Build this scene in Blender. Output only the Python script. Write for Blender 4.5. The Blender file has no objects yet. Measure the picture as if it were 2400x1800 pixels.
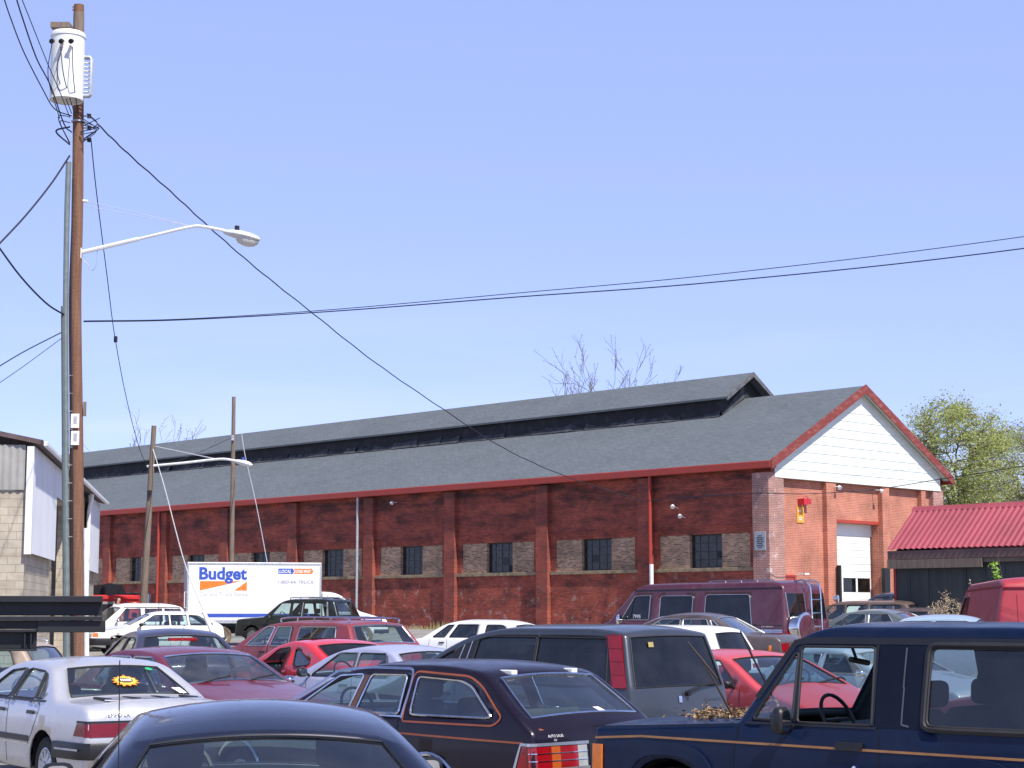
import bpy, bmesh, math, random
from mathutils import Vector, Matrix, noise
from mathutils.geometry import tessellate_polygon
R = math.radians
random.seed(7)
SC = bpy.context.scene
COL = SC.collection

# ------------------------------------------------------------------ camera, sky, sun, exposure
EYE = 1.82; FPX = 4230.0; PITCH = math.atan(540 / FPX)
cd = bpy.data.cameras.new('camera'); cam = bpy.data.objects.new('camera', cd); COL.objects.link(cam)
cd.sensor_width = 36; cd.lens = FPX / 2400 * 36; cd.clip_end = 3000; cd.clip_start = 0.1
cam.location = (0, 0, EYE); cam.rotation_euler = (R(90) + PITCH, 0, 0)
SC.camera = cam
SUN_H = Vector((.568, -.823)).normalized(); SUN_EL = R(53)
sd = Vector((SUN_H.x * math.cos(SUN_EL), SUN_H.y * math.cos(SUN_EL), math.sin(SUN_EL)))
sl = bpy.data.lights.new('sun', 'SUN'); sl.energy = 4.6; sl.angle = R(.53); sl.color = (1, .95, .88)
so = bpy.data.objects.new('sun', sl); COL.objects.link(so); so.rotation_euler = sd.to_track_quat('Z', 'Y').to_euler()
W = bpy.data.worlds.new('World'); SC.world = W; W.use_nodes = True
nt = W.node_tree; nt.nodes.clear()
sky = nt.nodes.new('ShaderNodeTexSky'); sky.sky_type = 'NISHITA'; sky.sun_disc = False
sky.sun_elevation = SUN_EL; sky.sun_rotation = math.atan2(SUN_H.x, SUN_H.y); sky.altitude = 2000; sky.air_density = .8; sky.dust_density = .2; sky.ozone_density = 2
tint = nt.nodes.new('ShaderNodeMix'); tint.data_type = 'RGBA'; tint.blend_type = 'MULTIPLY'; tint.inputs[0].default_value = 1
tint.inputs[7].default_value = (1.22, 1.03, 1.20, 1)
bg = nt.nodes.new('ShaderNodeBackground'); bg.inputs[1].default_value = .1
wo = nt.nodes.new('ShaderNodeOutputWorld')
# spring haze: an even lavender veil over the lower sky, with a few faint streaks of cloud low down
wtc = nt.nodes.new('ShaderNodeTexCoord'); wsp = nt.nodes.new('ShaderNodeSeparateXYZ'); nt.links.new(wtc.outputs['Generated'], wsp.inputs[0])
wr = nt.nodes.new('ShaderNodeMapRange'); wr.interpolation_type = 'SMOOTHSTEP'; wr.inputs[1].default_value = .32; wr.inputs[2].default_value = .62; wr.inputs[3].default_value = .41; wr.inputs[4].default_value = .12
nt.links.new(wsp.outputs[2], wr.inputs[0])
veil = nt.nodes.new('ShaderNodeMix'); veil.data_type = 'RGBA'; veil.inputs[7].default_value = (5.1, 6.5, 12.0, 1)
nt.links.new(wr.outputs[0], veil.inputs[0]); nt.links.new(sky.outputs[0], tint.inputs[6]); nt.links.new(tint.outputs[2], veil.inputs[6])
wmp = nt.nodes.new('ShaderNodeMapping'); wmp.inputs['Scale'].default_value = (3, 3, 26); wmp.inputs['Rotation'].default_value = (0, R(7), 0); nt.links.new(wtc.outputs['Generated'], wmp.inputs[0])
wn = nt.nodes.new('ShaderNodeTexNoise'); wn.inputs['Scale'].default_value = 1.6; wn.inputs['Detail'].default_value = 5; nt.links.new(wmp.outputs[0], wn.inputs[0])
wc = nt.nodes.new('ShaderNodeMapRange'); wc.inputs[1].default_value = .5; wc.inputs[2].default_value = .8; wc.inputs[4].default_value = .55; nt.links.new(wn.outputs[0], wc.inputs[0])
wl_ = nt.nodes.new('ShaderNodeMapRange'); wl_.inputs[1].default_value = .05; wl_.inputs[2].default_value = .19; wl_.inputs[3].default_value = 1; wl_.inputs[4].default_value = 0; nt.links.new(wsp.outputs[2], wl_.inputs[0])
wm = nt.nodes.new('ShaderNodeMath'); wm.operation = 'MULTIPLY'; nt.links.new(wc.outputs[0], wm.inputs[0]); nt.links.new(wl_.outputs[0], wm.inputs[1])
cld = nt.nodes.new('ShaderNodeMix'); cld.data_type = 'RGBA'; cld.inputs[7].default_value = (6.4, 6.8, 7.4, 1)
nt.links.new(wm.outputs[0], cld.inputs[0]); nt.links.new(veil.outputs[2], cld.inputs[6]); nt.links.new(cld.outputs[2], bg.inputs[0]); nt.links.new(bg.outputs[0], wo.inputs[0])
SC.view_settings.view_transform = 'Standard'; SC.view_settings.look = 'None'; SC.view_settings.gamma = 1
SC.view_settings.exposure = 0.5

ct, st = math.cos(PITCH), math.sin(PITCH)
def at(px, py, y):
    """world point at depth y that the photograph shows at full-size pixel (px, py)"""
    r = (px - 1200) / FPX; u = (900 - py) / FPX
    dy = ct - u * st; k = y / dy
    return Vector((r * k, y, EYE + (st + u * ct) * k))

# ------------------------------------------------------------------ materials
def mat(name):
    m = bpy.data.materials.new(name); m.use_nodes = True
    n = m.node_tree; b = n.nodes['Principled BSDF']
    return m, n, b
def nd(n, typ, **kw):
    x = n.nodes.new(typ)
    for k, v in kw.items():
        if isinstance(k, str) and hasattr(x, k): setattr(x, k, v)
    return x
def noise_mix(n, b, c1, c2, scale, lo=.4, hi=.65, detail=6, vec=None, stretch=None, sock='Base Color', rough=.6):
    """mix two colours by a noise; returns the colour output"""
    tc = nd(n, 'ShaderNodeTexCoord')
    src = tc.outputs['Object']
    if stretch:
        mp = nd(n, 'ShaderNodeMapping'); mp.inputs['Scale'].default_value = stretch
        n.links.new(src, mp.inputs[0]); src = mp.outputs[0]
    t = nd(n, 'ShaderNodeTexNoise'); t.inputs['Scale'].default_value = scale; t.inputs['Detail'].default_value = detail; t.inputs['Roughness'].default_value = rough
    n.links.new(src, t.inputs['Vector'])
    mr = nd(n, 'ShaderNodeMapRange'); mr.inputs[1].default_value = lo; mr.inputs[2].default_value = hi
    n.links.new(t.outputs[0], mr.inputs[0])
    mx = nd(n, 'ShaderNodeMix'); mx.data_type = 'RGBA'
    n.links.new(mr.outputs[0], mx.inputs[0])
    for i, c in ((6, c1), (7, c2)):
        if isinstance(c, bpy.types.NodeSocket): n.links.new(c, mx.inputs[i])
        else: mx.inputs[i].default_value = (*c, 1)
    return mx.outputs[2]
def simple(name, c, rough=.6, metal=0, c2=None, scale=8, coat=0, lo=.4, hi=.65, bump=0, stretch=None):
    m, n, b = mat(name)
    b.inputs['Roughness'].default_value = rough; b.inputs['Metallic'].default_value = metal
    b.inputs['Coat Weight'].default_value = coat; b.inputs['Coat Roughness'].default_value = .06
    c2 = c2 or tuple(x * .8 for x in c)
    n.links.new(noise_mix(n, b, c, c2, scale, lo, hi, stretch=stretch), b.inputs['Base Color'])
    if bump:
        t = nd(n, 'ShaderNodeTexNoise'); t.inputs['Scale'].default_value = scale * 4; t.inputs['Detail'].default_value = 6
        tc = nd(n, 'ShaderNodeTexCoord'); n.links.new(tc.outputs['Object'], t.inputs[0])
        bp = nd(n, 'ShaderNodeBump'); bp.inputs['Strength'].default_value = bump; bp.inputs['Distance'].default_value = .02
        n.links.new(t.outputs[0], bp.inputs['Height']); n.links.new(bp.outputs[0], b.inputs['Normal'])
    return m
PAINTS = {}
def paint(name, c, metal=.0, rough=.38, coat=.7, dust=.08, spec=.5):
    if name in PAINTS: return PAINTS[name]
    m, n, b = mat(name)
    b.inputs['Metallic'].default_value = metal; b.inputs['Specular IOR Level'].default_value = spec
    b.inputs['Coat Weight'].default_value = coat; b.inputs['Coat Roughness'].default_value = .07
    dust *= .6; d = tuple(x * (1 - dust) + .28 * dust for x in c)
    col = noise_mix(n, b, c, d, 2.3, .42, .72)
    col = noise_mix(n, b, col, tuple(x * .85 for x in c), 14, .55, .75)
    n.links.new(col, b.inputs['Base Color'])
    t = nd(n, 'ShaderNodeTexNoise'); t.inputs['Scale'].default_value = 5; t.inputs['Detail'].default_value = 7
    tc = nd(n, 'ShaderNodeTexCoord'); n.links.new(tc.outputs['Object'], t.inputs[0])
    mr = nd(n, 'ShaderNodeMapRange'); mr.inputs[3].default_value = rough - .1; mr.inputs[4].default_value = rough + .2
    n.links.new(t.outputs[0], mr.inputs[0]); n.links.new(mr.outputs[0], b.inputs['Roughness'])
    PAINTS[name] = m; return m
def glass(name, tintc, dirt=.06, refl=1.0):
    m, n, b = mat(name); n.nodes.remove(b); out = n.nodes['Material Output']
    tr = nd(n, 'ShaderNodeBsdfTransparent'); tr.inputs[0].default_value = (*tintc, 1)
    gl = nd(n, 'ShaderNodeBsdfGlossy'); gl.inputs['Roughness'].default_value = .03; gl.inputs[0].default_value = (.95 * refl, .97 * refl, 1 * refl, 1)
    ge = nd(n, 'ShaderNodeNewGeometry'); dp = nd(n, 'ShaderNodeVectorMath'); dp.operation = 'DOT_PRODUCT'; n.links.new(ge.outputs['Incoming'], dp.inputs[0]); n.links.new(ge.outputs['Normal'], dp.inputs[1])
    ab = nd(n, 'ShaderNodeMath'); ab.operation = 'ABSOLUTE'; n.links.new(dp.outputs['Value'], ab.inputs[0])
    iv = nd(n, 'ShaderNodeMath'); iv.operation = 'SUBTRACT'; iv.inputs[0].default_value = 1; n.links.new(ab.outputs[0], iv.inputs[1])
    pw = nd(n, 'ShaderNodeMath'); pw.operation = 'POWER'; pw.inputs[1].default_value = 4.2; n.links.new(iv.outputs[0], pw.inputs[0])
    ml = nd(n, 'ShaderNodeMath'); ml.operation = 'MULTIPLY_ADD'; ml.inputs[1].default_value = .9; ml.inputs[2].default_value = .13; ml.use_clamp = True
    n.links.new(pw.outputs[0], ml.inputs[0])
    mx = nd(n, 'ShaderNodeMixShader'); n.links.new(ml.outputs[0], mx.inputs[0]); n.links.new(tr.outputs[0], mx.inputs[1]); n.links.new(gl.outputs[0], mx.inputs[2])
    df = nd(n, 'ShaderNodeBsdfDiffuse'); df.inputs[0].default_value = (.42, .42, .40, 1)
    tc = nd(n, 'ShaderNodeTexCoord'); t = nd(n, 'ShaderNodeTexNoise'); t.inputs['Scale'].default_value = 3; t.inputs['Detail'].default_value = 8
    n.links.new(tc.outputs['Object'], t.inputs[0])
    mr = nd(n, 'ShaderNodeMapRange'); mr.inputs[1].default_value = .35; mr.inputs[2].default_value = .75; mr.inputs[3].default_value = dirt * .4; mr.inputs[4].default_value = dirt * 1.8
    n.links.new(t.outputs[0], mr.inputs[0])
    m2 = nd(n, 'ShaderNodeMixShader'); n.links.new(mr.outputs[0], m2.inputs[0]); n.links.new(mx.outputs[0], m2.inputs[1]); n.links.new(df.outputs[0], m2.inputs[2])
    n.links.new(m2.outputs[0], out.inputs[0]); return m
M = {}
M['glass'] = glass('car_glass', (.76, .88, .86), .022)
M['tint'] = glass('tinted_glass', (.20, .25, .28), .025)
M['dark_glass'] = glass('dark_glass', (.05, .07, .09), .02, .42)
M['smoked'] = glass('smoked_glass', (.42, .47, .48), .02, .45)
M['chrome'] = simple('chrome', (.75, .76, .78), .14, 1)
M['alu'] = simple('bare_metal', (.55, .56, .58), .38, .9)
M['rubber'] = simple('black_rubber', (.018, .018, .02), .6)
M['black'] = simple('black_plastic', (.012, .012, .014), .45)
M['tyre'] = simple('tyre_rubber', (.022, .022, .022), .85)
M['inner'] = simple('cabin_lining', (.105, .118, .122), .8)
M['dash'] = simple('dash_trim', (.24, .30, .30), .7)
M['seat_dark'] = simple('dark_seat_cloth', (.042, .052, .060), .9)
M['seat_red'] = simple('red_seat_cloth', (.09, .02, .022), .9)
M['seat_tan'] = simple('tan_seat_cloth', (.2, .15, .09), .9)
M['seam'] = simple('panel_gap', (.006, .006, .007), .7)
M['red_lamp'] = simple('red_lens', (.26, .004, .008), .14, coat=.4)
M['dark_red_lamp'] = simple('dark_red_lens', (.17, .004, .009), .2, coat=.25)
M['amber'] = simple('amber_lens', (.75, .18, .01), .15, coat=1)
M['clear_lamp'] = simple('clear_lens', (.55, .56, .55), .1, coat=1)
M['white_mark'] = simple('white_lettering', (.8, .8, .8), .5)
M['dark_mark'] = simple('dark_lettering', (.02, .02, .025), .5)
M['wood'] = simple('weathered_timber', (.20, .115, .065), .9, c2=(.11, .06, .035), scale=5, stretch=(6, 6, .35), lo=.35, hi=.7, bump=.4)
M['grey_wood'] = simple('grey_timber', (.22, .17, .13), .9, c2=(.12, .09, .07), scale=5, stretch=(6, 6, .4), lo=.35, hi=.7)
M['bark_bare'] = simple('bare_twig_bark', (.13, .11, .075), .9, c2=(.08, .068, .045), scale=3)
M['cable'] = simple('cable_black', (.012, .016, .03), .6)
M['white_paint'] = simple('white_enamel', (.80, .81, .80), .4, c2=(.70, .71, .70), scale=3)
M['galv'] = simple('galvanised_steel', (.50, .52, .55), .45, .4)
M['white_cap'] = simple('white_vinyl', (.80, .80, .80), .5)

# ------------------------------------------------------------------ mesh helpers
class MB:
    def __init__(s): s.v = []; s.f = []
    def add(s, vs, fs):
        k = len(s.v); s.v += [Vector(p) for p in vs]; s.f += [tuple(i + k for i in f) for f in fs]; return s
    def box(s, x0, x1, y0, y1, z0, z1):
        return s.add([(x0,y0,z0),(x1,y0,z0),(x1,y1,z0),(x0,y1,z0),(x0,y0,z1),(x1,y0,z1),(x1,y1,z1),(x0,y1,z1)],
                     [(0,3,2,1),(4,5,6,7),(0,1,5,4),(1,2,6,5),(2,3,7,6),(3,0,4,7)])
    def tube(s, pts, r, n=6, closed=False, caps=True):
        pts = [Vector(p) for p in pts]; N = len(pts)
        rr = r if isinstance(r, (list, tuple)) else [r] * N
        up = None; rings = []
        for i in range(N):
            if closed: t = pts[(i + 1) % N] - pts[i - 1]
            else: t = pts[min(i + 1, N - 1)] - pts[max(i - 1, 0)]
            if t.length < 1e-9: t = Vector((0, 0, 1))
            t.normalize()
            if up is None:
                up = Vector((0, 0, 1)) if abs(t.z) < .9 else Vector((1, 0, 0))
            a = t.cross(up)
            if a.length < 1e-6: a = t.cross(Vector((0, 1, 0.3)))
            a.normalize(); b = a.cross(t).normalized(); up = b
            rings.append([pts[i] + (a * math.cos(2 * math.pi * k / n) + b * math.sin(2 * math.pi * k / n)) * rr[i] for k in range(n)])
        vs = [p for q in rings for p in q]; fs = []
        for i in range(N if closed else N - 1):
            j = (i + 1) % N
            for k in range(n): fs.append((i * n + k, i * n + (k + 1) % n, j * n + (k + 1) % n, j * n + k))
        if caps and not closed: fs += [tuple(range(n))[::-1], tuple((N - 1) * n + k for k in range(n))]
        return s.add(vs, fs)
    def lathe(s, prof, c=(0,0,0), ax='z', n=20, caps=True):
        vs = []; fs = []
        for r, h in prof:
            for k in range(n):
                a = 2 * math.pi * k / n; p = (r * math.cos(a), r * math.sin(a), h)
                if ax == 'y': p = (p[0], p[2], p[1])
                if ax == 'x': p = (p[2], p[0], p[1])
                vs.append(Vector(p) + Vector(c))
        for i in range(len(prof) - 1):
            for k in range(n): fs.append((i * n + k, i * n + (k + 1) % n, (i + 1) * n + (k + 1) % n, (i + 1) * n + k))
        if caps: fs += [tuple(range(n))[::-1], tuple((len(prof) - 1) * n + k for k in range(n))]
        return s.add(vs, fs)
    def quad(s, a, b, c, d): return s.add([a, b, c, d], [(0, 1, 2, 3)])
    def prism(s, poly, f0, f1):
        """poly 2-D, f0/f1 map (p,q) to 3-D front and back"""
        n = len(poly); v = [Vector((p[0], p[1], 0)) for p in poly]
        tri = tessellate_polygon([v])
        vs = [f0(*p) for p in poly] + [f1(*p) for p in poly]
        fs = [tuple(t) for t in tri] + [tuple(i + n for i in reversed(t)) for t in tri]
        fs += [(i, (i + 1) % n, (i + 1) % n + n, i + n) for i in range(n)]
        return s.add(vs, fs)
    def xf(s, m):
        s.v = [m @ p for p in s.v]; return s
def finish(me, smooth=True, angle=35):
    bm = bmesh.new(); bm.from_mesh(me)
    bmesh.ops.recalc_face_normals(bm, faces=bm.faces); bm.to_mesh(me); bm.free()
    if smooth:
        me.polygons.foreach_set('use_smooth', [True] * len(me.polygons)); me.set_sharp_from_angle(angle=R(angle))
def ob(name, mb, m, parent=None, smooth=True, angle=35, bevel=0, recalc=True):
    me = bpy.data.meshes.new(name); me.from_pydata([tuple(p) for p in mb.v], [], mb.f); me.update()
    if recalc: finish(me, smooth, angle)
    o = bpy.data.objects.new(name, me); COL.objects.link(o)
    me.materials.append(M[m] if isinstance(m, str) else m)
    if parent is not None: o.parent = parent
    if bevel:
        b = o.modifiers.new('bevel', 'BEVEL'); b.width = bevel; b.segments = 2; b.limit_method = 'ANGLE'; b.angle_limit = R(40)
    return o
def thing(name, label, cat, loc=(0,0,0), rz=0, group=None):
    o = bpy.data.objects.new(name, None); COL.objects.link(o); o.empty_display_size = .2
    o.location = loc; o.rotation_euler = (0, 0, rz); o['label'] = label; o['category'] = cat
    if group: o['group'] = group
    return o
def tag(o, label, cat, group=None):
    o['label'] = label; o['category'] = cat
    if group: o['group'] = group
    return o
def struct(o): o['kind'] = 'structure'; return o
def catmull(pts, n=8):
    P = [Vector(p) for p in pts]
    if len(P) < 3: return [P[0].lerp(P[-1], i / n) for i in range(n + 1)]
    Q = [2 * P[0] - P[1]] + P + [2 * P[-1] - P[-2]]; out = []
    for i in range(1, len(Q) - 2):
        a, b, c, d = Q[i - 1:i + 3]
        for k in range(n):
            t = k / n
            out.append(.5 * ((2 * b) + (c - a) * t + (2 * a - 5 * b + 4 * c - d) * t * t + (3 * b - a - 3 * c + d) * t ** 3))
    out.append(P[-1]); return out
def text_mesh(txt, size, bold=0, shear=0, spacing=1):
    """triangulated lettering in the XY plane, lower-left at the origin"""
    c = bpy.data.curves.new('txt', 'FONT'); c.body = txt; c.size = size; c.offset = bold; c.shear = shear; c.space_character = spacing; c.resolution_u = 3
    o = bpy.data.objects.new('txt', c); COL.objects.link(o)
    dg = bpy.context.evaluated_depsgraph_get(); me = bpy.data.meshes.new_from_object(o.evaluated_get(dg))
    v = [p.co.copy() for p in me.vertices]; f = [tuple(p.vertices) for p in me.polygons]
    bpy.data.objects.remove(o); bpy.data.curves.remove(c); bpy.data.meshes.remove(me)
    if v:
        x0 = min(p.x for p in v); y0 = min(p.y for p in v)
        if txt in ('Budget', 'Car and Truck Rental'): y0 = 0
        v = [Vector((p.x - x0, p.y - y0, 0)) for p in v]
    return v, f
# ------------------------------------------------------------------ cars: one shell lofted from a side outline
def dens(pts, step=.1):
    out = []
    for i in range(len(pts) - 1):
        a, b = pts[i], pts[i + 1]; d = math.dist(a, b); k = max(1, int(d / step + .5))
        for j in range(k): out.append((a[0] + (b[0] - a[0]) * j / k, a[1] + (b[1] - a[1]) * j / k))
    out.append(pts[-1]); return out
def rounded(poly, closed=True, r=.06, n=4):
    """poly of (u,z) or (u,z,r): corners rounded by a quadratic curve"""
    out = []; N = len(poly)
    for i, p in enumerate(poly):
        rr = p[2] if len(p) > 2 else r
        if (not closed and i in (0, N - 1)) or rr <= 0: out.append((p[0], p[1])); continue
        a = Vector(poly[i - 1][:2]); b = Vector(p[:2]); c = Vector(poly[(i + 1) % N][:2])
        d1 = (a - b).length; d2 = (c - b).length; q = min(rr, d1 * .48, d2 * .48)
        s = b + (a - b) / d1 * q; e = b + (c - b) / d2 * q
        for k in range(n + 1):
            t = k / n; w = s * (1 - t) ** 2 + b * 2 * t * (1 - t) + e * t * t; out.append((w.x, w.y))
    return out
def quadwin(b0, t0, t1, b1, zb, zt, r=.05, zb1=None, zt1=None):
    return rounded([(b0, zb), (t0, zt), (t1, zt if zt1 is None else zt1), (b1, zb if zb1 is None else zb1)], True, r)
WHEELS = {}
def inside(p, poly):
    c = False; x, y = p; n = len(poly)
    for i in range(n):
        (x1, y1), (x2, y2) = poly[i], poly[i - 1]
        if (y1 > y) != (y2 > y) and x < (x2 - x1) * (y - y1) / (y2 - y1) + x1: c = not c
    return c
def fill2d(loops, step):
    """triangles filling loops[0] minus the other loops, with a grid of inner points so that curvature shows"""
    from mathutils.geometry import delaunay_2d_cdt
    pts = []; ed = []
    for l in loops:
        k = len(pts); pts += [Vector(p[:2]) for p in l]; ed += [(k + i, k + (i + 1) % len(l)) for i in range(len(l))]
    x0, x1 = min(p.x for p in pts), max(p.x for p in pts); y0, y1 = min(p.y for p in pts), max(p.y for p in pts); bnd = list(pts)
    ny = max(2, int((y1 - y0) / (step * .6))); nx = max(2, int((x1 - x0) / step))
    for j in range(1, ny):
        for i in range(1, nx):
            q = Vector((x0 + (x1 - x0) * i / nx, y0 + (y1 - y0) * j / ny))
            if inside(q, loops[0]) and not any(inside(q, h) for h in loops[1:]) and min((q - b).length_squared for b in bnd) > (.035) ** 2: pts.append(q)
    r = delaunay_2d_cdt(pts, ed, [], 0, 1e-6); V = [(p.x, p.y) for p in r[0]]; F = []
    for f in r[2]:
        c = (sum(V[k][0] for k in f) / 3, sum(V[k][1] for k in f) / 3)
        if inside(c, loops[0]) and not any(inside(c, h) for h in loops[1:]): F.append(tuple(f))
    return V, F
class Car:
    def __init__(s, name, label, cat, X, Y, a, z, L, W, H, outline, zb, wheels, color, tum=.28, z0=.26, fil=.05, crown=.045, taper=(.12, .10),
                 ws=None, bl=None, pil=(.07, .07), wins=(), nopane=(), glass='glass', trim='rubber', group=None, bulge=.05, wsglass=None, blglass=None, rim='steel', seats='seat_dark', cabin=True, nseat=2, auto=True, panes={}):
        s.L, s.W, s.H, s.zb, s.tum, s.bulge, s.taper, s.z0 = L, W, H, zb, tum, bulge, taper, z0
        s.fil, s.crown = fil, crown; s.wins = list(wins)
        s.root = thing(name, label, cat, (X, Y, z), R(a), group or {'parked_car': 'cars parked in the lot', 'parked_van': 'vans parked in the lot'}.get(name))
        s.wheels = wheels; s.paint = color
        o = rounded([p if len(p) > 2 else (p[0], p[1], .08) for p in outline], False, .08, 5)
        o = dens(o, .11)
        s.out = o
        marks = {}
        for nm, pr in (('ws', ws), ('bl', bl)):
            if pr:
                marks[nm] = [s.insert(p) for p in pr]
        # inserting can shift earlier indices: look the points up again
        for nm in marks: marks[nm] = sorted(min(range(len(s.out)), key=lambda i: math.dist(s.out[i], q)) for q in marks[nm])
        s.marks = marks; s.pil = pil
        s.panes = panes; s.build_body(nopane, glass, trim, wsglass or glass, blglass or glass)
        if wheels: s.add_wheels(rim)
        if cabin: s.cabin(seats, nseat)
        if auto and s.wheels and s.wins:
            w0 = s.wins[0]; ln = [[(min(p[0] for p in w0) - .14, z0 + .04), (min(p[0] for p in w0) - .10, zb - .03)]]
            for k in range(len(s.wins) - 1):
                ua = max(p[0] for p in s.wins[k] if p[1] < zb + .12); ub = min(p[0] for p in s.wins[k + 1] if p[1] < zb + .12); um = (ua + ub) / 2
                if k < 2: ln.append([(um, z0 + .04), (um, zb - .01)])
                if k < 2:
                    for sd_ in (1, -1): s.handle(um - .24, zb - .12, .16, .032, 'black', sd_)
            s.seams(ln, True)
    def insert(s, p):
        best = None
        for i in range(len(s.out) - 1):
            a = Vector(s.out[i]); b = Vector(s.out[i + 1]); d = b - a; t = max(0, min(1, (Vector(p) - a).dot(d) / max(d.length_squared, 1e-9)))
            q = a + d * t; e = (q - Vector(p)).length
            if best is None or e < best[0]: best = (e, i, t, q)
        e, i, t, q = best
        if t < .12: return s.out[i]
        if t > .88: return s.out[i + 1]
        s.out.insert(i + 1, (q.x, q.y)); return (q.x, q.y)
    def Y(s, u, z):
        h = s.W / 2
        if z <= s.zb: y = h - s.bulge * max(-1, min(1, (z - .6) / .45)) ** 2
        else:
            y0 = h - s.bulge * min(1, ((s.zb - .6) / .45) ** 2); d = z - s.zb
            y = y0 - d * s.tum * (1 + .25 * d)
        L = s.L; c = .30 * L
        if u < c: y *= 1 - s.taper[0] * ((c - u) / c) ** 2.2
        if u > L - c: y *= 1 - s.taper[1] * ((u - L + c) / c) ** 2.2
        return y
    def S(s, u, z, side=1, off=0): return Vector((s.L / 2 - u, side * (s.Y(u, z) + off), z))
    def build_body(s, nopane, gl, trim, wsg, blg):
        o = s.out; N = len(o)
        nrm = []; cum = [0]
        for i in range(1, N): cum.append(cum[-1] + math.dist(o[i], o[i - 1]))
        for i in range(N):
            a = o[max(0, i - 1)]; b = o[min(N - 1, i + 1)]; t = Vector((b[0] - a[0], b[1] - a[1])).normalized()
            nrm.append(Vector((t.y, -t.x)))           # inward (outline runs front to rear over the top)
        rad = [min(s.fil, .25 * cum[i] + .004, .25 * (cum[-1] - cum[i]) + .004) for i in range(N)]
        inset = [(o[i][0] + nrm[i].x * rad[i], o[i][1] + nrm[i].y * rad[i]) for i in range(N)]
        s.nrm = nrm; s.rad = rad
        # side panel
        bot = []
        if s.wheels:
            uf, ur, r = s.wheels; ra = r + .07
            for uc in (ur, uf):
                dz = r - s.z0; du = math.sqrt(max(ra * ra - dz * dz, .01)); a0 = math.atan2(-dz, du)
                for k in range(13):
                    a = a0 + (math.pi - 2 * a0) * k / 12
                    bot.append((uc + ra * math.cos(a), r + ra * math.sin(a)))
        poly = inset + bot
        loops = [poly] + [w for w in s.wins]
        v2, f2 = fill2d(loops, .17)
        mb = MB()
        for sd_ in (1, -1): mb.add([s.S(u, z, sd_) for u, z in v2], f2 if sd_ == 1 else [f[::-1] for f in f2])
        # top strip
        K = 3; T = 10
        rows = []
        for i in range(N):
            u, z = o[i]; ye = s.Y(*inset[i]); r = rad[i]; n = nrm[i]; row = []
            for k in range(K + 1):
                ph = math.pi / 2 * k / K; d = r - r * math.sin(ph)
                row.append((u + n.x * d, ye - r * (1 - math.cos(ph)), z + n.y * d))
            yt = ye - r; pz = s.pilw(i); tw = max(.3, 1 - pz / yt)
            for k in range(T + 1):
                t = tw * (1 - 2 * k / T); c = s.crown * (1 - t * t)
                row.append((u - n.x * c, yt * t, z - n.y * c))
            row += [(p[0], -p[1], p[2]) for p in row[K::-1]]
            rows.append([Vector((s.L / 2 - p[0], p[1], p[2])) for p in row])
        C = len(rows[0]); s.rows = rows
        holes = {}
        for nm, (i0, i1) in s.marks.items():
            for i in range(i0, i1): holes[i] = nm
        vs = [p for r in rows for p in r]; fs = []; gp = {'ws': [], 'bl': []}
        for i in range(N - 1):
            for j in range(C - 1):
                f = (i * C + j, i * C + j + 1, (i + 1) * C + j + 1, (i + 1) * C + j)
                if i in holes and K + 1 <= j < K + 1 + T: gp[holes[i]].append(f)
                else: fs.append(f)
        mb.add(vs, fs)
        me = bpy.data.meshes.new('body'); me.from_pydata([tuple(p) for p in mb.v], [], mb.f)
        bm = bmesh.new(); bm.from_mesh(me); bmesh.ops.remove_doubles(bm, verts=bm.verts, dist=.0015)
        bmesh.ops.recalc_face_normals(bm, faces=bm.faces)
        cen = Vector((0, 0, s.H * .5)); sm = sum(f.normal.dot((f.calc_center_median() - cen).normalized()) * f.calc_area() for f in bm.faces)
        if sm < 0: bmesh.ops.reverse_faces(bm, faces=bm.faces)
        bm.to_mesh(me); bm.free()
        me.polygons.foreach_set('use_smooth', [True] * len(me.polygons)); me.set_sharp_from_angle(angle=R(42))
        b = bpy.data.objects.new('body', me); COL.objects.link(b); b.parent = s.root
        me.materials.append(s.paint); me.materials.append(M['inner'])
        so_ = b.modifiers.new('thick', 'SOLIDIFY'); so_.thickness = .022; so_.offset = -1; so_.material_offset = 1; so_.material_offset_rim = 0
        s.body = b
        # glass panes
        for nm, pn, g in (('ws', 'windshield', wsg), ('bl', 'rear_window', blg)):
            if gp[nm]:
                i0, i1 = s.marks[nm]; m = MB(); idx = {}
                for f in gp[nm]:
                    for q in f:
                        if q not in idx:
                            i = q // C; off = Vector((-nrm[i].x, 0, nrm[i].y)) * .008
                            idx[q] = len(m.v); m.v.append(vs[q] + off)
                    m.f.append(tuple(idx[q] for q in f))
                ob(pn, m, g, s.root, angle=60)
                per = [rows[i0][j] for j in range(K + 1, K + 2 + T)] + [rows[i][K + 1 + T] for i in range(i0 + 1, i1)] + \
                      [rows[i1][j] for j in range(K + 1 + T, K, -1)] + [rows[i][K + 1] for i in range(i1 - 1, i0, -1)]
                ob(pn + '_trim', MB().tube(per, .007 if trim == 'rubber' else .004 if trim == 'seam' else .013, 5, True), trim, s.root)
        for k, w in enumerate(s.wins):
            for sd_ in (1, -1):
                if k not in nopane: s.side_poly('side_window', w, s.panes.get(k, gl), -.012, sd_, dense=True)
                s.side_tube('window_trim', w, .010, trim, sd_, True, .0)
    def pilw(s, i):
        for k, nm in enumerate(('ws', 'bl')):
            if nm in s.marks:
                i0, i1 = s.marks[nm]
                if i0 - 1 <= i <= i1 + 1: return s.pil[k]
        return s.pil[0]
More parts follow.
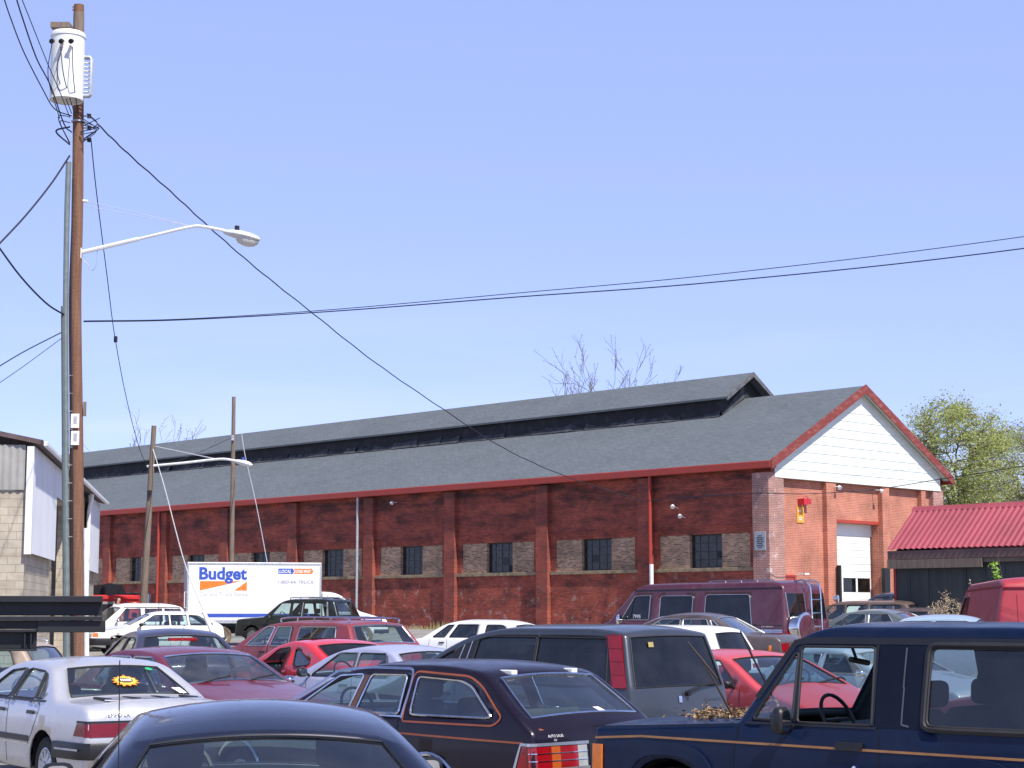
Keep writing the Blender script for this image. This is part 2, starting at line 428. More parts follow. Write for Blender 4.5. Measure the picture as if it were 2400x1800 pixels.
    # ---- things laid on the side
    def side_poly(s, name, poly, m, off=.004, side=1, thick=0, dense=False, parent=None):
        tri = tessellate_polygon([[Vector((p[0], p[1], 0)) for p in poly]])
        bm = bmesh.new(); bv = [bm.verts.new((p[0], p[1], 0)) for p in poly]
        for t in tri:
            try: bm.faces.new([bv[i] for i in t])
            except ValueError: pass
        z0, z1 = min(p[1] for p in poly), max(p[1] for p in poly); u0, u1 = min(p[0] for p in poly), max(p[0] for p in poly)
        pl = [((0, z0 + (z1 - z0) * k / 4, 0), (0, 1, 0)) for k in (1, 2, 3)]
        nu = int((u1 - u0) / .2); pl += [((u0 + (u1 - u0) * k / (nu + 1), 0, 0), (1, 0, 0)) for k in range(1, nu + 1)]
        for c, nn in pl: bmesh.ops.bisect_plane(bm, geom=bm.verts[:] + bm.edges[:] + bm.faces[:], dist=1e-5, plane_co=c, plane_no=nn)
        if thick:
            r = bmesh.ops.extrude_face_region(bm, geom=bm.faces[:])
            for e in r['geom']:
                if isinstance(e, bmesh.types.BMVert): e.co.z = thick
        bm.verts.index_update()
        m_ = MB(); m_.add([s.S(v.co.x, v.co.y, side, off + v.co.z) for v in bm.verts], [tuple(v.index for v in f.verts) for f in bm.faces]); bm.free()
        return ob(name, m_, m, parent or s.root, angle=40)
    def side_tube(s, name, poly, r, m, side=1, closed=True, off=0, parent=None):
        p = list(poly) + ([poly[0]] if closed else []); p = dens(p, .09)
        if closed: p = p[:-1]
        return ob(name, MB().tube([s.S(u, z, side, off) for u, z in p], r, 5, closed), m, parent or s.root)
    def strip(s, name, lines, w, m, off=.003, side=1):
        """flat band(s) along polylines on the flank: panel gaps, pinstripes, mouldings"""
        mb = MB()
        for line in lines:
            p = dens(line, .08); L_ = []; R_ = []
            for i in range(len(p)):
                a = p[max(0, i - 1)]; b = p[min(len(p) - 1, i + 1)]; t = Vector((b[0] - a[0], b[1] - a[1])).normalized()
                L_.append(s.S(p[i][0] - t.y * w / 2, p[i][1] + t.x * w / 2, side, off)); R_.append(s.S(p[i][0] + t.y * w / 2, p[i][1] - t.x * w / 2, side, off))
            n = len(p); mb.add(L_ + R_, [(i, i + 1, n + i + 1, n + i) for i in range(n - 1)])
        return ob(name, mb, m, s.root)
    # ---- things on the nose or tail
    def end_u(s, z, rear=True):
        o = s.out; best = None
        rng = range(len(o) - 2, -1, -1) if rear else range(len(o) - 1)
        for i in rng:
            z1, z2 = o[i][1], o[i + 1][1]
            if min(z1, z2) - 1e-6 <= z <= max(z1, z2) + 1e-6 and abs(z1 - z2) > 1e-6:
                t = (z - z1) / (z2 - z1); return o[i][0] + t * (o[i + 1][0] - o[i][0])
        return o[-1][0] if rear else o[0][0]
    def E(s, y, z, rear=True, off=0):
        u = s.end_u(z, rear); sg = 1 if rear else -1
        ye = s.Y(u - sg * s.fil, z); r = min(s.fil, .05); yt = ye - r
        t = max(-1, min(1, y / yt)); du = s.crown * (1 - t * t)
        if abs(y) > yt: d = min(abs(y) - yt, r); du = -(r - math.sqrt(max(r * r - d * d, 0)))
        return Vector((s.L / 2 - (u + sg * (du + off)), y, z))
    def end_patch(s, name, y0, y1, z0, z1, m, rear=True, off=.006, thick=.012, skew=0, parent=None):
        ny, nz = max(3, int(abs(y1 - y0) / .05)), max(2, int((z1 - z0) / .06)); mb = MB(); n = (ny + 1) * (nz + 1)
        for o_ in (off, off - thick):
            for j in range(nz + 1):
                for i in range(ny + 1):
                    z = z0 + (z1 - z0) * j / nz; mb.v.append(s.E(y0 + (y1 - y0) * i / ny + skew * (z - z0), z, rear, o_))
        g = lambda i, j, k: k * n + j * (ny + 1) + i
        for j in range(nz):
            for i in range(ny):
                mb.f.append((g(i, j, 0), g(i + 1, j, 0), g(i + 1, j + 1, 0), g(i, j + 1, 0)))
        for i in range(ny):
            mb.f += [(g(i, 0, 0), g(i, 0, 1), g(i + 1, 0, 1), g(i + 1, 0, 0)), (g(i, nz, 0), g(i + 1, nz, 0), g(i + 1, nz, 1), g(i, nz, 1))]
        for j in range(nz):
            mb.f += [(g(0, j, 0), g(0, j + 1, 0), g(0, j + 1, 1), g(0, j, 1)), (g(ny, j, 0), g(ny, j, 1), g(ny, j + 1, 1), g(ny, j + 1, 0))]
        return ob(name, mb, m, parent or s.root)
    def bumper(s, name, z0, z1, m, rear=True, off=.05, wrap=.55, thick=.05):
        zc = (z0 + z1) / 2; ue = s.end_u(zc, rear); sg = 1 if rear else -1; P = []
        for k in range(6): u = ue - sg * (wrap - (wrap - .1) * k / 5); P.append(s.S(u, zc, 1, 0))
        ye = s.Y(ue, zc) - .05
        for k in range(13): P.append(s.E(ye * (1 - k / 6), zc, rear))
        for k in range(5, -1, -1): u = ue - sg * (wrap - (wrap - .1) * k / 5); P.append(s.S(u, zc, -1, 0))
        mb = MB(); n = len(P); cs = [(-thick, z0), (off * .8, z0), (off, z0 + .02), (off, z1 - .02), (off * .8, z1), (-thick, z1)]
        for i in range(n):
            t = P[min(n - 1, i + 1)] - P[max(0, i - 1)]; t.z = 0; t.normalize(); nn = Vector((-t.y, t.x, 0)) * (1 if rear else -1)
            if nn.dot(Vector((P[i].x, P[i].y, 0))) < 0: nn = -nn
            for d, z in cs: q = P[i] + nn * d; q.z = z; mb.v.append(q)
        c = len(cs)
        for i in range(n - 1):
            for k in range(c): mb.f.append((i * c + k, i * c + (k + 1) % c, (i + 1) * c + (k + 1) % c, (i + 1) * c + k))
        mb.f += [tuple(range(c)), tuple((n - 1) * c + k for k in range(c))]
        return ob(name, mb, m, s.root, angle=30)
    def roof_rail(s, u0, u1, y, r=.012, h=.06, m='chrome', cross=()):
        z = lambda u: s.top(u)
        for sd_ in (1, -1):
            mb = MB().tube(catmull([(s.L/2-u0, sd_*y, z(u0)), (s.L/2-u0-.08, sd_*y, z(u0)+h), (s.L/2-(u0+u1)/2, sd_*y, z((u0+u1)/2)+h), (s.L/2-u1+.08, sd_*y, z(u1)+h), (s.L/2-u1, sd_*y, z(u1))], 6), r, 6)
            for k in (1, 2, 3):
                u = u0 + (u1 - u0) * k / 4; mb.tube([(s.L/2-u, sd_*y, z(u)-.01), (s.L/2-u, sd_*y, z(u)+h)], r, 5)
            ob('roof_rail', mb, m, s.root)
        for u in cross: ob('roof_rail', MB().tube([(s.L/2-u, -y, z(u)+h), (s.L/2-u, y, z(u)+h)], r, 6), m, s.root)
    def top(s, u):
        best = None
        for i in range(len(s.out) - 1):
            a, b = s.out[i], s.out[i + 1]
            if min(a[0], b[0]) <= u <= max(a[0], b[0]) and abs(a[0] - b[0]) > 1e-6:
                z = a[1] + (u - a[0]) / (b[0] - a[0]) * (b[1] - a[1]); best = z if best is None else max(best, z)
        return (best or s.H) + s.crown * .3
    def add_wheels(s, rim):
        uf, ur, r = s.wheels; key = (round(r, 3), rim)
        if key not in WHEELS:
            w = .2; ri = r * .64
            t = MB().lathe([(ri, -w/2), (r*.9, -w/2), (r*.975, -w*.42), (r, -w*.3), (r, w*.3), (r*.975, w*.42), (r*.9, w/2), (ri, w/2), (ri, -w/2)], ax='y', n=28, caps=False)
            q = MB(); d = w * .42
            if rim == 'cover': q.lathe([(ri*1.02, d+.01), (ri*.93, d+.016), (ri*.85, d+.002), (ri*.6, d+.012), (ri*.3, d+.02), (ri*.26, d+.03), (.001, d+.032)], ax='y', n=28, caps=False)
            else: q.lathe([(ri*1.02, d+.01), (ri*.95, d+.01), (ri*.9, d-.05), (ri*.62, d-.06), (ri*.5, d-.01), (ri*.3, d+.0), (ri*.26, d+.03), (.001, d+.032)], ax='y', n=24, caps=False)
            for k in range(10 if rim == 'cover' else 8):
                a = 2 * math.pi * k / (10 if rim == 'cover' else 8)
                q2 = MB().box(-.018, .018, d - .004, d + .018, ri * .42, ri * .84); q2.xf(Matrix.Rotation(a, 4, 'Y')); q.add(q2.v, q2.f)
            WHEELS[key] = (t, q)
        t, q = WHEELS[key]
        dark = MB(); y0 = s.W / 2 - .5
        for u in (uf, ur):
            for sd_ in (1, -1):
                yy = s.Y(u, r) - .10 - .02
                m4 = Matrix.Translation((s.L / 2 - u, sd_ * yy, r)) @ (Matrix.Rotation(math.pi, 4, 'Z') if sd_ < 0 else Matrix.Identity(4))
                a = MB().add(t.v, t.f).xf(m4); w_ = ob('wheel', a, 'tyre', s.root)
                b = MB().add(q.v, q.f).xf(m4); ob('rim', b, 'chrome' if rim == 'chrome' else ('white_paint' if rim == 'white' else 'alu'), w_)
                ra = r + .075; arc = [(s.L/2 - u + ra*math.cos(math.pi*k/10), r - .02 + ra*math.sin(math.pi*k/10)) for k in range(11)]
                n = len(dark.v); y1 = sd_ * (s.Y(u, r) - .022); y2 = sd_ * (s.W / 2 - .55)
                dark.add([(p[0], y1, p[1]) for p in arc] + [(p[0], y2, p[1]) for p in arc], [(i, i+1, 12+i, 11+i) for i in range(10)])
        dark.box(-s.L/2 + .22, s.L/2 - .22, -s.W/2 + .5, s.W/2 - .5, .22, .5)
        dark.box(s.L/2 - ur + r + .12, s.L/2 - uf - r - .12, -s.W/2 + .1, s.W/2 - .1, s.z0 - .02, s.z0 + .1)
        ob('underbody', dark, 'black', s.root)
    def cabin(s, seats, nseat):
        if 'ws' not in s.marks: return
        i0, i1 = s.marks['ws']; uc = s.out[i0][0]; ut = s.out[i1][0]; zb = s.zb
        hw = s.W / 2 - .2
        us = ut + .62
        def seat(name, u, y0, y1, zt, head):
            mb = MB(); x = s.L / 2 - u; ym = (y0 + y1) / 2
            def blob(x0, x1, ya, yb, z0_, z1_, lean=0):
                b = MB().box(x0, x1, ya, yb, z0_, z1_)
                me = bpy.data.meshes.new('t'); me.from_pydata([tuple(p) for p in b.v], [], b.f); bm = bmesh.new(); bm.from_mesh(me)
                bmesh.ops.bevel(bm, geom=bm.edges[:], offset=.05, segments=3, affect='EDGES', profile=.5)
                bm.verts.index_update(); mb.add([Vector((v.co.x - lean * (v.co.z - z0_), v.co.y, v.co.z)) for v in bm.verts], [tuple(v.index for v in f.verts) for f in bm.faces]); bm.free(); bpy.data.meshes.remove(me)
            blob(x - .1, x + .45, y0, y1, .38, .58)
            blob(x - .14, x + .02, y0 + .03, y1 - .03, .5, zt, .16)
            if head: blob(x - .28 - .06, x - .28 + .07, ym - .13, ym + .13, zt + .02, zt + .2, .05)
            return ob(name, mb, seats, s.root, angle=50)
        seat('seat', us, .10, hw, zb + .12, True); seat('seat', us, -hw, -.10, zb + .12, True)
        if nseat > 1: seat('rear_seat', us + .95, -hw, hw, zb + .06, False)
        mb = MB().box(s.L/2 - s.L + .5, s.L/2 - uc, -s.W/2 + .12, s.W/2 - .12, .30, .36)
        xd = s.L / 2 - uc
        mb.add([(xd + .02, y, zb - .1) for y in (-hw - .05, hw + .05)] + [(xd - .38, y, zb - .0) for y in (-hw - .05, hw + .05)] + [(xd - .45, y, zb - .12) for y in (-hw - .05, hw + .05)] + [(xd - .3, y, .45) for y in (-hw - .05, hw + .05)] + [(xd + .02, y, .45) for y in (-hw - .05, hw + .05)],
               [(0, 1, 3, 2), (2, 3, 5, 4), (4, 5, 7, 6), (6, 7, 9, 8), (8, 9, 1, 0), (0, 2, 4, 6, 8), (1, 9, 7, 5, 3)])
        ob('dashboard', mb, 'dash', s.root, angle=20)
        c = Vector((xd - .52, hw * .55, zb + .03)); ring = []
        for k in range(24):
            a = 2 * math.pi * k / 24; ring.append(c + Vector((math.sin(a) * .19 * .42, math.cos(a) * .19, math.sin(a) * .19 * .9)))
        wh = MB().tube(ring, .014, 6, True); wh.tube([c + Vector((0, -.17, 0)), c + Vector((0, .17, 0))], .016, 5); wh.tube([c, c + Vector((.3, 0, -.16))], .03, 6)
        ob('steering_wheel', wh, 'black', s.root)
    # ---- common fittings
    def mirror(s, u, z, side=1, m='black', w=.16, h=.11):
        p = s.S(u, z, side); mb = MB()
        ring = [(math.cos(2*math.pi*k/14), math.sin(2*math.pi*k/14)) for k in range(14)]
        prof = [(.75, -.035), (1, -.01), (.95, .03), (.6, .07), (.2, .085)]
        for rr, dx in prof:
            for c_, s_ in ring:
                e = .6; cc = math.copysign(abs(c_) ** e, c_); ss = math.copysign(abs(s_) ** e, s_)
                mb.v.append(p + Vector((dx, side * (.05 + w / 2 + cc * rr * w / 2), .04 + ss * rr * h / 2)))
        for i in range(4):
            for k in range(14): mb.f.append((i*14+k, i*14+(k+1)%14, (i+1)*14+(k+1)%14, (i+1)*14+k))
        mb.f += [tuple(range(14)), tuple(56 + k for k in range(14))]
        mb.tube([p + Vector((0, -side * .01, -.01)), p + Vector((0, side * .08, .03))], .022, 6)
        o = ob('side_mirror', mb, m, s.root, angle=50)
        g = MB(); g.v = [p + Vector((-.037, side * (.05 + w / 2 + math.copysign(abs(c_)**.6, c_) * .72 * w / 2), .04 + math.copysign(abs(s_)**.6, s_) * .72 * h / 2)) for c_, s_ in ring]; g.f = [tuple(range(14))]
        ob('mirror_glass', g, 'chrome', o); return o
    def handle(s, u, z, w=.17, h=.035, m='black', side=1):
        return s.side_poly('door_handle', rounded([(u, z - h/2), (u, z + h/2), (u + w, z + h/2), (u + w, z - h/2)], True, .012), m, .004, side, .022)
    def seams(s, lines, both=False):
        for sd_ in ((1, -1) if both else (1,)): s.strip('panel_gap', lines, .009, 'seam', .0025, sd_)
    def wiper(s, y, u0, length, m='black'):
        z0 = s.top(u0); p = Vector((s.L/2 - u0, y, z0 + .01))
        i0, i1 = s.marks['ws']; a = Vector((s.L/2 - s.out[i0][0], 0, s.out[i0][1])); b = Vector((s.L/2 - s.out[i1][0], 0, s.out[i1][1])); d = (b - a).normalized()
        q = p + Vector((0, length * .97, 0)) + d * length * .16 + Vector((.03, 0, .05))
        ob('wiper', MB().tube([p, p.lerp(q, .5) + Vector((.01, 0, .01)), q], .011, 5), m, s.root)
    def text(s, name, txt, size, y, z, m='dark_mark', off=.006, rear=True, shear=0):
        v, f = text_mesh(txt, size, 0, shear); mb = MB()
        mb.add([s.E(y - p.x if rear else y + p.x, z + p.y, rear, off) for p in v], f)
        return ob(name, mb, m, s.root, smooth=False)
    def side_text(s, name, txt, size, u, z, m='white_mark', off=.006):
        v, f = text_mesh(txt, size); mb = MB(); mb.add([s.S(u + p.x, z + p.y, 1, off) for p in v], f)
        return ob(name, mb, m, s.root, smooth=False)
# ------------------------------------------------------------------ brick, roofing, siding materials
def brick(name, ca, cb, mortar, soot=None, soot_amt=0, white=None, white_amt=0, msize=.012, rough=.9, band=None):
    m, n, b = mat(name); b.inputs['Roughness'].default_value = rough
    tc = nd(n, 'ShaderNodeTexCoord'); sp = nd(n, 'ShaderNodeSeparateXYZ'); n.links.new(tc.outputs['Object'], sp.inputs[0])
    ad = nd(n, 'ShaderNodeMath'); n.links.new(sp.outputs[0], ad.inputs[0]); n.links.new(sp.outputs[1], ad.inputs[1])
    cb_ = nd(n, 'ShaderNodeCombineXYZ'); n.links.new(ad.outputs[0], cb_.inputs[0]); n.links.new(sp.outputs[2], cb_.inputs[1])
    br = nd(n, 'ShaderNodeTexBrick'); br.inputs['Scale'].default_value = 1; br.inputs['Brick Width'].default_value = .215; br.inputs['Row Height'].default_value = .0677
    br.inputs['Mortar Size'].default_value = msize; br.inputs['Mortar Smooth'].default_value = .3; br.inputs['Bias'].default_value = -.1
    br.inputs['Color1'].default_value = (*ca, 1); br.inputs['Color2'].default_value = (*cb, 1); br.inputs['Mortar'].default_value = (*mortar, 1)
    n.links.new(cb_.outputs[0], br.inputs['Vector'])
    col = br.outputs[0]
    col2 = nd(n, 'ShaderNodeMix'); col2.data_type = 'RGBA'; col2.blend_type = 'MULTIPLY'; col2.inputs[0].default_value = 1
    t = nd(n, 'ShaderNodeTexNoise'); t.inputs['Scale'].default_value = .9; t.inputs['Detail'].default_value = 8; t.inputs['Roughness'].default_value = .65
    n.links.new(cb_.outputs[0], t.inputs[0])
    rp = nd(n, 'ShaderNodeMapRange'); rp.inputs[1].default_value = .3; rp.inputs[2].default_value = .7; rp.inputs[3].default_value = .68; rp.inputs[4].default_value = 1.25
    n.links.new(t.outputs[0], rp.inputs[0]); n.links.new(col, col2.inputs[6]); n.links.new(rp.outputs[0], col2.inputs[7]); col = col2.outputs[2]
    def stain(col, c, amt, scale, lo, hi, stretch, zlo=None, zhi=None):
        mp = nd(n, 'ShaderNodeMapping'); mp.inputs['Scale'].default_value = stretch; n.links.new(cb_.outputs[0], mp.inputs[0])
        q = nd(n, 'ShaderNodeTexNoise'); q.inputs['Scale'].default_value = scale; q.inputs['Detail'].default_value = 7; q.inputs['Roughness'].default_value = .7; n.links.new(mp.outputs[0], q.inputs[0])
        r_ = nd(n, 'ShaderNodeMapRange'); r_.inputs[1].default_value = lo; r_.inputs[2].default_value = hi; r_.inputs[4].default_value = amt; n.links.new(q.outputs[0], r_.inputs[0])
        fac = r_.outputs[0]
        if zlo is not None:
            zr = nd(n, 'ShaderNodeMapRange'); zr.inputs[1].default_value = zlo; zr.inputs[2].default_value = zhi; n.links.new(sp.outputs[2], zr.inputs[0])
            mu = nd(n, 'ShaderNodeMath'); mu.operation = 'MULTIPLY'; n.links.new(fac, mu.inputs[0]); n.links.new(zr.outputs[0], mu.inputs[1]); fac = mu.outputs[0]
        x = nd(n, 'ShaderNodeMix'); x.data_type = 'RGBA'; n.links.new(fac, x.inputs[0]); n.links.new(col, x.inputs[6]); x.inputs[7].default_value = (*c, 1); return x.outputs[2]
    if soot:
        col = stain(col, soot, soot_amt, .95, .47, .68, (.7, 1.5, 1))
        col = stain(col, soot, soot_amt, .8, .45, .6, (.35, 2.2, 1), 5.0, 7.2)
    if white: col = stain(col, white, white_amt, 2.4, .56, .68, (1, .8, 1), *(band or (4.2, 1.6)))
    n.links.new(col, b.inputs['Base Color'])
    bp = nd(n, 'ShaderNodeBump'); bp.inputs['Strength'].default_value = .5; bp.inputs['Distance'].default_value = .008; bp.invert = True
    n.links.new(br.outputs['Fac'], bp.inputs['Height']); n.links.new(bp.outputs[0], b.inputs['Normal'])
    return m
M['brick_side'] = brick('old_brick', (.46, .092, .050), (.29, .052, .036), (.22, .075, .052), (.032, .018, .017), .8, (.55, .45, .40), .75)
M['brick_pier'] = brick('painted_brick', (.39, .080, .047), (.28, .053, .037), (.21, .075, .053), (.05, .03, .03), .55, (.55, .45, .40), .5)
M['brick_infill'] = brick('infill_brick', (.58, .33, .19), (.13, .065, .045), (.44, .35, .24), (.10, .06, .05), .5, msize=.014)
M['brick_gable'] = brick('repaired_brick', (.48, .138, .08), (.39, .108, .064), (.47, .28, .205), msize=.012)
M['brick_corner'] = brick('limewashed_corner_brick', (.40, .16, .12), (.33, .13, .105), (.44, .34, .30), (.12, .09, .09), .3, (.72, .62, .60), .8, band=(20, 8))
def shingle(name, c1, c2, rows=.16):
    m, n, b = mat(name); b.inputs['Roughness'].default_value = .92
    tc = nd(n, 'ShaderNodeTexCoord'); sp = nd(n, 'ShaderNodeSeparateXYZ'); n.links.new(tc.outputs['Object'], sp.inputs[0])
    cb_ = nd(n, 'ShaderNodeCombineXYZ'); ml = nd(n, 'ShaderNodeMath'); ml.operation = 'MULTIPLY'; ml.inputs[1].default_value = 2.1; n.links.new(sp.outputs[2], ml.inputs[0])
    n.links.new(sp.outputs[1], cb_.inputs[0]); n.links.new(ml.outputs[0], cb_.inputs[1])
    br = nd(n, 'ShaderNodeTexBrick'); br.inputs['Scale'].default_value = 1; br.inputs['Brick Width'].default_value = .33; br.inputs['Row Height'].default_value = rows; br.inputs['Mortar Size'].default_value = .008
    br.inputs['Color1'].default_value = (*c1, 1); br.inputs['Color2'].default_value = (*c2, 1); br.inputs['Mortar'].default_value = tuple(x * .62 for x in c1) + (1,); br.inputs['Bias'].default_value = 0
    n.links.new(cb_.outputs[0], br.inputs[0])
    def mul(col, scale, stretch, a, bb, det=5):
        mp = nd(n, 'ShaderNodeMapping'); mp.inputs['Scale'].default_value = stretch; n.links.new(cb_.outputs[0], mp.inputs[0])
        t = nd(n, 'ShaderNodeTexNoise'); t.inputs['Scale'].default_value = scale; t.inputs['Detail'].default_value = det; n.links.new(mp.outputs[0], t.inputs[0])
        r_ = nd(n, 'ShaderNodeMapRange'); r_.inputs[1].default_value = .3; r_.inputs[2].default_value = .7; r_.inputs[3].default_value = a; r_.inputs[4].default_value = bb; n.links.new(t.outputs[0], r_.inputs[0])
        x = nd(n, 'ShaderNodeMix'); x.data_type = 'RGBA'; x.blend_type = 'MULTIPLY'; x.inputs[0].default_value = 1; n.links.new(col, x.inputs[6]); n.links.new(r_.outputs[0], x.inputs[7]); return x.outputs[2]
    col = mul(br.outputs[0], .35, (1, 1.6, 1), .92, 1.08); col = mul(col, 3.2, (.8, 3.2, 1), .84, 1.14, 7); col = mul(col, 9, (.5, 2.4, 1), .84, 1.1, 3)
    n.links.new(col, b.inputs['Base Color'])
    bp = nd(n, 'ShaderNodeBump'); bp.inputs['Strength'].default_value = .6; bp.inputs['Distance'].default_value = .015; bp.invert = True
    n.links.new(br.outputs['Fac'], bp.inputs['Height']); n.links.new(bp.outputs[0], b.inputs['Normal']); return m
M['shingle'] = shingle('asphalt_shingles', (.122, .140, .154), (.104, .121, .135))
M['tar'] = simple('tar_paper', (.014, .015, .018), .8, c2=(.04, .042, .046), scale=1.6, lo=.5, hi=.75)
M['tar_torn'] = simple('torn_tar_paper', (.035, .038, .042), .85, c2=(.09, .09, .09), scale=2.5)
M['red_trim'] = simple('red_trim_paint', (.40, .042, .022), .55, c2=(.33, .045, .03), scale=2)
M['red_trim_worn'] = simple('worn_red_paint', (.19, .034, .028), .75, c2=(.30, .11, .095), scale=2.2, lo=.5, hi=.7, stretch=(1, 1, 3))
M['siding'] = simple('white_siding', (.70, .755, .70), .5, c2=(.63, .68, .63), scale=1.2)
M['concrete'] = simple('stained_concrete', (.34, .26, .16), .9, c2=(.20, .15, .09), scale=4, bump=.3)
M['steel_sash'] = simple('dark_steel_sash', (.03, .034, .036), .5)
M['window'] = glass('factory_glass', (.10, .14, .14), .07, .30)
M['door_white'] = simple('white_door_paint', (.78, .79, .74), .45, c2=(.72, .73, .68), scale=1.5)
M['red_door'] = simple('red_door_paint', (.36, .05, .045), .5)

CX, CY, AW = 10.0566, 70.0, .77516161
WV = Vector((math.cos(AW), math.sin(AW), 0)); LV = Vector((-math.sin(AW), math.cos(AW), 0)); C0 = Vector((CX, CY, 0))
Bd = thing('brick_warehouse', 'long red brick warehouse with grey shingle roof, raised clerestory and white gable', 'warehouse', (CX, CY, 0), AW)
BL = 82.0; BWD = 12.1
TR = [6.07, 11.99, 17.93, 23.72, 29.7, 35.6, 41.33, 47.02, 52.9, 58.8, 64.7]
def bpart(name, mb, m, parent=None, **k): return ob(name, mb, m, parent or Bd, **k)
wins = [(2.51, 4.18), (8.44, 10.16), (14.37, 16.04), (20.37, 21.94), (26.21, 27.85), (32.19, 33.76), (37.97, 39.52), (44.11, 45.24), (49.6, 51.1), (55.4, 57.0), (61.3, 62.9)]
bays = [(0.75, 6.07)] + [(TR[i] + .7, TR[i + 1]) for i in range(len(TR) - 1)]
w = MB(); w.box(0, .4, .0, BL, .2, 3.51); w.box(0, .4, .0, BL, 5.11, 7.55)
inf = MB()
for (t0, t1), (a, b_) in zip(bays, wins):
    p0 = t0 + .32; p1 = t1 - .32
    w.box(0, .4, t0 - .7, p0, 3.512, 5.108); w.box(0, .4, p1, t1, 3.512, 5.108)
    for q0, q1 in ((p0 + .002, a), (b_, p1 - .002)): bpart('infill_panel', MB().box(.045, .36, q0, q1, 3.66, 5.0), 'brick_infill', smooth=False)
    w.box(0.02, .4, p0 + .002, p1 - .002, 5.0, 5.107)
w.box(0, .4, bays[-1][1], BL, 3.512, 5.108)
bpart('brick_wall', w, 'brick_side', smooth=False)
for t in TR: bpart('pilaster', MB().box(-.2, -.002, t, t + .7, .2, 7.4), 'brick_pier', smooth=False)
for t0, t1 in bays:
    bpart('sill', MB().box(-.07, .3, t0 + .004, t1 - .004, 3.515, 3.655), 'concrete', smooth=False, bevel=.01)
    bpart('string_course', MB().box(-.035, -.002, t0 + .004, t1 - .004, 5.25, 5.31).box(-.02, -.002, t0 + .004, t1 - .004, 6.86, 6.92), 'brick_side', smooth=False)
for k, (a, b_) in enumerate(wins):
    fr = MB(); z0, z1 = 3.657, 4.998
    fr.box(.2, .26, a, a + .06, z0, z1).box(.2, .26, b_ - .06, b_, z0, z1).box(.2, .26, a + .06, b_ - .06, z0, z0 + .06).box(.2, .26, a + .06, b_ - .06, z1 - .05, z1)
    for i in range(1, 4): t = a + (b_ - a) * i / 4; fr.box(.21, .25, t - .014, t + .014, z0 + .06, z1 - .05)
    for i in range(1, 4): z = z0 + (z1 - z0) * i / 4; fr.box(.208, .252, a + .06, b_ - .06, z - .014, z + .014)
    f = bpart('window', fr, 'steel_sash', smooth=False)
    bpart('pane', MB().box(.226, .234, a + .055, b_ - .055, z0 + .05, z1 - .045), 'window', f, smooth=False)
    # blanked or missing lights, different in every window
    rw = random.Random(40 + k); cw4, ch4 = (b_ - a - .12) / 4, (z1 - z0 - .11) / 4
    for q in range(rw.randint(0, 2)):
        i, j = rw.randrange(4), rw.randrange(4); bpart('blanked_light', MB().box(.218, .225, a + .07 + cw4 * i, a + .05 + cw4 * (i + 1), z0 + .07 + ch4 * j, z0 + .05 + ch4 * (j + 1)), rw.choice(['black', 'black', 'tar', 'inner']), f, smooth=False)
    # things seen dimly behind some panes
    if k in (1, 3, 4): bpart('paper_sheet', MB().box(.30, .31, a + .12, a + .55, z0 + .2, z0 + .52), 'white_paint', f, smooth=False)
inner = MB().box(1.2, 1.3, 1, BL - 1, .5, 7.2); bpart('inner_wall', inner, 'black', smooth=False)
# gable wall
gw = MB(); D0, D1, DZ = 4.25, 7.49, 5.52
for s0, s1 in ((.75, D0), (D1, 11.37)): gw.box(s0, s1, .2, .55, .2, 7.3)
gw.box(D0 + .001, D1 - .001, .2, .55, DZ, 7.3)
gw.box(D0 - .35, D0 - .001, .55, .95, .2, DZ).box(D1 + .001, D1 + .35, .55, .95, .2, DZ)
bpart('gable_wall', gw, 'brick_gable', smooth=False)
for s0, s1 in ((3.59, 4.23), (7.51, 8.03), (10.45, 10.78)): bpart('gable_pilaster', MB().box(s0, s1, -.02, .198, .2, 7.12), 'brick_gable', smooth=False)
bpart('corner_pier', MB().box(-.22, .75, -.04, .76, .2, 7.3), 'brick_corner', smooth=False)
bpart('corner_pier', MB().box(11.371, 12.15, -.02, .55, .2, 7.3), 'brick_corner', smooth=False)
bpart('far_wall', MB().box(11.8, 12.1, .56, BL, .2, 7.5).box(.41, 11.79, BL - .3, BL, .2, 7.5), 'brick_side', smooth=False)
bpart('lintel', MB().box(D0 - .1, D1 + .1, .165, .198, DZ, DZ + .12), 'red_trim', smooth=False)
dr = MB(); zt = 5.5
zs_ = [1.02 + .285 * i for i in range(14)] + [5.02]
for i in range(14):
    if i not in (6, 7): dr.box(D0 + .1, D1 - .1, .56 + (.004 if i % 3 == 2 else 0), .6, zs_[i] + .006, zs_[i + 1] - .006)
z0w, z1w = zs_[6] + .006, zs_[8] - .006
wd = (D1 - D0 - .2); 
for k in range(4): s = D0 + .1 + wd * k / 3; dr.box(s - .06 if k else s, s + .06 if k < 3 else s, .56, .6, z0w, z1w)
d_ = bpart('garage_door', dr, 'door_white', smooth=False)
for k in range(3): bpart('pane', MB().box(D0 + .16 + wd * k / 3, D0 + .04 + wd * (k + 1) / 3, .575, .585, z0w, z1w), 'dark_glass', d_, smooth=False)
bpart('transom_panel', MB().box(D0, D1, .553, .6, 5.02, DZ), 'door_white', smooth=False)
bpart('door_backing', MB().box(D0, D1, .8, .85, .5, DZ), 'black', smooth=False)
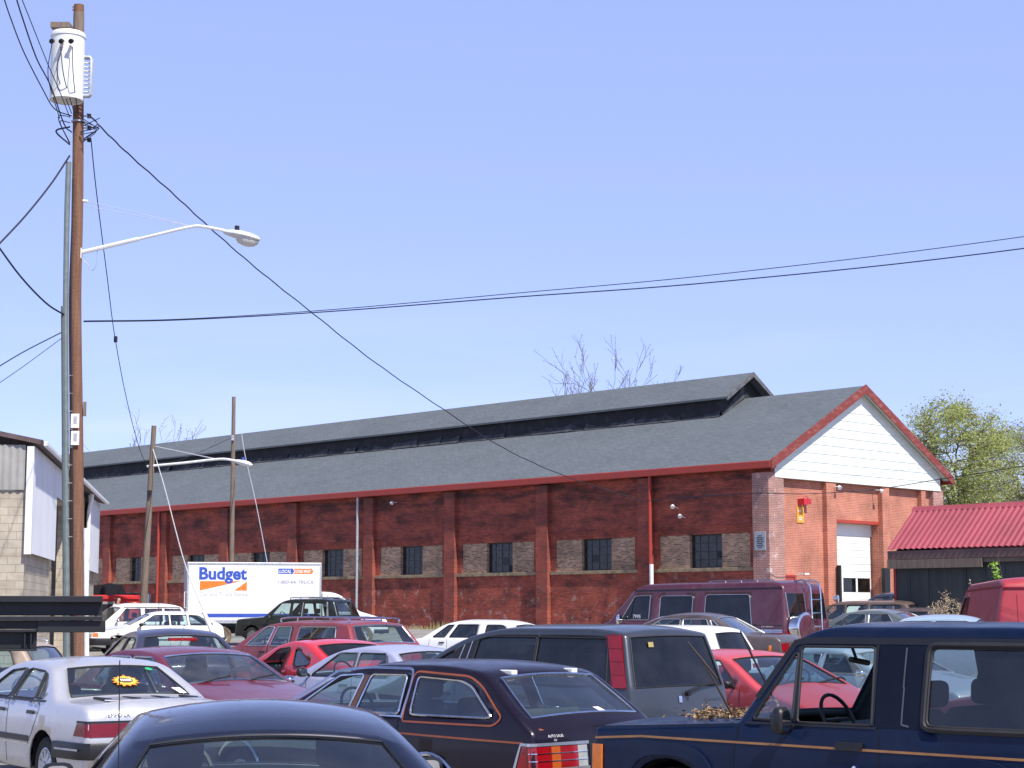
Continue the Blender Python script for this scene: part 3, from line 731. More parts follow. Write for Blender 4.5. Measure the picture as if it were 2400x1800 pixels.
# roof: two slopes, ridge, red fascias
ez, es, rz = 7.74, -.36, 11.2; m_ = BWD / 2; sl_ = (rz - ez) / (m_ - es); OV = -.32
rf = MB()
for sg in (1, -1):
    X = (lambda s: s) if sg > 0 else (lambda s: BWD - s)
    a, b_ = es, m_
    v = [(X(a), OV, ez), (X(b_), OV, rz), (X(b_), BL + .3, rz), (X(a), BL + .3, ez)]
    rf.add(v + [(x, y, z - .14) for x, y, z in v], [(0, 1, 2, 3), (7, 6, 5, 4), (0, 4, 5, 1), (3, 2, 6, 7), (0, 3, 7, 4)])
bpart('roof', rf, 'shingle', smooth=False)
bpart('gutter', MB().box(es - .08, es + .03, OV + .02, BL + .3, ez - .30, ez - .01), 'red_trim', smooth=False, bevel=.03)
bpart('gutter', MB().box(BWD - es - .03, BWD - es + .10, OV + .02, BL + .3, ez - .30, ez - .01), 'red_trim', smooth=False)
bpart('soffit', MB().box(es + .04, -.0, OV + .05, BL, ez - .27, ez - .2), 'red_trim', smooth=False)
for sg in (1, -1):
    X = (lambda s: s) if sg > 0 else (lambda s: BWD - s)
    pts = [(es - .05, ez + .02), (m_, rz + .05), (m_, rz - .33), (es - .05, ez - .36)]
    if sg < 0: pts = pts[::-1]
    mb = MB().prism(pts, lambda p, q: (X(p), OV - .05, q), lambda p, q: (X(p), OV - .003, q)); bpart('rake_board', mb, 'red_trim_worn', smooth=False)
    pts = [(es + .0, ez - .12), (m_, rz - .12), (m_, rz - .17), (es + .0, ez - .17)]
    bpart('rake_soffit', MB().prism(pts, lambda p, q: (X(p), OV, q), lambda p, q: (X(p), .1, q)), 'siding', smooth=False)
sd_m = MB(); z = 7.12; k = 0
while z < rz - .35:
    h = .36; zz = min(z + h, rz - .3)
    e0 = max(es + .25, es + (z - ez + .22) / sl_); e1 = max(es + .25, es + (zz - ez + .22) / sl_)
    a0, a1 = max(.2, e0), max(.2, e1)
    v = [(a0, -.060, z), (BWD - a0, -.060, z), (BWD - a1, -.045, zz), (a1, -.045, zz)]
    sd_m.add(v + [(x, .12, q) for x, y, q in v], [(0, 1, 2, 3), (7, 6, 5, 4), (0, 4, 5, 1), (3, 2, 6, 7), (0, 3, 7, 4), (1, 5, 6, 2)]); z += h + .004
bpart('gable_siding', sd_m, 'siding', smooth=False)
# clerestory
tc_, rzc, hwc, ezc, cw, tw_ = 5.5, 12.31, 1.85, 11.10, 1.6, 5.95
cr = MB()
for sg in (1, -1):
    X = lambda d: m_ - sg * d
    v = [(X(hwc), tc_, ezc), (X(0), tc_, rzc), (X(0), BL - 5, rzc), (X(hwc), BL - 5, ezc)]
    cr.add(v + [(x, y, z - .09) for x, y, z in v], [(0, 1, 2, 3), (7, 6, 5, 4), (0, 4, 5, 1), (3, 2, 6, 7), (0, 3, 7, 4)])
bpart('clerestory_roof', cr, 'shingle', smooth=False)
zb_ = rz - sl_ * cw
cwl = MB().box(m_ - cw, m_ - cw + .12, tw_, BL - 5.4, zb_ - .3, ezc + .1).box(m_ + cw - .12, m_ + cw, tw_, BL - 5.4, zb_ - .3, ezc + .1)
cwl.prism([(m_ - cw + .12, zb_ - .3), (m_ + cw - .12, zb_ - .3), (m_ + cw - .12, ezc + .05), (m_, rzc - .12), (m_ - cw + .12, ezc + .05)], lambda p, q: (p, tw_, q), lambda p, q: (p, tw_ + .12, q))
bpart('clerestory_wall', cwl, 'tar', smooth=False)
rk = MB()
for sg in (1, -1):
    X = lambda d: m_ - sg * d
    p = [(hwc, ezc + .02), (0, rzc + .02), (0, rzc - .2), (hwc, ezc - .17)]
    rk.prism(p if sg > 0 else p[::-1], lambda a, q: (X(a), tc_ - .05, q), lambda a, q: (X(a), tc_ - .002, q))
bpart('clerestory_rake', rk, simple('grey_trim', (.13, .13, .135), .8, c2=(.07, .07, .075), scale=3), smooth=False)
rng = random.Random(3); fl = MB(); t = tw_
while t < BL - 6:
    L_ = rng.uniform(.5, 2.2); h0, h1 = rng.uniform(.06, .34), rng.uniform(.04, .30); x = m_ - cw
    fl.add([(x - .16 - h0 * .2, t, zb_ - .07), (x - .16 - h1 * .2, t + L_, zb_ - .07), (x - .02, t + L_ + rng.uniform(-.2, .2), zb_ + h1), (x - .03, t + L_ * .5, zb_ + min(h0, h1) * .8), (x - .02, t + .1, zb_ + h0)], [(0, 1, 2, 3, 4)])
    t += L_ * .92
bpart('torn_flashing', fl, 'tar_torn', smooth=False)
bpart('apron_flashing', MB().prism([(m_ - cw - .02, zb_ - .05), (m_ - .1, rz + .02), (m_ - .1, rz + .55), (m_ - cw - .02, zb_ + .12)], lambda p, q: (p, tw_ - .04, q), lambda p, q: (p, tw_ - .004, q)), 'tar_torn', smooth=False)
# downspouts on the long wall
def spout(t, cuts):
    for z0, z1, m, r in cuts: bpart('downspout', MB().tube([(-.30, t, z0), (-.30, t, z1)], r, 10), m)
spout(5.98, [(3.85, 7.45, 'red_trim', .07)]); spout(5.93, [(.3, 3.85, 'white_paint', .085)])
spout(24.75, [(.4, 7.45, 'galv', .06)]); spout(41.9, [(.5, 7.45, 'red_trim', .07)])
# small fittings fixed to the walls
pq = MB().box(-.255, -.222, .12, .66, 4.28, 5.0); P_ = bpart('plaque', pq, simple('cast_plaque', (.42, .44, .46), .5, .3), smooth=False, bevel=.01)
v, f = text_mesh('WAREHOUSE', .1); lines = MB()
for i in range(7):
    zz = 4.83 - i * .075; wd_ = [.18, .36, .30, .36, .26, .34, .2][i]; lines.box(-.262, -.2562, .39 - wd_ / 2, .39 + wd_ / 2, zz, zz + .028)
bpart('plaque_relief', lines, 'dark_mark', P_, smooth=False)
def flood(s, t, z, dv, wall):
    mb = MB().tube([wall, (s, t, z)], .02, 6); h = MB().lathe([(.03, -.06), (.07, 0), (.095, .08), (.09, .085), (.001, .075)], n=14, caps=False)
    q = Vector(dv).to_track_quat('Z', 'Y').to_matrix().to_4x4(); h.xf(Matrix.Translation((s, t, z)) @ q); mb.add(h.v, h.f); bpart('floodlight', mb, 'white_paint')
flood(-.35, 4.72, 6.18, (-.5, -.4, -.8), (0, 4.72, 6.1)); flood(-.35, 4.35, 5.78, (-.4, -.6, -.7), (0, 4.35, 5.7))
flood(4.15, -.25, 6.92, (-.2, -.6, -.6), (4.1, .1, 6.98)); flood(7.1, -.25, 6.92, (.2, -.6, -.6), (7.1, .2, 6.98))
flood(-.3, 22.2, 7.1, (-.5, -.1, -.8), (0, 22.2, 7.1))
hb = MB().box(1.95, 2.2, -.12, .2, 6.12, 6.36).box(2.28, 2.5, -.06, .2, 6.16, 6.38).tube([(2.0, 0, 6.36), (2.12, -.1, 6.48), (2.4, 0, 6.38)], .015, 5); bpart('alarm_horn', hb, simple('fire_red', (.55, .02, .03), .4), smooth=False, bevel=.015)
sg_ = bpart('warning_sign', MB().box(1.86, 2.32, .17, .198, 5.42, 6.05), simple('orange_sign', (.75, .36, .03), .5), smooth=False)
bpart('sign_lettering', MB().box(1.96, 2.12, .1655, .1695, 5.86, 5.92).box(1.98, 2.2, .1655, .1695, 5.60, 5.64).box(1.98, 2.2, .1655, .1695, 5.52, 5.55), 'white_mark', sg_, smooth=False)
rd = bpart('red_door', MB().box(1.0, 1.55, .15, .198, 1.2, 3.28), 'red_door', smooth=False)
bpart('door_frame', MB().box(.92, .995, .12, .198, 1.2, 3.36).box(1.555, 1.63, .12, .198, 1.2, 3.36).box(.995, 1.555, .12, .198, 3.285, 3.36), 'red_trim', rd, smooth=False)
bpart('wall_lamp', MB().tube([(1.75, .2, 3.36), (1.75, -.15, 3.42)], .02, 6).box(1.68, 1.95, -.3, -.1, 3.36, 3.43), 'white_paint', smooth=False)
bpart('meter_box', MB().box(-.02, .28, -.14, -.042, 2.85, 3.1), 'white_paint', smooth=False, bevel=.01)
bpart('meter_box', MB().box(-.16, -.002, 42.9, 43.2, 2.3, 2.95), 'galv', smooth=False, bevel=.01)
bpart('meter_box', MB().lathe([(.14, 0), (.14, .1), (.1, .14), (.001, .15)], (-.16, 42.45, 3.05), 'x', 14), 'red_trim')
def bw(s, t, z): return C0 + WV * s + LV * t + Vector((0, 0, z))
for s, w_, h in ((4.13, .06, 3.78), (7.42, .2, 3.72)):
    o = ob('bollard', MB().box(-w_, w_, -.09, .09, 0, h - 1.0), 'black', smooth=False, bevel=.02); o.location = bw(s, -.16, 1.0); o.rotation_euler = (0, 0, AW)
    tag(o, 'tall %s black steel guard post at the %s of the white garage door' % (('thin', 'left') if s < 5 else ('broad', 'right')), 'guard post', 'guard posts beside the garage door')

# ------------------------------------------------------------------ shed with red corrugated roof
SR = 1.27; S0 = Vector((8.7705 * SR, 41.7407 * SR, 0)); SZ = EYE + (3.3011 - EYE) * SR; SH = 1.0907 * SR; SRZ = EYE + (4.3002 - EYE) * SR
Sh = thing('shed', 'grey timber shed with pinkish red corrugated metal roof beside the warehouse', 'shed', S0, AW)
def corr(name, p0, du, dv, n, amp, m, parent, thick=.012, seg=4):
    """corrugated sheet: ribs repeat along du, run along dv"""
    p0, du, dv = Vector(p0), Vector(du), Vector(dv); nn = du.cross(dv).normalized(); mb = MB(); N = n * seg
    for k in range(N + 1):
        o = nn * (amp * math.sin(2 * math.pi * k / seg)); q = p0 + du * k / N + o
        mb.v += [q, q + dv, q - nn * thick, q + dv - nn * thick]
    for k in range(N):
        a, b = 4 * k, 4 * k + 4; mb.f += [(a, b, b + 1, a + 1), (a + 2, a + 3, b + 3, b + 2), (a, a + 2, b + 2, b), (a + 1, b + 1, b + 3, a + 3)]
    return ob(name, mb, m, parent, angle=70)
M['red_roof'] = simple('red_roof_sheet', (.36, .068, .088), .5, c2=(.27, .055, .068), scale=.7, lo=.35, hi=.7)
SLEN = 16
corr('roof', (-.12, -SLEN, SZ), (0, SLEN + .1, 0), (SH + .12, 0, SRZ - SZ), 84, .021, 'red_roof', Sh, seg=6)
corr('roof', (2 * SH + .12, .1, SZ), (0, -SLEN - .1, 0), (-SH - .12, 0, SRZ - SZ), 84, .028, 'red_roof', Sh, seg=6)
ob('ridge_cap', MB().prism([(SH - .14, SRZ - .10), (SH, SRZ + .05), (SH + .14, SRZ - .10), (SH, SRZ + .02)], lambda p, q: (p, -SLEN, q), lambda p, q: (p, .15, q)), 'red_roof', Sh, smooth=False)
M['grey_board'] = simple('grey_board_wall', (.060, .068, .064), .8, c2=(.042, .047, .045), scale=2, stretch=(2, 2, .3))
wb = MB(); k = 0; tt = -SLEN
while tt < 0:
    wd_ = min(.62, -tt); wb.box(.12 + (.008 if k % 2 else 0), .2, tt + .008, tt + wd_ - .008, .3, SZ - .1); tt += .62; k += 1
wb.box(.14, .19, -SLEN, 0, .3, SZ - .1); wb.box(.2, 2 * SH - .1, -.1, 0, .3, SZ - .02); wb.prism([(.2, SZ - .02), (2 * SH - .1, SZ - .02), (SH, SRZ - .1)], lambda p, q: (p, -.1, q), lambda p, q: (p, 0, q)); wb.box(2 * SH - .2, 2 * SH - .1, -SLEN, -.1, .3, SZ - .02)
ob('board_wall', wb, 'grey_board', Sh, smooth=False)
fas = simple('brown_fascia', (.17, .10, .085), .8, c2=(.12, .075, .07), scale=2)
ob('fascia', MB().box(-.10, -.04, -SLEN, .12, SZ - .30, SZ - .045), fas, Sh, smooth=False, bevel=.01)
ob('under_fascia', MB().box(-.035, .10, -SLEN, -3.0, SZ - .42, SZ - .305).box(-.12, -.06, -3.0, .12, SZ - .56, SZ - .305), 'grey_wood', Sh, smooth=False)
ob('corner_trim', MB().box(.1, .2, -.02, .06, .3, SZ - .5), 'red_trim', Sh, smooth=False)

# ------------------------------------------------------------------ concrete block garage on the left
M['block'] = brick('concrete_block', (.47, .415, .33), (.43, .38, .30), (.34, .295, .225), (.24, .19, .13), .45, msize=.012)
for x in M['block'].node_tree.nodes:
    if x.type == 'TEX_BRICK': x.inputs['Brick Width'].default_value = .41; x.inputs['Row Height'].default_value = .203
GA = math.atan2(.988, -.157) - math.pi / 2
Ga = thing('block_garage', 'cream concrete block garage with white ribbed metal siding behind the utility pole', 'garage', (-12.11, 45, 0), GA)
# local: +y along the side wall (away), -x along the front wall (left); wall plane x = 0
GH = 6.05
ob('block_wall', MB().box(-.3, 0, 0, 6.6, .1, 5.9).box(-.3, 0, 12.1, 24.6, .1, 5.9).box(-.3, 0, 6.601, 12.099, 5.2, 5.9).box(-.75, -.45, 6.3, 12.4, .1, 5.6).box(-9, -.301, 0, .3, .1, 4.88).box(-9, -.3, 24.3, 24.6, .1, 6), 'block', Ga, smooth=False)
M['rib_white'] = simple('white_ribbed_metal', (.72, .74, .78), .45, c2=(.62, .64, .68), scale=.8, lo=.45, hi=.75)
M['rib_grey'] = simple('grey_ribbed_metal', (.34, .33, .31), .55, c2=(.25, .245, .225), scale=1.2, lo=.4, hi=.7)
for y0, y1, z0 in ((0, 6.6, 3.33), (6.6, 12.1, 5.15), (12.1, 12.9, 3.33), (18.9, 24.7, 3.38)):
    corr('metal_siding', (.14, y1, z0), (0, y0 - y1, 0), (0, 0, 6.0 - z0), int((y1 - y0) / .3), .02, 'rib_white', Ga, seg=4)
ob('corner_flashing', MB().box(.0, .17, -.16, -.02, 3.3, 5.98), 'rib_white', Ga, smooth=False)
corr('gable_cladding', (-9, -.06, 4.9), (8.95, 0, 0), (0, 0, 1.12), 50, .018, 'rib_grey', Ga, seg=4)
corr('gable_cladding', (-9, -.05, 6.0), (6.5, 0, 0), (0, 0, .75), 36, .018, 'rib_grey', Ga, seg=4)
rfm = simple('rusty_roof_edge', (.12, .085, .085), .8, c2=(.08, .05, .05), scale=3)
pr = [(.38, GH - .02), (.38, GH + .08), (-9, GH + 1.93), (-9, GH + 1.83)]
ob('roof', MB().prism(pr, lambda p, q: (p, -.14, q), lambda p, q: (p, 24.9, q)), rfm, Ga, smooth=False)
ob('gutter', MB().box(.385, .48, -.14, 24.9, GH - .06, GH + .06), 'rib_white', Ga, smooth=False, bevel=.02)
ob('rake_board', MB().prism([(.38, GH - .03), (.38, GH + .09), (-9, GH + 1.95), (-9, GH + 1.82)], lambda p, q: (p, -.19, q), lambda p, q: (p, -.142, q)), rfm, Ga, smooth=False)
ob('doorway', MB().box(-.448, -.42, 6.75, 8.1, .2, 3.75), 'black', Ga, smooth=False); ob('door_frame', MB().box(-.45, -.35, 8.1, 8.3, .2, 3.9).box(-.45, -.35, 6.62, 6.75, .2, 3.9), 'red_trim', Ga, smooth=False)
ob('doorway', MB().box(-.003, .02, 13.2, 15.6, .2, 2.6), 'grey_board', Ga, smooth=False)
ob('downspout', MB().tube([(.3, 18.4, GH - .05), (.2, 18.4, 5.4), (.2, 18.4, .3)], .07, 8), 'white_paint', Ga)
ob('window', MB().box(-1.35, -.95, -.1, -.03, 5.15, 5.75), 'dark_glass', Ga, smooth=False)
ob('wall_lamp', MB().tube([(-.85, 0, 4.05), (-.85, -.22, 4.1)], .03, 6).lathe([(.1, 0), (.12, .08), (.05, .2)], (-.85, -.25, 3.98), 'z', 12), 'galv', Ga)
# ------------------------------------------------------------------ the parked cars
def sedan_outline(L, H, hc, uc, ut, ub, ud, hd, nose=.74, zt=None, zt2=None, um=None, un=None):
    zt = zt or H - .06; zt2 = zt2 or H - .06; um = um or ut + .45; un = un or ub - .3
    return [(.12, .33), (0, .40, .04), (0, .58, .05), (.09, nose, .10), (uc, hc, .05), (ut, zt, .22), (um, H, .5), (un, H - .005, .4), (ub, zt2, .16), (ud, hd, .06), (L - .12, hd - .025, .09), (L - .035, hd - .10, .05), (L, .56, .08), (L - .1, .33)]
def std_front(c, zl=(.62, .74), grille='black', bump='black', lamp='clear_lamp'):
    L = c.L; w = c.W / 2
    for sd_ in (1, -1): c.end_patch('headlight', sd_ * (w - .5), sd_ * (w - .13), zl[0], zl[1], lamp, False)
    c.end_patch('grille', -(w - .53), w - .53, zl[0], zl[1], grille, False)
    c.bumper('bumper', .38, .56, bump, False)
def std_rear(c, zl=(.66, .80), bump='black', lamp='red_lamp', y0=.42, plate=True):
    w = c.W / 2
    for sd_ in (1, -1): c.end_patch('tail_light', sd_ * y0, sd_ * (w - .10), zl[0], zl[1], lamp)
    c.bumper('bumper', .38, .57, bump)
    if plate: c.end_patch('number_plate', -.15, .15, zl[0], zl[0] + .13, 'white_paint', off=.012)
cars = {}
# 1 black saloon in front, only roof and rear glass in view
P_BLACK = paint('midnight_paint', (.012, .016, .034), .3, .22, .8, .03)
c = Car('parked_car', 'black saloon nearest the camera, seen from behind with its roof and big rear window', 'car', -1.28, 9.11, 101.1, -.02, 4.6, 1.76, 1.40,
    [(.12, .33), (0, .42, .04), (0, .6, .05), (.15, .74, .14), (1.1, .93, .2), (1.95, 1.30, .35), (2.5, 1.395, .6), (2.95, 1.375, .5), (3.32, 1.285, .2), (4.02, .98, .1), (4.45, .93, .15), (4.56, .8, .08), (4.6, .55, .08), (4.5, .33)],
    .98, (.9, 3.6, .31), P_BLACK, tum=.74, fil=.11, crown=.05, ws=((1.2, .98), (1.93, 1.28)), bl=((3.36, 1.27), (3.98, 1.0)), pil=(.09, .085),
    wins=[rounded([(1.55, 1.0), (2.05, 1.245), (2.42, 1.295), (2.46, 1.0)], True, .05), rounded([(2.54, 1.0), (2.50, 1.30), (2.95, 1.275), (3.42, 1.12), (3.36, 1.0)], True, .09)], seats='seat_dark', auto=False, trim='seam')
std_rear(c); std_front(c); c.mirror(1.62, .98, 1); c.mirror(1.62, .98, -1)
c.strip('roof_seam', [[(1.9, 1.33), (2.5, 1.34), (3.2, 1.27)]], .012, 'seam', .004)
ob('antenna', MB().tube([(c.L/2 - 4.1, .62, .96), (c.L/2 - 4.12, .63, 1.66)], .0022, 4), 'black', c.root)
cars['black'] = c
# 2 silver saloon
P_SILVER = paint('silver_paint', (.58, .58, .60), .45, .30, .6, .1)
c = Car('parked_car', 'silver saloon with red tail lamp, whitewall wheel and flame sticker in its rear window', 'car', -4.75, 20.0, 125.1, 0, 4.48, 1.73, 1.335,
    [(.12, .34), (0, .40, .04), (0, .58, .05), (.1, .74, .1), (1.2, .93, .05), (1.86, 1.26, .22), (2.3, 1.335, .5), (2.85, 1.325, .4), (3.15, 1.275, .10), (3.74, .955, .05), (4.34, .935, .10), (4.44, .855, .05), (4.48, .55, .08), (4.38, .34)],
    .95, (.88, 3.48, .30), P_SILVER, tum=.58, fil=.06, crown=.04, ws=((1.25, .955), (1.86, 1.255)), bl=((3.19, 1.255), (3.70, .975)), pil=(.08, .125),
    wins=[rounded([(1.62, .965), (2.06, 1.225), (2.44, 1.255), (2.42, .965)], True, .04), rounded([(2.52, .965), (2.56, 1.255), (3.02, 1.235), (3.16, .965)], True, .04), rounded([(3.22, .975), (3.09, 1.215), (3.13, 1.205), (3.37, .975)], True, .02)], rim='cover', seats='inner', auto=False)
for sd_ in (1, -1):
    c.end_patch('tail_light', sd_ * .36, sd_ * .80, .635, .765, 'dark_red_lamp', skew=-.05 * sd_)
    c.side_poly('tail_light', [(4.20, .64), (4.26, .765), (4.43, .765), (4.45, .64)], 'dark_red_lamp', .003, sd_)
    c.side_poly('lamp_shade', [(4.25, .768), (4.255, .79), (4.43, .79), (4.43, .768)], 'black', .004, sd_)
c.end_patch('lamp_shade', -.80, .80, .768, .79, 'black', off=.007)
c.end_patch('number_plate', -.15, .15, .63, .75, 'white_paint', off=.012)
c.bumper('bumper', .42, .58, 'black', wrap=.62); c.strip('bumper_moulding', [[(3.92, .515), (4.40, .515)]], .02, 'galv', .062)
c.strip('side_moulding', [[(.95, .56), (3.12, .56)]], .06, 'black', .008); c.strip('side_moulding', [[(.95, .51), (3.12, .51)]], .015, 'chrome', .009)
c.side_poly('pillar_cover', [(2.43, .965), (2.45, 1.25), (2.55, 1.25), (2.51, .965)], 'black', .004); c.side_poly('pillar_cover', [(3.165, .97), (3.03, 1.235), (3.085, 1.222), (3.215, .97)], 'black', .004)
c.strip('belt_moulding', [[(1.5, .945), (3.2, .945), (3.48, .952)]], .022, 'black', .005)
c.seams([[(1.42, .3), (1.42, .93)], [(2.46, .3), (2.46, .94)], [(3.36, .9), (3.3, .78), (3.2, .62), (3.08, .5)], [(3.28, .94), (3.36, .9)]])
c.handle(2.22, .83); c.handle(3.07, .83); std_front(c); c.mirror(1.7, .95, 1)
c.text('badge_lettering', 'TEMPO LX', .055, .60, .825)
for k in range(4):
    y = .46 - k * .31; zt_ = lambda u: c.top(u) + .028
    ob('deck_rack_bar', MB().box(c.L/2 - 4.24, c.L/2 - 3.86, y - .02, y + .02, zt_(4.0) - .012, zt_(4.0) + .01), 'black', c.root, smooth=False)
ob('deck_rack_bar', MB().tube([(c.L/2 - 4.26, .52, c.top(4.2) + .03), (c.L/2 - 4.26, -.52, c.top(4.2) + .03)], .008, 5), 'chrome', c.root)
def on_back(car, t, v, off=.012):       # point on the rear glass: t across (+left), v 0 top .. 1 bottom
    i0, i1 = car.marks['bl']; a, b = car.rows[i0], car.rows[i1]; n = len(a); K = 4
    def pick(r): x = (1 - t) / 2 * 10; k = min(9, int(x)); return r[K + k].lerp(r[K + k + 1], x - k)
    p = pick(a).lerp(pick(b), v); d = (pick(b) - pick(a)).normalized(); nn = Vector((-1, 0, 0)) - d * d.dot(Vector((-1, 0, 0))); return p + nn.normalized() * off
def back_decal(car, name, poly, m, off=.012):
    mb = MB(); v = [on_back(car, p[0], p[1], off) for p in poly]; cx = sum(p[0] for p in poly) / len(poly); cy = sum(p[1] for p in poly) / len(poly)
    v.append(on_back(car, cx, cy, off)); k = len(v) - 1; mb.add(v, [(i, (i + 1) % k, k) for i in range(k)]); return ob(name, mb, m, car.root, smooth=False)
fl_o = simple('flame_orange', (.75, .28, .02), .5); fl_y = simple('flame_yellow', (.8, .55, .08), .5)
rg = random.Random(5)
def fpoly(cx, cy, rx, ry, spike): return [(cx + rx * math.cos(a) * (1 + (spike * rg.uniform(.3, 1) if i % 2 else 0)), cy + ry * math.sin(a) * (1 + (spike * rg.uniform(.3, 1) if i % 2 else 0))) for i in range(26) for a in [2 * math.pi * i / 26]]
back_decal(c, 'window_sticker', fpoly(-.02, .58, .20, .15, .45), fl_o); back_decal(c, 'window_sticker', fpoly(-.02, .58, .19, .13, .2), fl_y, .015)
back_decal(c, 'window_sticker', fpoly(-.02, .58, .14, .085, 0), simple('flame_brown', (.14, .05, .02), .5), .018)
for i in range(6): x = .08 - i * .036; back_decal(c, 'sticker_lettering', [(x, .54), (x - .024, .54), (x - .024, .62), (x, .62)], 'white_mark', .021)
back_decal(c, 'inspection_sticker', fpoly(-.72, .13, .08, .045, 0), simple('green_sticker', (.03, .45, .16), .5)); back_decal(c, 'window_sticker', [(-.78, .80), (-.96, .78), (-.98, .97), (-.84, .98)], 'white_mark')
cars['silver'] = c
# 3 dark estate with orange pinstripes
P_AUB = paint('aubergine_paint', (.010, .006, .014), .15, .25, .22, .02, .3)
stripe = simple('orange_pinstripe', (.30, .075, .028), .4)
c = Car('parked_car', 'dark aubergine estate car with orange pinstripes and chrome framed rear hatch', 'car', -.93, 16.86, 136.3, -.01, 4.6, 1.76, 1.40,
    [(.12, .36), (0, .42, .04), (0, .62, .05), (.05, .82, .08), (1.42, .95, .04), (2.10, 1.30, .16), (2.5, 1.39, .5), (3.45, 1.40, .6), (3.93, 1.345, .14), (4.47, .955, .05), (4.565, .875, .05), (4.6, .55, .08), (4.5, .36)],
    .96, (.85, 3.44, .295), P_AUB, tum=.42, fil=.055, crown=.04, ws=((1.47, .97), (2.06, 1.28)), bl=((4.00, 1.295), (4.43, .985)), pil=(.08, .085), trim='chrome', bulge=.04, auto=False,
    wins=[rounded([(1.66, .985), (2.13, 1.285), (2.44, 1.305), (2.38, .985)], True, .03), rounded([(2.48, .985), (2.54, 1.305), (3.0, 1.31), (3.04, .985)], True, .04), rounded([(3.18, .985), (3.14, 1.30), (3.68, 1.275), (3.82, 1.23), (4.12, 1.0), (4.06, .985)], True, .05)], rim='cover', seats='seat_dark')
c.strip('pinstripe', [rounded([(3.11, .93), (3.08, 1.345), (3.76, 1.315), (3.93, 1.24), (4.24, .99), (4.16, .925), (3.11, .925)], False, .07), [(.3, .835), (2.2, .84), (4.48, .80)]], .016, stripe, .004)
c.end_patch('pinstripe', -.68, .68, .9, .912, stripe, off=.004, thick=.003)
c.strip('drip_rail', [rounded([(1.50, 1.00), (2.10, 1.335), (2.5, 1.365), (3.06, 1.365), (3.09, 1.2), (3.09, .95)], False, .06)], .022, 'chrome', .006)
c.strip('belt_moulding', [[(1.5, .965), (3.08, .965)]], .014, 'chrome', .006)
c.side_poly('pillar_cover', [(2.40, .985), (2.46, 1.30), (2.52, 1.30), (2.46, .985)], simple('brown_pillar', (.10, .05, .035), .5), .004)
c.seams([[(3.05, .3), (3.03, .62), (3.05, .7), (3.05, .95)], [(2.4, .3), (2.4, .95)], [(1.35, .3), (1.38, .92)]])
c.side_tube('wheel_arch_trim', [(3.44 + .375 * math.cos(math.pi * k / 16), .295 + .375 * math.sin(math.pi * k / 16)) for k in range(17)], .018, 'chrome', 1, False)
c.side_tube('wheel_arch_trim', [(.85 + .375 * math.cos(math.pi * k / 16), .295 + .375 * math.sin(math.pi * k / 16)) for k in range(17)], .018, 'chrome', 1, False)
for sd_ in (1, -1):
    c.end_patch('tail_light', sd_ * .60, sd_ * .81, .60, .775, 'red_lamp'); c.end_patch('tail_light', sd_ * .50, sd_ * .598, .60, .775, simple('deep_amber_lens', (.42, .085, .008), .2, coat=.4)); c.end_patch('tail_light', sd_ * .30, sd_ * .498, .60, .775, 'red_lamp'); c.end_patch('reversing_light', sd_ * .19, sd_ * .298, .60, .775, simple('milky_lens', (.34, .36, .36), .3))
    c.side_poly('tail_light', [(4.42, .60), (4.47, .775), (4.56, .775), (4.57, .60)], 'red_lamp', .004, sd_)
    c.end_patch('lamp_frame', sd_ * .17, sd_ * .82, .776, .80, 'alu', off=.012); c.end_patch('lamp_frame', sd_ * .17, sd_ * .82, .578, .599, 'alu', off=.012)
    for z in (.655, .715): c.end_patch('lamp_frame', sd_ * .19, sd_ * .81, z, z + .006, 'chrome', off=.011)
    c.side_poly('lamp_frame', [(4.38, .585), (4.45, .80), (4.57, .80), (4.57, .777), (4.46, .777), (4.41, .597)], 'alu', .006, sd_)
c.end_patch('tailgate_trim', -.16, .16, .60, .79, 'black'); c.bumper('bumper', .34, .50, 'chrome', off=.09, wrap=.45); c.strip('rocker_moulding', [[(3.98, .40), (4.4, .40)]], .07, 'chrome', .01)
for y in (.42, -.34): ob('hatch_hinge', MB().box(c.L/2 - 4.02, c.L/2 - 3.84, y - .035, y + .035, 1.345, 1.385).xf(Matrix.Translation((0, 0, -.02)) @ Matrix.Identity(4)), 'white_paint', c.root, smooth=False, bevel=.008)
v, f = text_mesh('MARTINS', .04)
c.text('dealer_lettering', 'AUTO SALES', .030, .62, .842, 'white_mark'); c.text('dealer_lettering', '555', .022, .56, .812, 'white_mark')
back_decal(c, 'paper_sheet', [(-.18, .90), (-.30, .90), (-.36, 1.0), (-.24, 1.0)], 'white_mark')
c.handle(2.16, .88, m='chrome'); c.handle(2.78, .88, m='chrome'); std_front(c); c.mirror(1.66, .96, 1)
cars['estate'] = c
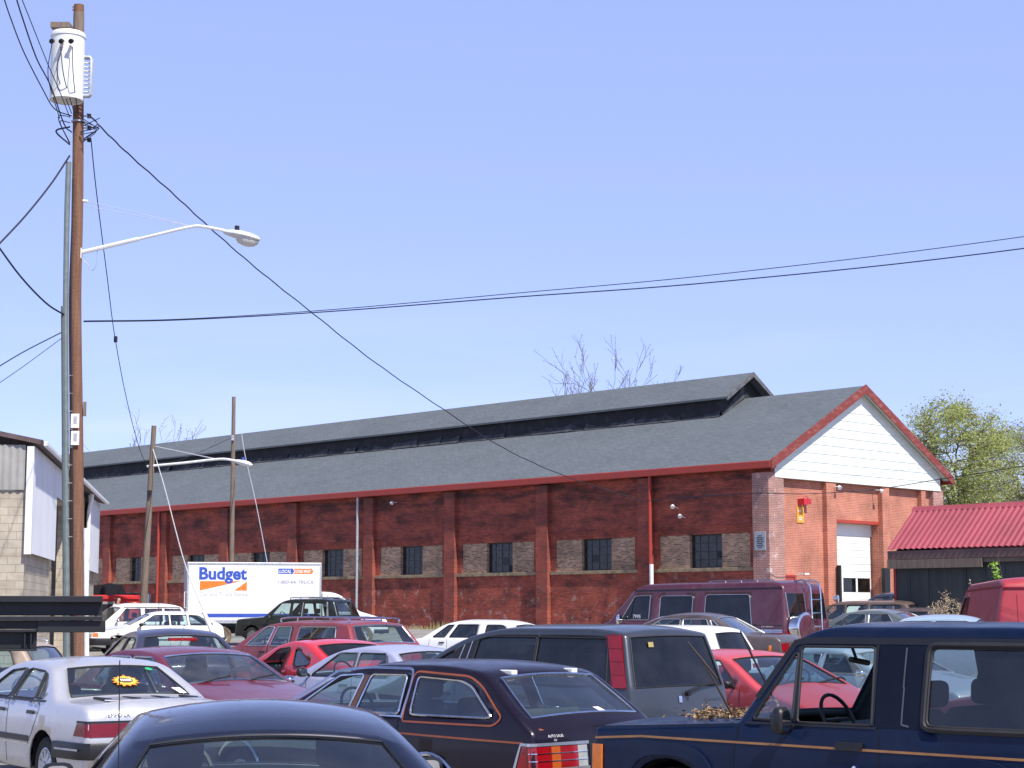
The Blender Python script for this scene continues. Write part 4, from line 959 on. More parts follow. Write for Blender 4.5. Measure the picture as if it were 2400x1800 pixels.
# 4 navy off-roader
P_NAVY = paint('navy_paint', (.004, .012, .040), .1, .32, .12, .03, .22)
c = Car('parked_car', 'navy blue two door off-roader with tan pinstripe and dead leaves on its bonnet', 'off-roader', 2.62, 13.09, 138.6, 0, 4.0, 1.70, 1.735,
    [(.10, .44), (0.0, .48, .04), (0, .62, .05), (.03, .985, .05), (1.34, 1.065, .03), (1.77, 1.66, .10), (2.0, 1.735, .3), (3.5, 1.735, .2), (3.76, 1.70, .10), (3.96, 1.08, .05), (4.0, .55, .08), (3.9, .42)],
    1.055, (.74, 3.12, .36), P_NAVY, tum=.20, fil=.05, crown=.035, ws=((1.37, 1.10), (1.74, 1.62)), bl=((3.80, 1.62), (3.945, 1.12)), pil=(.07, .09), trim='rubber', bulge=.02,
    wins=[rounded([(1.475, 1.095), (1.775, 1.55), (1.80, 1.55), (1.80, 1.095)], True, .035), rounded([(1.84, 1.085), (1.82, 1.60), (2.40, 1.60), (2.42, 1.085)], True, .03), rounded([(2.82, 1.095), (2.82, 1.60), (3.70, 1.60), (3.82, 1.095)], True, .055)], nopane=(1,), rim='steel', z0=.42, taper=(.05, .04), seats='seat_dark', auto=False, panes={2: M['smoked']})
c.strip('pinstripe', [[(.05, .905), (.5, .935), (3.9, .915)]], .016, simple('tan_pinstripe', (.36, .17, .06), .4), .004)
c.strip('drip_rail', [[(1.50, 1.24), (1.77, 1.625), (1.86, 1.642), (3.72, 1.642)]], .045, 'black', .006)
c.side_poly('pillar_cover', rounded([(2.445, 1.075), (2.435, 1.615), (2.80, 1.615), (2.80, 1.075)], True, .01), paint('dark_navy_panel', (.004, .006, .016), .1, .35, .1, .02, .2), .003)
c.strip('pillar_moulding', [rounded([(2.64, 1.60), (2.64, 1.34), (2.645, 1.34), (2.645, 1.10), (2.70, 1.09)], False, .01)], .012, simple('dull_moulding', (.10, .11, .12), .4, .3), .007)
c.side_tube('window_seal', rounded([(2.80, 1.075), (2.80, 1.62), (3.715, 1.62), (3.845, 1.075)], True, .06), .022, 'rubber', 1)
c.strip('vent_bar', [[(1.82, 1.09), (1.81, 1.6)]], .028, 'black', .004)
c.strip('belt_moulding', [[(1.42, 1.07), (2.46, 1.07)]], .016, 'black', .005)
c.side_poly('door_edge', [(2.415, 1.085), (2.405, 1.62), (2.43, 1.62), (2.44, 1.085)], 'black', .004)
c.seams([[(1.31, .42), (1.32, .8), (1.36, 1.06)], [(2.48, .42), (2.48, 1.07), (2.455, 1.6)], [(.02, .985), (.3, 1.0), (1.33, 1.055)]])
arch = [(.74 + .47 * math.copysign(abs(math.cos(a)) ** .7, math.cos(a)), .36 + .55 * math.sin(a) ** .75) for a in [math.pi * (k + .3) / 18.6 for k in range(19)]]
arch2 = [(.74 + .39 * math.copysign(abs(math.cos(a)) ** .7, math.cos(a)), .36 + .455 * math.sin(a) ** .75) for a in [math.pi * (k + .3) / 18.6 for k in range(19)]]
for du in (0, 2.38): c.side_poly('wheel_arch_flare', [(p[0] + du, p[1]) for p in arch] + [(p[0] + du, p[1]) for p in arch2[::-1]], P_NAVY, -.004, 1, .03)
c.handle(2.16, .945, .20, .05); ob('door_lock', MB().lathe([(.018, 0), (.018, .012), (.001, .014)], c.S(2.30, .80, 1, 0), 'y', 12), 'chrome', c.root)
c.mirror(1.80, 1.06, 1, 'black', .14, .19)
c.side_poly('marker_light', [(.035, .66), (.035, .86), (.13, .86), (.13, .66)], 'amber', .004, 1, .012); c.end_patch('marker_light', .72, .80, .66, .86, 'amber', False)
for sd_ in (1, -1): c.end_patch('headlight', sd_ * .42, sd_ * .70, .66, .86, 'clear_lamp', False)
c.end_patch('grille', -.40, .40, .66, .86, 'black', False); c.bumper('bumper', .46, .60, 'chrome', False, .1); c.bumper('bumper', .46, .60, 'chrome', True, .1)
std = [c.end_patch('tail_light', sd_ * .62, sd_ * .78, .75, 1.02, 'red_lamp') for sd_ in (1, -1)]
hz = c.top(1.2)
def wiper_at(y, base, arm, b0_, b1_, m):
    p = c.root.matrix_basis @ Vector((c.L/2 - 1.30, y, c.top(1.3) + .01)); inv = (Matrix.Translation(c.root.location) @ Matrix.Rotation(c.root.rotation_euler.z, 4, 'Z')).inverted(); d = (inv.inverted() @ Vector((c.L/2 - 1.30, y, 1.08))).y
    q = [inv @ at(*k, d + dd) for k, dd in ((base, 0), (arm, -.05), (b0_, -.05), (b1_, -.05))]
    ob('wiper', MB().tube([q[0], q[1], q[2].lerp(q[3], .45)], [.009, .007, .005], 6).tube([q[2], q[2].lerp(q[3], .5), q[3]], [.005, .009, .006], 5), m, c.root)
wiper_at(.48, (1716, 1676), (1664, 1578), (1611, 1504), (1681, 1590), simple('rusty_wiper', (.045, .028, .02), .6))
wiper_at(-.30, (1826, 1662), (1800, 1612), (1735, 1478), (1781, 1576), 'black')
ob('rear_view_mirror', MB().tube([(c.L/2 - 1.80, .02, 1.60), (c.L/2 - 1.84, .02, 1.5)], .012, 5).tube([(c.L/2 - 1.86, .13, 1.50), (c.L/2 - 1.86, -.11, 1.47)], .022, 6), 'black', c.root)
ob('cowl_grille', MB().add([(c.L/2 - 1.31, y, c.top(1.3) + .012) for y in (-.6, .6)] + [(c.L/2 - 1.16, y, c.top(1.16) + .012) for y in (.6, -.6)], [(0, 1, 2, 3)]), 'galv', c.root, smooth=False)
navy = c; cars['navy'] = c
# 5 grey minivan
P_GREY = paint('grey_paint', (.040, .048, .062), .3, .32, .6, .06)
c = Car('parked_car', 'grey wedge shaped minivan with tall red tail lamps and dark tinted windows', 'minivan', .16, 21.93, 135, 0, 4.9, 1.86, 1.67,
    [(.1, .35), (0, .42, .05), (0, .6, .08), (.2, .80, .2), (1.02, 1.0, .25), (2.22, 1.56, .45), (2.8, 1.665, .6), (4.3, 1.665, .5), (4.67, 1.61, .06), (4.85, 1.02, .05), (4.9, .6, .08), (4.82, .38)],
    1.02, (.95, 3.75, .32), P_GREY, tum=.22, fil=.055, crown=.045, ws=((.98, .98), (2.14, 1.51)), bl=((4.685, 1.57), (4.84, 1.03)), pil=(.06, .03), bulge=.03, glass='dark_glass', wsglass='tint',
    wins=[rounded([(1.36, 1.05), (1.98, 1.37), (2.10, 1.41), (1.98, 1.05)], True, .03), rounded([(2.36, 1.05), (2.46, 1.53), (2.62, 1.565), (3.40, 1.565), (3.41, 1.05)], True, .03), rounded([(3.435, 1.05), (3.425, 1.565), (4.46, 1.56), (4.52, 1.05)], True, .03)], rim='cover')
c.side_poly('pillar_cover', [(1.99, 1.05), (2.12, 1.42), (2.28, 1.485), (2.44, 1.53), (2.34, 1.05)], 'black', .003); c.strip('pillar_moulding', [[(2.10, 1.05), (2.24, 1.47)], [(2.25, 1.05), (2.36, 1.51)]], .012, 'galv', .005)
c.side_poly('pillar_cover', [(3.415, 1.04), (3.405, 1.57), (3.42, 1.57), (3.43, 1.04)], 'black', .004); c.side_poly('pillar_cover', [(4.47, 1.56), (4.53, 1.04), (4.57, 1.04), (4.52, 1.57)], 'black', .004)
for sd_ in (1, -1):
    for k in range(4):
        z0, z1 = 1.03 + k * .14, 1.165 + k * .14; e = lambda z: 4.845 - (z - 1.02) * .305
        c.side_poly('tail_light', [(e(z0) - .225, z0), (e(z1) - .225, z1), (e(z1) - .045, z1), (e(z0) - .045, z0)], 'red_lamp' if k % 2 == 0 or True else 'dark_red_lamp', .006, sd_, .008)
    c.side_poly('lamp_base', [(4.585, 1.02), (4.415, 1.60), (4.64, 1.60), (4.80, 1.02)], 'dark_red_lamp', .003, sd_)
c.text('badge_lettering', 'S I L H O U E T T E', .04, -.35, .86); c.end_patch('handle_plate', .05, .10, .86, .93, 'chrome', off=.015)
ob('rear_wiper', MB().tube([c.E(-.05, .965, True, .03), c.E(-.32, 1.04, True, .04), c.E(-.62, 1.05, True, .03)], .012, 6).lathe([(.03, -.03), (.03, .04), (.012, .05)], c.E(-.05, .955, True, .02), 'x', 10), 'black', c.root)
back_decal(c, 'window_sticker', [(.62, .12), (.50, .12), (.50, .22), (.62, .22)], simple('yellow_sticker', (.35, .28, .1), .5))
c.bumper('bumper', .42, .62, P_GREY); c.bumper('bumper', .42, .62, P_GREY, False); c.end_patch('number_plate', -.16, .16, .46, .58, 'white_paint', off=.06); c.side_text('window_marking', '9 05', .075, 1.78, 1.23, off=-.006)
for sd_ in (1, -1): c.end_patch('headlight', sd_ * .35, sd_ * .8, .66, .74, 'clear_lamp', False)
c.mirror(1.55, 1.02, 1); c.seams([[(2.62, .3), (2.63, 1.03)], [(4.54, .7), (4.56, 1.02)], [(1.5, .3), (1.5, 1.02)]]); c.wiper(-.3, 1.0, .6)
cars['minivan'] = c
# 6 maroon saloon facing right
P_MAR = paint('maroon_paint', (.145, .014, .032), .15, .38, .6, .16)
c = Car('parked_car', 'maroon saloon facing right with chrome edged windscreen, behind the silver saloon', 'car', -4.05, 23.0, -48.7, 0, 4.7, 1.76, 1.38,
    sedan_outline(4.7, 1.38, .97, 1.27, 1.98, 3.25, 3.8, .97, .78, 1.325), .97, (.95, 3.6, .31), P_MAR, tum=.42, ws=((1.31, .985), (1.96, 1.31)), bl=((3.29, 1.30), (3.77, .985)), pil=(.055, .08), trim='chrome', seats='seat_dark',
    wins=[quadwin(1.62, 2.08, 2.52, 2.55, .985, 1.30, .03), quadwin(2.62, 2.59, 3.1, 3.3, .985, 1.30, .04)], wsglass=glass('grey_glass', (.42, .46, .48), .06))
std_front(c); std_rear(c); c.wiper(.05, 1.27, .55); c.wiper(-.55, 1.27, .5); c.mirror(1.6, .96, -1, 'chrome'); c.mirror(1.6, .96, 1, 'chrome')
c.side_poly('vinyl_trim', [(1.5, .96), (1.5, .972), (3.4, .972), (3.4, .96)], 'chrome', .005, -1)
ob('bonnet_crease', MB().add([(c.L/2 - u, y, c.top(u) + .021) for u, y in ((.25, .22), (1.2, .30), (1.2, .312), (.25, .232))], [(0, 1, 2, 3)]), paint('maroon_shade', (.14, .015, .03), .15, .4, .6, .1), c.root, smooth=False)
cars['maroon'] = c
# 7 pink-red faded saloon facing right
P_PINK = paint('faded_red_paint', (.50, .055, .065), 0, .42, .5, .16)
c = Car('parked_car', 'faded pinkish red saloon facing right, seen through the navy off-roader', 'car', 3.01, 23.63, -56.5, -.02, 4.5, 1.70, 1.35,
    sedan_outline(4.5, 1.35, .945, 1.08, 1.84, 3.1, 3.6, .97, .72, 1.29), .95, (.9, 3.45, .30), P_PINK, tum=.46, ws=((1.12, .96), (1.83, 1.28)), bl=((3.14, 1.27), (3.56, .99)), pil=(.075, .08),
    wins=[quadwin(1.48, 1.95, 2.36, 2.4, .965, 1.26, .03), quadwin(2.48, 2.46, 2.95, 3.12, .965, 1.26, .04)], wsglass='glass')
std_front(c); std_rear(c); c.wiper(.1, 1.08, .55); c.wiper(-.5, 1.08, .5); c.mirror(1.5, .95, -1); c.mirror(1.5, .95, 1)
cars['pink'] = c
# 8 bright red coupe with sunroof
P_RED = paint('bright_red_paint', (.62, .018, .025), 0, .32, .8, .05)
c = Car('parked_car', 'bright red coupe with open side window and dark glass roof panel', 'coupe', -3.25, 30.4, 127, .09, 4.15, 1.70, 1.30,
    [(.12, .3), (0, .38, .04), (0, .52, .05), (.15, .66, .12), (1.25, .90, .06), (2.0, 1.23, .25), (2.4, 1.30, .4), (2.75, 1.285, .3), (3.0, 1.235, .2), (3.75, .95, .1), (4.05, .92, .08), (4.13, .8, .05), (4.15, .5, .06), (4.05, .3)],
    .90, (.85, 3.4, .30), P_RED, tum=.40, fil=.06, ws=((1.3, .93), (1.98, 1.215)), bl=((3.03, 1.22), (3.72, .965)), pil=(.08, .10), trim='rubber', glass='tint', blglass='dark_glass',
    wins=[rounded([(1.62, .90), (2.08, 1.17), (2.40, 1.195), (2.36, .86), (1.7, .86)], True, .04), rounded([(2.68, .94), (2.60, 1.17), (2.74, 1.165), (3.18, .98), (3.16, .93), (2.8, .90)], True, .05)], nopane=(0,))
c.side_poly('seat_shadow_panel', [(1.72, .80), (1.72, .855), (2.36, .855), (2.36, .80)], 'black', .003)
ob('sunroof', MB().add([(c.L/2 - u, y, c.top(u) + .030 + .014 * (1 - (y / .4) ** 2)) for u in (2.15, 2.4, 2.62) for y in (-.4, 0, .4)], [(0, 1, 4, 3), (1, 2, 5, 4), (3, 4, 7, 6), (4, 5, 8, 7)]), 'dark_glass', c.root)
std_front(c); std_rear(c, (.62, .74)); c.seams([[(2.48, .3), (2.48, .86), (2.5, 1.22)]]); c.mirror(1.6, .88, 1, P_RED)
cars['coupe'] = c
# 9 pale lavender saloon
P_LAV = paint('pale_blue_paint', (.40, .42, .56), .2, .36, .6, .1)
c = Car('parked_car', 'pale lavender blue saloon between the bright red coupe and the dark estate', 'car', -1.85, 26.6, 139, -.02, 4.2, 1.68, 1.37,
    sedan_outline(4.2, 1.37, .95, 1.05, 1.75, 2.9, 3.4, .96, .72, 1.31), .96, (.85, 3.3, .29), P_LAV, tum=.42, ws=((1.1, .97), (1.74, 1.30)), bl=((2.94, 1.29), (3.36, .98)),
    wins=[quadwin(1.40, 1.85, 2.2, 2.22, .97, 1.29, .03), quadwin(2.29, 2.27, 2.78, 2.95, .97, 1.29, .03)])
std_front(c); std_rear(c); c.mirror(1.36, .97, 1, 'black', .18, .13)
cars['lavender'] = c
# 10 red estate with roof rack
P_RW = paint('weathered_red_paint', (.23, .035, .042), .1, .42, .5, .2)
c = Car('parked_car', 'weathered red estate car with chrome roof rack parked before the black off-roader', 'car', -4.08, 36.0, 135, .22, 5.35, 1.92, 1.45,
    [(.12, .33), (0, .42, .05), (0, .62, .05), (.08, .82, .1), (1.6, .98, .05), (2.3, 1.36, .2), (2.75, 1.445, .4), (4.4, 1.45, .4), (4.82, 1.41, .09), (5.15, 1.0, .05), (5.3, .93, .05), (5.35, .56, .08), (5.25, .33)],
    1.0, (1.0, 4.1, .33), P_RW, tum=.42, ws=((1.65, 1.0), (2.28, 1.345)), bl=((4.85, 1.375), (5.10, 1.05)), pil=(.07, .085), trim='chrome', blglass='glass',
    wins=[quadwin(1.95, 2.42, 2.68, 2.62, 1.0, 1.36, .03), quadwin(2.72, 2.79, 3.2, 3.3, 1.0, 1.365, .03), quadwin(3.52, 3.46, 4.52, 4.66, 1.0, 1.365, .05)])
c.roof_rail(2.7, 4.75, .62, .018, .085, 'chrome', (2.9, 3.9, 4.65)); std_front(c); std_rear(c, (.68, .85), 'chrome')
c.seams([[(3.42, .3), (3.42, 1.4)], [(2.64, .3), (2.66, 1.0)]]); c.strip('side_moulding', [[(.3, .62), (5.2, .62)]], .03, 'chrome', .008)
cars['redestate'] = c
# 11 dark blue saloon seen from behind
P_DKB = paint('dusk_blue_paint', (.045, .045, .085), .3, .32, .6, .1)
c = Car('parked_car', 'dark slate blue saloon with red high brake lamp in its rear window', 'car', -5.49, 29.0, 113.7, .18, 4.5, 1.72, 1.38,
    sedan_outline(4.5, 1.38, .95, 1.15, 1.9, 3.15, 3.8, .97, .72, 1.31, 1.31), .97, (.9, 3.5, .30), P_DKB, tum=.52, fil=.07, ws=((1.2, .97), (1.88, 1.30)), bl=((3.19, 1.295), (3.76, .99)),
    wins=[quadwin(1.5, 2.0, 2.42, 2.45, .98, 1.28, .04), quadwin(2.52, 2.5, 3.0, 3.3, .98, 1.28, .08)])
std_rear(c); std_front(c); ob('brake_light', MB().box(c.L/2 - 3.36, c.L/2 - 3.26, -.22, .22, 1.235, 1.285), 'red_lamp', c.root, smooth=False, bevel=.01)
cars['dkblue'] = c
# 12 beige estate far left
P_BEI = paint('beige_paint', (.36, .28, .22), .05, .5, .4, .2)
c = Car('parked_car', 'beige estate car side on under the black steel beam', 'car', -8.95, 27.5, 172, .0, 4.6, 1.72, 1.40,
    [(.12, .33), (0, .42, .05), (0, .62, .05), (.08, .80, .1), (1.3, .95, .05), (1.95, 1.32, .2), (2.3, 1.395, .4), (3.9, 1.40, .4), (4.2, 1.36, .12), (4.5, .95, .08), (4.6, .6, .06), (4.5, .33)],
    .97, (.9, 3.5, .30), P_BEI, tum=.36, ws=((1.35, .97), (1.93, 1.31)), bl=((4.23, 1.32), (4.48, .98)),
    wins=[quadwin(1.66, 2.07, 2.42, 2.42, .97, 1.30, .03), quadwin(2.5, 2.5, 3.1, 3.15, .97, 1.30, .03), quadwin(3.25, 3.2, 4.05, 4.2, .97, 1.30, .06)])
c.roof_rail(2.4, 4.1, .56, .014, .05, 'alu'); std_rear(c); std_front(c)
# 13 white hatchback
P_WHT = paint('white_paint_car', (.78, .78, .77), 0, .35, .6, .04)
c = Car('parked_car', 'white hatchback facing left with black bumper and orange side lamp', 'car', -11.35, 57.8, 202, .53, 4.2, 1.68, 1.36,
    [(.1, .3), (0, .38, .05), (0, .56, .05), (.1, .74, .1), (1.15, .93, .06), (1.85, 1.28, .22), (2.2, 1.355, .4), (3.2, 1.35, .4), (3.5, 1.29, .15), (4.05, .98, .08), (4.15, .9, .05), (4.2, .55, .06), (4.1, .32)],
    .94, (.82, 3.4, .29), P_WHT, tum=.40, ws=((1.2, .95), (1.83, 1.265)), bl=((3.53, 1.27), (4.02, 1.0)),
    wins=[quadwin(1.5, 1.95, 2.4, 2.42, .95, 1.27, .03), quadwin(2.48, 2.46, 2.96, 3.0, .95, 1.27, .03), rounded([(3.08, .95), (3.04, 1.27), (3.35, 1.25), (3.8, .99), (3.78, .95)], True, .04)])
for sd_ in (1, -1): c.end_patch('headlight', sd_ * .38, sd_ * .68, .60, .72, 'clear_lamp', False); c.side_poly('side_light', [(.05, .60), (.07, .72), (.22, .72), (.22, .60)], 'amber', .004, sd_)
c.end_patch('grille', -.36, .36, .60, .72, 'black', False); c.bumper('bumper', .34, .56, 'black', False, wrap=.6); std_rear(c)
c.mirror(1.52, .93, 1); c.strip('side_moulding', [[(.9, .5), (3.9, .5)]], .05, 'black', .006); c.strip('bonnet_stripe', [[(.2, .79), (1.1, .905)]], .03, 'galv', .004)
cars['whitehatch'] = c
# 14 white estate / utility behind it
c = Car('parked_car', 'white boxy utility wagon half hidden behind the white hatchback', 'car', -13.55, 63.6, 214, .56, 4.4, 1.72, 1.62,
    [(.1, .35), (0, .42, .05), (0, .62, .05), (.06, .90, .08), (1.2, 1.0, .05), (1.85, 1.50, .16), (2.2, 1.61, .4), (3.6, 1.61, .4), (4.1, 1.52, .15), (4.35, 1.0, .06), (4.4, .6, .06), (4.3, .35)],
    1.0, (.85, 3.4, .33), P_WHT, tum=.26, ws=((1.25, 1.03), (1.83, 1.48)), bl=((4.13, 1.48), (4.33, 1.05)),
    wins=[quadwin(1.55, 1.98, 2.5, 2.5, 1.02, 1.45, .03), quadwin(2.66, 2.66, 3.3, 3.3, 1.02, 1.45, .03), quadwin(3.4, 3.4, 4.0, 4.1, 1.02, 1.45, .03)])
c.strip('roof_seam', [[(1.9, 1.50), (4.0, 1.50)]], .03, 'black', .004); c.mirror(1.6, 1.0, 1, 'chrome'); std_front(c, (.66, .82)); std_rear(c)
# 15 black off-roader before the box truck
P_BLK = paint('black_green_paint', (.010, .016, .015), .1, .3, .7, .05)
c = Car('parked_car', 'black off-roader with dusty wheels parked in front of the white box truck', 'off-roader', -7.75, 66.0, 151.7, .66, 4.5, 1.74, 1.70,
    [(.1, .42), (0, .48, .05), (0, .62, .05), (.05, .98, .08), (1.3, 1.07, .05), (1.95, 1.60, .16), (2.3, 1.695, .4), (3.8, 1.70, .3), (4.2, 1.64, .10), (4.45, 1.08, .05), (4.5, .6, .06), (4.4, .42)],
    1.05, (.8, 3.35, .36), P_BLK, tum=.22, z0=.42, ws=((1.35, 1.10), (1.92, 1.565)), bl=((4.22, 1.57), (4.43, 1.12)), blglass='tint',
    wins=[quadwin(1.6, 2.02, 2.42, 2.42, 1.08, 1.56, .03), quadwin(2.52, 2.52, 2.84, 2.86, 1.08, 1.56, .04), quadwin(3.02, 3.02, 3.95, 4.05, 1.08, 1.56, .05)])
c.roof_rail(2.3, 4.1, .58, .02, .06, 'alu', (3.2,)); c.mirror(1.62, 1.05, 1); std_front(c, (.66, .82)); c.bumper('bumper', .46, .62, 'black'); c.side_poly('pillar_moulding', [(4.02, 1.06), (3.93, 1.6), (3.98, 1.6), (4.09, 1.06)], 'galv', .004)
c.strip('pillar_moulding', [[(2.95, 1.07), (2.95, 1.58)]], .03, 'galv', .004)
for sd_ in (1, -1): c.end_patch('tail_light', sd_ * .65, sd_ * .82, .8, 1.08, 'red_lamp')
# 16 white wagon before the wall
c = Car('parked_car', 'white estate car with only its roof and windows showing below the brick wall', 'car', -1.15, 49.0, 150, .24, 4.5, 1.72, 1.41,
    [(.1, .33), (0, .42, .05), (0, .62, .05), (.08, .80, .1), (1.25, .95, .05), (1.9, 1.33, .25), (2.35, 1.405, .5), (3.6, 1.39, .5), (4.05, 1.28, .2), (4.4, .96, .06), (4.5, .6, .06), (4.4, .33)],
    .96, (.9, 3.5, .30), P_WHT, tum=.42, ws=((1.3, .97), (1.88, 1.31)), bl=((4.0, 1.285), (4.36, .99)), glass='tint',
    wins=[quadwin(1.6, 2.02, 2.2, 1.98, .98, 1.30, .03), quadwin(2.12, 2.32, 2.95, 2.95, .98, 1.31, .03), quadwin(3.2, 3.2, 3.7, 4.1, .98, 1.30, .05)])
std_front(c); std_rear(c)
# 17 dusty brown-grey saloon before the maroon van
P_DST = paint('dusty_brown_paint', (.085, .06, .055), .2, .42, .5, .25)
c = Car('parked_car', 'dusty brown saloon facing left in front of the maroon van', 'car', 3.4, 36.0, 155, .44, 4.5, 1.74, 1.38,
    sedan_outline(4.5, 1.38, .96, 1.2, 1.95, 3.1, 3.72, .98, .74, 1.32, 1.32), .97, (.9, 3.5, .30), P_DST, tum=.46, ws=((1.25, .98), (1.93, 1.31)), bl=((3.14, 1.30), (3.69, 1.0)),
    wins=[quadwin(1.55, 2.05, 2.42, 2.42, .98, 1.29, .03), quadwin(2.5, 2.48, 2.95, 3.1, .98, 1.29, .03), quadwin(3.17, 3.03, 3.08, 3.4, .99, 1.27, .02)], trim='alu')
std_front(c); std_rear(c, (.68, .84)); c.side_poly('side_marker', [(4.22, .70), (4.23, .80), (4.28, .80), (4.28, .70)], 'amber', .004); ob('antenna', MB().tube([(c.L/2 - 4.0, .6, .98), (c.L/2 - 4.5, .65, 1.75)], .004, 4), 'black', c.root)
# 18 white hatch with tinted rear glass
c = Car('parked_car', 'white hatchback with a dark tinted rear window beside the grey minivan', 'car', 2.12, 31.5, 146, .2, 4.1, 1.66, 1.40,
    [(.1, .33), (0, .42, .05), (0, .62, .05), (.08, .78, .1), (1.15, .95, .05), (1.8, 1.32, .25), (2.2, 1.40, .5), (3.5, 1.395, .4), (3.82, 1.36, .09), (4.02, .97, .08), (4.1, .6, .06), (4.0, .33)],
    .96, (.85, 3.3, .30), P_WHT, tum=.36, fil=.07, ws=((1.2, .97), (1.78, 1.30)), bl=((3.85, 1.30), (4.0, 1.01)), pil=(.07, .10), glass='tint', blglass='dark_glass',
    wins=[quadwin(1.5, 1.92, 2.35, 2.38, .98, 1.30, .03), quadwin(2.46, 2.44, 3.35, 3.45, .98, 1.30, .05)])
std_front(c); std_rear(c)
# 19 light blue saloon
P_LBL = paint('light_blue_paint', (.30, .40, .50), .1, .4, .5, .12)
c = Car('parked_car', 'light blue saloon seen through the navy off-roader, behind the pinkish red saloon', 'car', 5.35, 27.4, -52, -.02, 4.7, 1.76, 1.34,
    sedan_outline(4.7, 1.34, .97, 1.35, 2.05, 3.2, 3.75, .98, .78, 1.285), .97, (.95, 3.6, .31), P_LBL, tum=.36, ws=((1.39, .985), (2.03, 1.275)), bl=((3.24, 1.27), (3.72, 1.0)), pil=(.08, .08), trim='alu',
    wins=[quadwin(1.68, 2.14, 2.52, 2.55, .985, 1.26, .03), quadwin(2.64, 2.61, 3.1, 3.25, .985, 1.26, .03)])
std_front(c); std_rear(c); c.mirror(1.66, .96, -1, 'chrome')
# 20 maroon saloon seen through the navy off-roader's rear window
P_MR2 = paint('wine_paint', (.12, .022, .035), .15, .4, .5, .2)
c = Car('parked_car', 'wine red saloon with chrome window frames beyond the rear side window of the navy off-roader', 'car', 6.55, 19.3, 135, 0, 4.8, 1.80, 1.41,
    sedan_outline(4.8, 1.41, .98, 1.35, 2.02, 3.2, 3.75, 1.0, .80, 1.34), .99, (.95, 3.65, .31), P_MR2, tum=.36, ws=((1.4, 1.0), (2.0, 1.32)), bl=((3.24, 1.32), (3.72, 1.02)), trim='chrome', seats='seat_red',
    wins=[quadwin(1.68, 2.10, 2.5, 2.5, 1.0, 1.31, .03), quadwin(2.6, 2.6, 3.05, 3.2, 1.0, 1.31, .03)])
c.strip('drip_rail', [[(1.6, 1.02), (2.06, 1.345), (3.2, 1.345)]], .02, 'chrome', .006); std_front(c); std_rear(c)
# 21-25 cars before the gable
P_TEA = paint('teal_grey_paint', (.13, .16, .165), .3, .36, .6, .15)
c = Car('parked_car', 'teal grey saloon with chrome window edge behind the spare wheel of the maroon van', 'car', 8.55, 43.5, 148, .55, 4.4, 1.70, 1.36,
    sedan_outline(4.4, 1.36, .95, 1.15, 1.85, 3.0, 3.7, .97, .74, 1.30), .96, (.9, 3.45, .30), P_TEA, tum=.46, ws=((1.2, .97), (1.83, 1.29)), bl=((3.04, 1.29), (3.66, .99)), trim='alu',
    wins=[quadwin(1.5, 1.95, 2.35, 2.38, .97, 1.28, .03), quadwin(2.46, 2.44, 2.9, 3.15, .97, 1.28, .04)]); std_front(c); std_rear(c)
c = Car('parked_car', 'dark dusty saloon roof against the grey shed wall', 'car', 10.55, 48.4, 152, .6, 4.6, 1.74, 1.36,
    sedan_outline(4.6, 1.36, .96, 1.2, 1.9, 3.1, 3.7, .97, .74, 1.30), .96, (.9, 3.5, .30), P_DST, tum=.46, ws=((1.25, .97), (1.88, 1.29)), bl=((3.14, 1.29), (3.66, .99)),
    wins=[quadwin(1.5, 2.0, 2.4, 2.42, .97, 1.28, .03), quadwin(2.5, 2.48, 3.0, 3.2, .97, 1.28, .04)]); std_front(c); std_rear(c)
P_TAN = paint('tan_brown_paint', (.10, .062, .045), .05, .5, .4, .3)
c = Car('parked_car', 'tan brown estate car close to the garage door of the warehouse', 'car', 9.9, 53.5, 150, .72, 4.6, 1.74, 1.46,
    [(.12, .33), (0, .42, .05), (0, .62, .05), (.08, .80, .1), (1.3, .98, .05), (1.95, 1.38, .2), (2.3, 1.455, .4), (3.9, 1.46, .4), (4.25, 1.41, .1), (4.5, .98, .08), (4.6, .6, .06), (4.5, .33)],
    .99, (.9, 3.5, .30), P_TAN, tum=.34, ws=((1.35, 1.0), (1.93, 1.36)), bl=((4.28, 1.36), (4.47, 1.03)), wins=[quadwin(1.66, 2.07, 2.42, 2.42, .99, 1.36, .03), quadwin(2.5, 2.5, 3.1, 3.15, .99, 1.36, .03), quadwin(3.25, 3.2, 4.1, 4.25, .99, 1.36, .05)]); std_front(c); std_rear(c)
ob('lamp_pod', MB().lathe([(.10, 0), (.11, .04), (.06, .14), (.01, .16)], (c.L/2 - 2.1, .3, 1.56), 'x', 12).tube([(c.L/2 - 2.1, .3, 1.42), (c.L/2 - 2.1, .3, 1.56)], .02, 5), 'chrome', c.root)
P_NV2 = paint('slate_blue_paint', (.04, .05, .10), .2, .36, .6, .12)
c = Car('parked_car', 'slate blue off-roader squeezed between the garage door and the shed', 'off-roader', 12.1, 58.2, 148, .78, 4.4, 1.76, 1.70,
    [(.1, .42), (0, .48, .05), (0, .62, .05), (.05, .98, .08), (1.3, 1.07, .05), (1.85, 1.60, .16), (2.2, 1.695, .4), (3.9, 1.70, .3), (4.2, 1.64, .10), (4.35, 1.08, .05), (4.4, .6, .06), (4.3, .42)],
    1.05, (.8, 3.35, .36), P_NV2, tum=.20, z0=.42, ws=((1.35, 1.10), (1.82, 1.565)), bl=((4.2, 1.57), (4.34, 1.12)), wins=[quadwin(1.6, 1.95, 2.42, 2.42, 1.08, 1.56, .03), quadwin(2.55, 2.55, 3.2, 3.2, 1.08, 1.56, .04), quadwin(3.35, 3.35, 4.0, 4.1, 1.08, 1.56, .05)]); std_front(c); std_rear(c)
